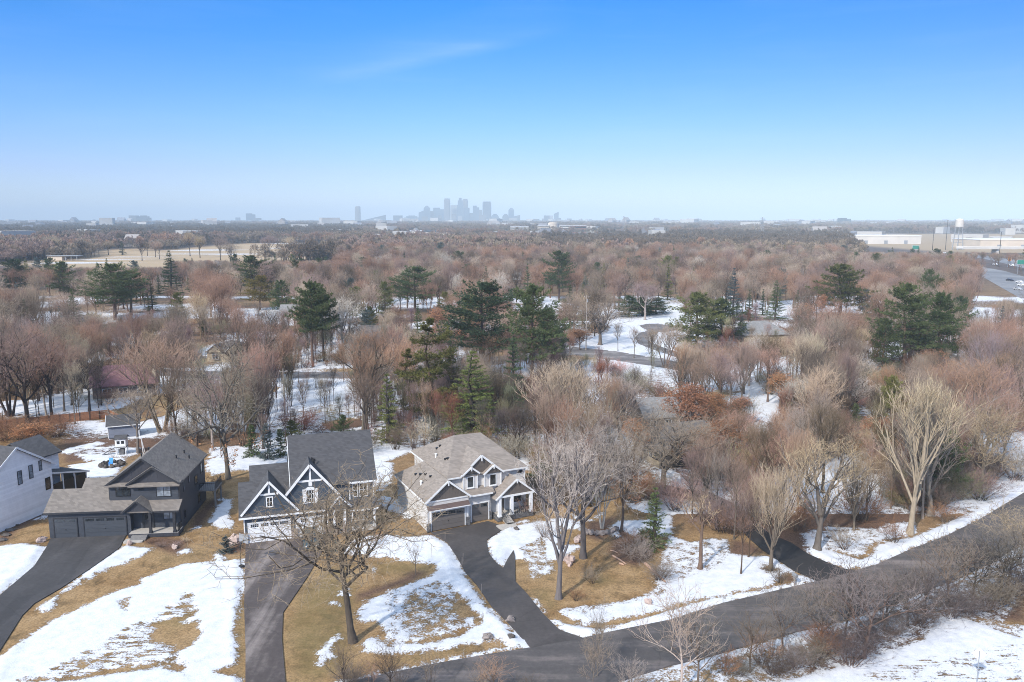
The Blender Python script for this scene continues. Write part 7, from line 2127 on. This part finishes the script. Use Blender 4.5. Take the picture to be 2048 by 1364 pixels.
pts = []
cand = []
for _ in range(11000):
    y = math.sqrt(rr.uniform(150 ** 2, 760 ** 2)); x = rr.uniform(-0.70, 0.70) * y
    if y < 204 and rr.random() < 0.5: continue
    cand.append((x, y))
Q = np.array(cand)
PXY = np.array([proj(x, y, 0) for x, y in cand])
bad = np.zeros(len(Q), bool)
for p in (ROAD, SIDE, MIDROAD, LOOP): bad |= signed(p, Q) > -3
for p in (HIWAY, HIWAY2): bad |= signed(p, Q) > -9
bad |= signed(FIELD, Q) > -4
bad |= signed(BARREN, Q) > 0
for p in NOBASE: bad |= signed(p.astype(float), PXY) > 0
thin = np.zeros(len(Q), bool)
for p in THIN: thin |= signed(p.astype(float), PXY) > 0
# stay low in front of the highway window at the right edge
for (x, y), b_, (px, py), th in zip(cand, bad, PXY, thin):
    if b_: continue
    if th and rr.random() < 0.85: continue
    if px > 1930 and 520 < py < 640 and rr.random() < 0.6 and px > 1900 + (py - 530) * 1.2: continue
    H = rr.uniform(11, 20.5); k = rr.choice((0, 0, 1, 1, 2, 3, 4, 5))
    qy = proj(x, y, H)[1]
    hw = 5.5 * FPX / math.hypot(y, CAM_H) * 0.8
    if any(px + hw > a and px - hw < c and qy + 0.6 * (py - qy) > b2 and qy < d and py > e_ for (a, b2, c, d, e_) in KEEP): continue
    if px > 1690 and y > 480:
        H = min(H, 40 - (500 - 437) / FPX * y)
        if H < 6: continue
    if px < 680 and y > 330:
        hmax = 40 - ((530 if px < 340 else 517) - 437) / FPX * y
        if hmax < 6: continue
        H = min(H, hmax)
    if crowded(x, y, 7.0 if y < 300 else 7.4): continue
    if rr.random() < 0.06:
        k = rr.choice((6, 7)); tn = TONE[rr.choice(('pine', 'olive', 'deep', 'blue'))]; H = rr.uniform(8, 18)
    else:
        tn = TONE[tone_for(x, y)]
    key = (mid_keys + ['pine1', 'spruce1'])[k]
    v = rr.uniform(0.68, 1.2)
    s = H / P[key].H
    pts.append((x, y, 0 if y < 420 else -0.1, rr.uniform(0, 6.28), s * rr.uniform(0.85, 1.15), s, tuple(c * v for c in tn), k))
mass('woods', mid_src, pts)
N_MID = len(pts)

cl = []
for k in range(5):
    me = clump(500 + k, 12, 36, 0.05 + 0.07 * (k % 3)).mesh('far_patch', [M['bark_far'], M['twig_far'], M['needle_far']])
    cl.append(bpy.data.objects.new('far_patch_source', me))
pts = []
cand = []
for _ in range(21000):
    y = 740 + (8600 - 740) * rr.random() ** 1.7; x = rr.uniform(-0.72, 0.72) * y
    cand.append((x, y))
Q = np.array(cand)
bad = (signed(FIELD, Q) > -18) | (signed(BARREN, Q) > -12)
for p in (HIWAY, HIWAY2): bad |= signed(p, Q) > -20
PXY = np.array([proj(x, y, 0) for x, y in cand])
for (x, y), b_, (px, py) in zip(cand, bad, PXY):
    if b_: continue
    if 750 < px < 1350 and 1250 < y < 2450 and rr.random() < 0.88: continue
    if px > 1685 and y < 1500: continue
    if px > 1685 and y < 2300 and rr.random() < 0.6: continue
    if crowded(x, y, 8): continue
    tn = TONE[rr.choice(('greybrown', 'mauve', 'dark', 'mauve', 'greybrown', 'reddish' if py > 470 else 'dark'))]
    if (px < 720 and 1500 < y < 3600) or (1080 < px < 1730 and 800 < y < 1700):
        tn = tuple(c * w_ for c, w_ in zip(TONE['dark'], (1.1, 1.15, 1.2)))
    v = rr.uniform(0.85, 1.1) * (1.0 if y < 1100 else 0.85)
    s = rr.uniform(0.8, 1.15)
    zz = 0.0 if y < 1500 else float(min(max((y - 1500) / 3000, 0), 1) * 5)
    pts.append((x, y, zz, rr.uniform(0, 6.28), s * (1 if y < 4000 else 1.5), s * rr.uniform(0.8, 1.2), tuple(c * v for c in tn), rr.randrange(5)))
mass('distant_woods', cl, pts)

# understorey: leaf litter brush through the woods
ush = [far_obj('shrub0'), far_obj('shrub1'), far_obj('thicket'), far_obj('shrub2'), far_obj('slim')]
pts = []
cand = []
for _ in range(4200):
    y = rr.uniform(98, 290); x = rr.uniform(-0.69, 0.69) * y
    cand.append((x, y))
for _ in range(1100):
    y = rr.uniform(94, 190); cand.append((rr.uniform(0.03, 0.69) * y, y))
web = len(cand)
for _ in range(480):
    y = rr.uniform(112, 235); x = rr.uniform(-0.66, 0.06) * y
    cand.append((x, y))
Q = np.array(cand); PXY = np.array([proj(x, y, 0) for x, y in cand])
bad = np.zeros(len(Q), bool)
for p in (ROAD, SIDE, MIDROAD, LOOP): bad |= signed(p, Q) > -1.5
for p in NOBASE: bad |= signed(p.astype(float), PXY) > 0
thin = np.zeros(len(Q), bool)
for p in THIN: thin |= signed(p.astype(float), PXY) > 0
ns = smooth_noise(Q, 0.09, 61)
for i_, ((x, y), b_, th, q) in enumerate(zip(cand, bad, thin, ns)):
    if i_ >= web:
        if b_ or rr.random() < 0.25: continue
        s = rr.uniform(0.35, 0.72); tn = TONE[rr.choice(('dark', 'greybrown', 'mauve', 'dark'))]
        pts.append((x, y, 0, rr.uniform(0, 6.28), s * 0.75, s, tuple(c * rr.uniform(0.7, 1.0) for c in tn), 4)); continue
    if b_ or q < -0.12 or (th and rr.random() < 0.8): continue
    k = rr.choice((0, 0, 1, 2, 3, 3, 4)); s = rr.uniform(0.5, 1.1) * (0.6 if k == 4 else 1)
    tn = TONE[rr.choice(('russet', 'reddish', 'dark', 'greybrown', 'mauve', 'pink', 'pale'))]
    pts.append((x, y, 0, rr.uniform(0, 6.28), s * (1.1 if k < 3 else 0.9), s * (0.8 if k < 3 else 1.05), tuple(c * rr.uniform(0.7, 1.0) for c in tn), k))
mass('undergrowth', ush, pts)

# the far town: pale roofs and walls no one could count between the far trees
rb = []
for k, c in enumerate(((0.46, 0.44, 0.41), (0.33, 0.30, 0.28), (0.20, 0.20, 0.22))):
    q = MB(); q.prism_u([(-6, 0), (-6, 6), (0, 9.5), (6, 6), (6, 0)], -10, 10) if k else q.box(-18, 18, -10, 10, 0, 9)
    rb.append(bpy.data.objects.new('rooftop_source', q.mesh('rooftop', plain('far_wall', c, 0.8, 0.1, 0.05))))
pts = []
for _ in range(260):
    y = 1150 + 7200 * rr.random() ** 1.3; x = rr.uniform(-0.72, 0.72) * y
    if signed(FIELD, np.array([[x, y]]))[0] > -20: continue
    s = rr.uniform(0.7, 1.5) * (1 if y < 3000 else 1.6)
    pts.append((x, y, 0 if y < 1500 else float(min((y - 1500) / 3000, 1) * 7), rr.uniform(0, 3.14), s, s * rr.uniform(1.0, 1.9), (1, 1, 1), rr.choice((0, 0, 1, 2))))
mass('distant_rooftops', rb, pts)
# ------------------------------------------------------------------ far buildings
def facade(name, c, floor=3.6, bay=3.0, dark=0.55):
    m, n, l, b = newmat(name)
    co = objco(n, l)
    s = n.new('ShaderNodeSeparateXYZ'); l.new(co, s.inputs[0])
    fz = math_(n, l, 'FRACT', math_(n, l, 'MULTIPLY', s.outputs[2], 1 / floor))
    fx = math_(n, l, 'FRACT', math_(n, l, 'MULTIPLY', math_(n, l, 'ADD', s.outputs[0], s.outputs[1]), 1 / bay))
    win = math_(n, l, 'MULTIPLY', math_(n, l, 'GREATER_THAN', fz, 0.45), math_(n, l, 'GREATER_THAN', fx, 0.3))
    mx = mixrgb(n, l, win, c, tuple(x * dark for x in c))
    l.new(mx.outputs[0], b.inputs['Base Color'])
    b.inputs['Roughness'].default_value = 0.5
    return m


FC = [facade('tower_blue_glass', (0.05, 0.09, 0.13)), facade('tower_grey', (0.08, 0.085, 0.09)), facade('tower_tan', (0.15, 0.135, 0.12)), facade('tower_dark', (0.025, 0.035, 0.045)), facade('tower_white', (0.35, 0.34, 0.33))]
SKY_D = 8200.0


def tower(x0, x1, ytop, mi, shape, label, dist=SKY_D, name='office_tower', group='downtown towers', cat='skyscraper', base=0.0):
    cx_ = (x0 + x1) / 2
    X_ = (cx_ - 1024) / FPX * dist; w = (x1 - x0) / FPX * dist
    z = CAM_H + (437 - ytop) / FPX * dist
    b = MB(); h = w / 2; d = min(w * 0.8, 60) / 2
    if shape == 'box': b.box(-h, h, -d, d, 0, z)
    elif shape == 'step':
        b.box(-h, h, -d, d, 0, z * 0.72); b.box(-h * .75, h * .75, -d * .75, d * .75, z * 0.72, z * 0.9); b.box(-h * .45, h * .45, -d * .5, d * .5, z * .9, z)
    elif shape == 'notch':
        b.box(-h, h * 0.2, -d, d, 0, z); b.box(h * 0.2, h, -d, d, 0, z * 0.9)
    elif shape == 'taper':
        b.hull([(-h, -d, 0), (h, -d, 0), (h, d, 0), (-h, d, 0)], [(-h, -d, z * .85), (h, -d, z * .85), (h, d, z * .85), (-h, d, z * .85)])
        b.hull([(-h, -d, z * .85), (h, -d, z * .85), (h, d, z * .85), (-h, d, z * .85)], [(-h * .3, -d * .3, z), (h * .3, -d * .3, z), (h * .3, d * .3, z), (-h * .3, d * .3, z)])
    elif shape == 'round':
        pr = [(h * math.cos(6.283 * k / 20), d * math.sin(6.283 * k / 20)) for k in range(20)]
        b.hull([(p[0], p[1], 0) for p in pr], [(p[0], p[1], z * .93) for p in pr]); b.hull([(p[0], p[1], z * .93) for p in pr], [(p[0] * .7, p[1] * .7, z) for p in pr])
    elif shape == 'chamfer':
        pr = [(-h, -d * .5), (-h * .7, -d), (h * .7, -d), (h, -d * .5), (h, d * .5), (h * .7, d), (-h * .7, d), (-h, d * .5)]
        b.hull([(p[0], p[1], 0) for p in pr], [(p[0], p[1], z * .95) for p in pr]); b.hull([(p[0] * .85, p[1] * .85, z * .95) for p in pr], [(p[0] * .85, p[1] * .85, z) for p in pr])
    elif shape == 'wedge':
        b.hull([(-h, -d, 0), (h, -d, 0), (h, d, 0), (-h, d, 0)], [(-h, -d, z * 0.22), (h, -d, z), (h, d, z), (-h, d, z * 0.22)])
    elif shape == 'slope':
        b.hull([(-h, -d, 0), (h, -d, 0), (h, d, 0), (-h, d, 0)], [(-h, -d, z * 0.82), (h, -d, z), (h, d, z), (-h, d, z * 0.82)])
    o = b.build(name, FC[mi])
    o.location = (X_, dist, base)
    return tag(o, label, cat, group)


for (x0, x1, yt, mi, sh_, lab, dd) in (
        (714, 725, 413, 2, 'round', 'slim rounded tower standing alone left of the stadium prow', 0), (726, 774, 430, 3, 'wedge', 'stadium with a long roof rising to a sharp right prow', 300),
        (756, 766, 438, 4, 'box', 'small pale block in front of the stadium prow', -900), (673, 684, 438, 4, 'box', 'small white block left of the slim rounded tower', -300), (684, 712, 442, 3, 'box', 'low dark block beside the small white block', 0),
        (790, 807, 431, 3, 'box', 'squat dark tower right of the stadium prow', 0), (812, 840, 431, 0, 'step', 'broad blue stepped building left of the cluster', 100), (840, 851, 421, 0, 'slope', 'sloping blue tower at the cluster left', 200),
        (850, 862, 412, 0, 'taper', 'pointed blue tower at the left of the cluster', 0), (862, 870, 422, 1, 'box', 'narrow grey tower right of the pointed blue one', 100), (869, 890, 416, 0, 'notch', 'wide notched blue tower left of the tallest pair', 200),
        (890, 902, 398, 2, 'chamfer', 'tall tan shaft, left one of the three tallest', 0), (903, 917, 411, 4, 'box', 'pale block between the two tallest towers', 150), (916, 928, 397, 0, 'step', 'tallest blue tower in the middle of the skyline', 0),
        (927, 937, 399, 2, 'chamfer', 'tall tan tower touching the tallest blue one', 250), (929, 940, 416, 0, 'box', 'blue slab in front of the tall tan tower', -200), (940, 948, 426, 1, 'box', 'lower grey tower in the gap right of the tallest', 100),
        (947, 959, 412, 0, 'notch', 'blue notched tower right of the gap', 0), (958, 965, 420, 1, 'box', 'grey tower beside the dark chamfered one', 200), (959, 973, 430, 2, 'box', 'short tan building before the dark chamfered tower', -400),
        (966, 983, 404, 3, 'chamfer', 'dark chamfered tower at the right of the tallest group', 0), (983, 998, 428, 0, 'step', 'low stepped tower right of the dark chamfered one', 0), (1005, 1018, 428, 3, 'step', 'dark stepped block left of the pointed right tower', 0),
        (1017, 1028, 416, 0, 'taper', 'pointed tower at the right end of the cluster', 0), (1028, 1040, 430, 1, 'slope', 'grey sloping block right of the pointed right tower', 0), (1083, 1088, 437, 2, 'box', 'thin tan block left of the right outliers', 0),
        (1087, 1098, 431, 3, 'box', 'dark outlier tower right of the cluster', 0), (1098, 1105, 431, 4, 'box', 'pale outlier tower beside the dark outlier', 0), (1107, 1116, 424, 0, 'slope', 'tallest of the right outlier towers', 0),
        (1112, 1121, 436, 1, 'box', 'low grey outlier right of the tallest outlier', 0), (1133, 1142, 437, 1, 'box', 'last small grey tower at the right', 0),
        (269, 284, 431, 1, 'box', 'left block of the twin buildings on the left horizon', -1500), (284, 308, 431, 3, 'step', 'right dark block of the twin buildings on the left horizon', -1500),
        (500, 515, 427, 0, 'notch', 'blue tower alone between the golf course and downtown', -1000), (514, 527, 436, 1, 'box', 'lower wing right of the lone blue tower', -1000),
        (587, 598, 442, 3, 'box', 'small dark block right of the lone blue tower', -2500), (598, 620, 443, 1, 'box', 'low grey slab beside the small dark block', -2500), (68, 79, 441, 2, 'box', 'small tan block on the far left horizon', -2500),
        (-8, 23, 441, 1, 'box', 'low slab cut by the left frame edge on the horizon', -2500), (150, 170, 441, 1, 'box', 'grey slab left of the twin horizon buildings', -2500), (422, 454, 442, 4, 'box', 'long pale building on the left horizon', -2500),
        (478, 486, 435, 0, 'box', 'thin tower left of the lone blue tower', 0), (1361, 1371, 440, 4, 'box', 'pale block on the right horizon', -2500), (1671, 1691, 436, 3, 'notch', 'dark slab tower on the right horizon', -3500),
        (1280, 1300, 442, 1, 'box', 'low grey block right of downtown on the horizon', -500), (640, 668, 443, 1, 'step', 'low stepped grey buildings left of the slim rounded tower', -300), (1045, 1080, 441, 1, 'step', 'low grey blocks right of the cluster', 400),
        (803, 822, 436, 4, 'box', 'pale mid rise at the left foot of the cluster', -600), (846, 858, 433, 2, 'box', 'tan mid rise in front of the sloping blue tower', -500), (876, 886, 430, 1, 'step', 'grey stepped mid rise before the wide notched tower', -400),
        (905, 914, 428, 2, 'box', 'tan block at the foot of the tallest pair', -500), (918, 925, 432, 4, 'box', 'small pale block under the tallest blue tower', -700), (942, 952, 434, 0, 'box', 'blue mid rise right of the tallest pair foot', -300),
        (985, 1003, 435, 1, 'step', 'grey mid rise right of the low stepped tower', -400), (1018, 1034, 436, 4, 'box', 'pale slab before the pointed right tower', -600), (768, 785, 440, 1, 'box', 'low grey slab right of the stadium prow', -500), (1060, 1078, 438, 3, 'box', 'dark mid rise between the cluster and its right outliers', -200)):
    tower(x0, x1, yt, mi, sh_, lab, SKY_D + dd)


def far_block(px0, px1, pbase, ptop, dep, mats, label, name='warehouse', cat='warehouse', band=None, roof=None, rz=0.0):
    x0, y0 = G(px0, pbase); x1, _ = G(px1, pbase)
    z = zat(px0, ptop, y0)
    e = empty(name, (x0, y0, 0), rz, label, cat)
    w = x1 - x0
    b = MB(); b.box(0, w, 0, dep, 0, z); b.build('wall', mats, e)
    b = MB(); b.box(-0.5, w + 0.5, -0.5, dep + 0.5, z, z + (0.9 if roof is None else 3.5)); b.build('roof', roof or M['white'], e)
    if band:
        n = band
        for k in range(n):
            q = MB(); zz = z * (k + 0.45) / n; q.box(0.4, w - 0.4, -0.25, 0.0, zz, zz + z / n * 0.42); q.build('window_band', M['glass'], e)
    else:
        for k in range(3):
            q = MB(); u = w * (0.2 + 0.28 * k); q.box(u, u + w * 0.05, -0.2, 0, 0, z * 0.45); q.build('loading_door', M['metal'], e)
    return e


WT = plain('pale_panel', (0.62, 0.58, 0.52), 0.7, 0.08, 0.05)
TN = plain('tan_panel', (0.60, 0.51, 0.41), 0.7, 0.1, 0.05)
BR = plain('brick_panel', (0.22, 0.10, 0.085), 0.8, 0.1, 0.1)
DR = plain('dark_membrane', (0.05, 0.06, 0.075), 0.7, 0.2, 0.05)
far_block(1700, 1842, 488, 472, 60, WT, 'long pale warehouse beyond the woods at right')
far_block(1960, 2130, 497, 480, 70, TN, 'tan warehouse cut by the right frame edge beside the highway')
far_block(975, 1010, 473, 464, 50, WT, 'small pale depot right of the long dark roofed hall')
far_block(844, 975, 471, 464, 90, WT, 'long dark roofed hall in front of downtown', roof=DR)
far_block(809, 844, 469, 462, 50, WT, 'pale annex left of the long dark roofed hall')
far_block(1009, 1116, 480, 474, 40, WT, 'low pale building below the striped office blocks')
far_block(755, 800, 472, 466, 40, WT, 'low pale sheds left of the long dark roofed hall')
far_block(1021, 1057, 466, 453, 40, WT, 'white office block with ribbon windows left of the round one', 'office_block', 'office', 4)
far_block(1076, 1098, 466, 451, 40, TN, 'beige office block left of the brick office', 'office_block', 'office', 4)
far_block(1120, 1139, 467, 451, 40, WT, 'white and glass office wing joined to the brick office', 'office_block', 'office', 4)
far_block(1139, 1173, 467, 452, 50, BR, 'dark brick office with a white top', 'office_block', 'office', 2)
far_block(992, 999, 461, 448, 25, TN, 'slim pale tower block between the hall and the white office', 'office_block', 'office', 6)
far_block(1270, 1345, 470, 465, 40, WT, 'low pale strip of shops on the right beyond the woods')
far_block(1530, 1580, 452, 447, 40, WT, 'tiny pale buildings near the right horizon')
x, y = G(1107, 466)
o = MB(); o.cyl(0, 0, 0, zat(1107, 446, y), 15, 15, 24); o.cyl(0, 0, zat(1107, 446, y), zat(1107, 444.5, y), 12, 12, 24)
for k in range(4): o.cyl(0, 0, 5 + k * 6, 7.5 + k * 6, 15.4, 15.4, 24)
o = o.build('office_block', TN); o.location = (x, y + 20, 0); tag(o, 'round banded office drum left of the brick office', 'office')
# golf shelter
x, y = G(95, 521)
gs = empty('golf_shelter', (x, y, 0), 0, 'low flat roofed shelter on the golf course with a tan wall', 'pavilion')
b = MB(); b.box(0, 14, 0, 8, 0, 4.2); b.build('wall', TN, gs)
b = MB(); b.box(-1, 30, -1, 9, 4.2, 4.8); b.build('roof', M['metal'], gs)
for u in (17, 22.5, 28):
    b = MB(); b.box(u, u + 0.5, 0, 0.5, 0, 4.2); b.build('post', M['metal'], gs)
# water tower
x, y = G(1915, 500)
wt = empty('water_tower', (x, y, 0), 0, 'pale water tank on lattice legs beyond the right hand warehouse', 'water tower')
zt = zat(1915, 437, y)
b = MB(); b.cyl(0, 0, zt * 0.74, zt * 0.96, 4.9, 4.9, 20); b.cyl(0, 0, zt * .96, zt, 4.9, 2, 20); b.build('tank', WT, wt)
for k in range(6):
    a = 6.283 * k / 6
    b = MB(); b.tube([(7.0 * math.cos(a), 7.0 * math.sin(a), 0), (4.4 * math.cos(a), 4.4 * math.sin(a), zt * .75)], [0.5, 0.4], 6); b.build('leg', M['metal'], wt)
b = MB()
for zz in (0.25, 0.5): b.tube([((7.0 - 3.4 * zz) * math.cos(6.283 * k / 6), (7.0 - 3.4 * zz) * math.sin(6.283 * k / 6), zt * zz) for k in range(7)], [0.25] * 7, 5)
b.build('brace', M['metal'], wt)


def pylon(px, pbase, ptop, label, lattice=True):
    x, y = G(px, pbase); H = zat(px, ptop, y)
    e = empty('transmission_pylon', (x, y, 0), 0.3, label, 'pylon')
    w = H * 0.09
    for sx in (-1, 1):
        for sy in (-1, 1):
            b = MB(); b.tube([(sx * w, sy * w, 0), (sx * w * 0.15, sy * w * 0.15, H)], [0.35, 0.2], 4); b.build('leg', M['metal'], e)
    b = MB()
    for k in range(7):
        f0, f1 = k / 7, (k + 1) / 7; a0, a1 = w * (1 - .85 * f0), w * (1 - .85 * f1)
        b.beam((-a0, -a0, H * f0), (a1, -a1, H * f1), 0.25, 0.25); b.beam((a0, -a0, H * f0), (-a1, -a1, H * f1), 0.25, 0.25)
    b.build('bracing', M['metal'], e)
    for f in (0.72, 0.84, 0.95):
        b = MB(); b.beam((-w * 1.5, 0, H * f), (w * 1.5, 0, H * f), 0.4, 0.5); b.build('crossarm', M['metal'], e)


pylon(1523, 478, 434, 'lattice pylon standing above the woods right of downtown')
pylon(1247, 470, 432, 'lattice pylon just right of the downtown towers')


def mast(px, pbase, ptop, label, r=0.35):
    x, y = G(px, pbase); H = zat(px, ptop, y)
    e = empty('highway_mast', (x, y, 0), 0, label, 'light mast', 'highway light masts')
    b = MB(); b.tube([(0, 0, 0), (0, 0, H)], [r, r * 0.5], 8, True); b.build('pole', M['black'], e)
    b = MB(); b.cyl(0, 0, H - 0.6, H, 1.4, 1.4, 12); b.build('lamp_ring', M['metal'], e)


mast(1997, 531, 462, 'tall dark light mast rising beside the highway bend')
mast(1891, 500, 440, 'thin tall mast left of the water tower'); mast(1865, 500, 455, 'shorter thin mast by the warehouse right end')

# overpass
x0, y0 = G(1925, 508); x1, _ = G(2200, 512)
ov = empty('overpass', (x0, y0, 0), 0.0, 'pale concrete overpass crossing the highway at the right edge', 'bridge')
L_ = x1 - x0
b = MB(); b.box(0, L_, 0, 14, 5.5, 7.0); b.build('deck', WT, ov)
for v in (-0.3, 13.9):
    b = MB(); b.box(0, L_, v, v + 0.4, 7.0, 8.2); b.build('parapet', WT, ov)
for k in range(4):
    b = MB(); b.box(40 + k * 45, 42.5 + k * 45, 2, 12, 0, 5.5); b.build('pier', WT, ov)
GREEN_S = plain('sign_green', (0.02, 0.22, 0.15), 0.5, 0.03)


def gantry(px, pbase, ptop, w, hgt, label, mat=GREEN_S):
    x, y = G(px, pbase); H = zat(px, ptop, y)
    e = empty('highway_sign', (x, y, 0), 0, label, 'sign')
    b = MB(); b.box(-w / 2, w / 2, -0.1, 0.1, H - hgt, H); b.build('sign_plate', mat, e)
    b = MB(); b.box(-w / 2 - .15, w / 2 + .15, -0.08, 0.08, H - hgt - .15, H + .15); b.build('border', M['white'], e)
    for sx in (-w * 0.35, w * 0.35):
        b = MB(); b.box(sx - 0.15, sx + 0.15, 0.12, 0.4, 0, H - 0.2); b.build('post', M['metal'], e)


gantry(2042, 548, 520, 7, 3.0, 'green highway sign at the right frame edge')
gantry(1831, 502, 491, 8, 4.5, 'small green highway sign below the long warehouse')
gantry(1380, 470, 461, 12, 5, 'green sign far beyond the woods right of downtown')
gantry(2018, 534, 513, 3.0, 3.6, 'orange sign on posts beside the highway', plain('sign_orange', (0.75, 0.30, 0.06), 0.5, 0.03))
x, y = G(1313, 474)
gantry(1313, 474, 459, 14, 6, 'dark blue billboard over the far shops', plain('billboard_blue', (0.05, 0.08, 0.2), 0.5))

CARS = {}
for nm, c in (('white', (0.8, 0.8, 0.8)), ('dark', (0.03, 0.03, 0.05)), ('silver', (0.45, 0.46, 0.48))):
    CARS[nm] = plain('car_' + nm, c, 0.3, 0.03)


def car(px, py, col, deg, label):
    x, y = G(px, py)
    e = empty('car', (x, y, 0.02), math.radians(deg), label, 'car', 'cars on the highway')
    b = MB(); b.prism_u([(-2.3, 0.35), (-2.3, 0.85), (-1.2, 1.0), (-0.6, 1.5), (1.2, 1.5), (1.9, 1.0), (2.3, 0.95), (2.3, 0.35)], -0.9, 0.9); b.build('body', CARS[col], e)
    b = MB(); b.box(-0.92, 0.92, -0.55, 1.1, 1.05, 1.4); b.build('window', M['glass'], e)
    for sx in (-0.9, 0.9):
        for sy in (-1.4, 1.4):
            b = MB(); q = [(sx - 0.1, sy + 0.34 * math.cos(6.283 * k / 10), 0.34 + 0.34 * math.sin(6.283 * k / 10)) for k in range(10)]
            b.hull(q, [(p[0] + 0.2, p[1], p[2]) for p in q]); b.build('wheel', M['rubber'], e)


for (px, py, c, lab) in ((2040, 566, 'white', 'white car highest of three at the right frame edge'), (2044, 572, 'white', 'white car cut by the right frame edge on the highway'), (2036, 580, 'silver', 'silver car lowest on the highway'),
                         (2020, 562, 'dark', 'dark car left of the white cars on the highway'), (1991, 530, 'white', 'white car at the foot of the tall dark mast'), (1890, 507, 'white', 'white truck like car left of the overpass'), (2024, 532, 'white', 'white car beyond the orange sign')):
    car(px, py, c, 20, lab)

# ------------------------------------------------------------------ the air
hb = MB(); hb.box(-20600, 20600, -600, 20600, -2, 262)
hm = bpy.data.materials.new('haze_air'); hm.use_nodes = True
hn = hm.node_tree.nodes; hl = hm.node_tree.links
hn.remove(hn['Principled BSDF'])
pv = hn.new('ShaderNodeVolumePrincipled')
pv.inputs['Color'].default_value = HAZE_COL
pv.inputs['Density'].default_value = HAZE_D
pv.inputs['Anisotropy'].default_value = HAZE_G
hl.new(pv.outputs[0], hn['Material Output'].inputs['Volume'])
hm.cycles.volume_sampling = 'DISTANCE'
hz_o = hb.build('haze', hm)
tag(hz_o, kind='stuff')
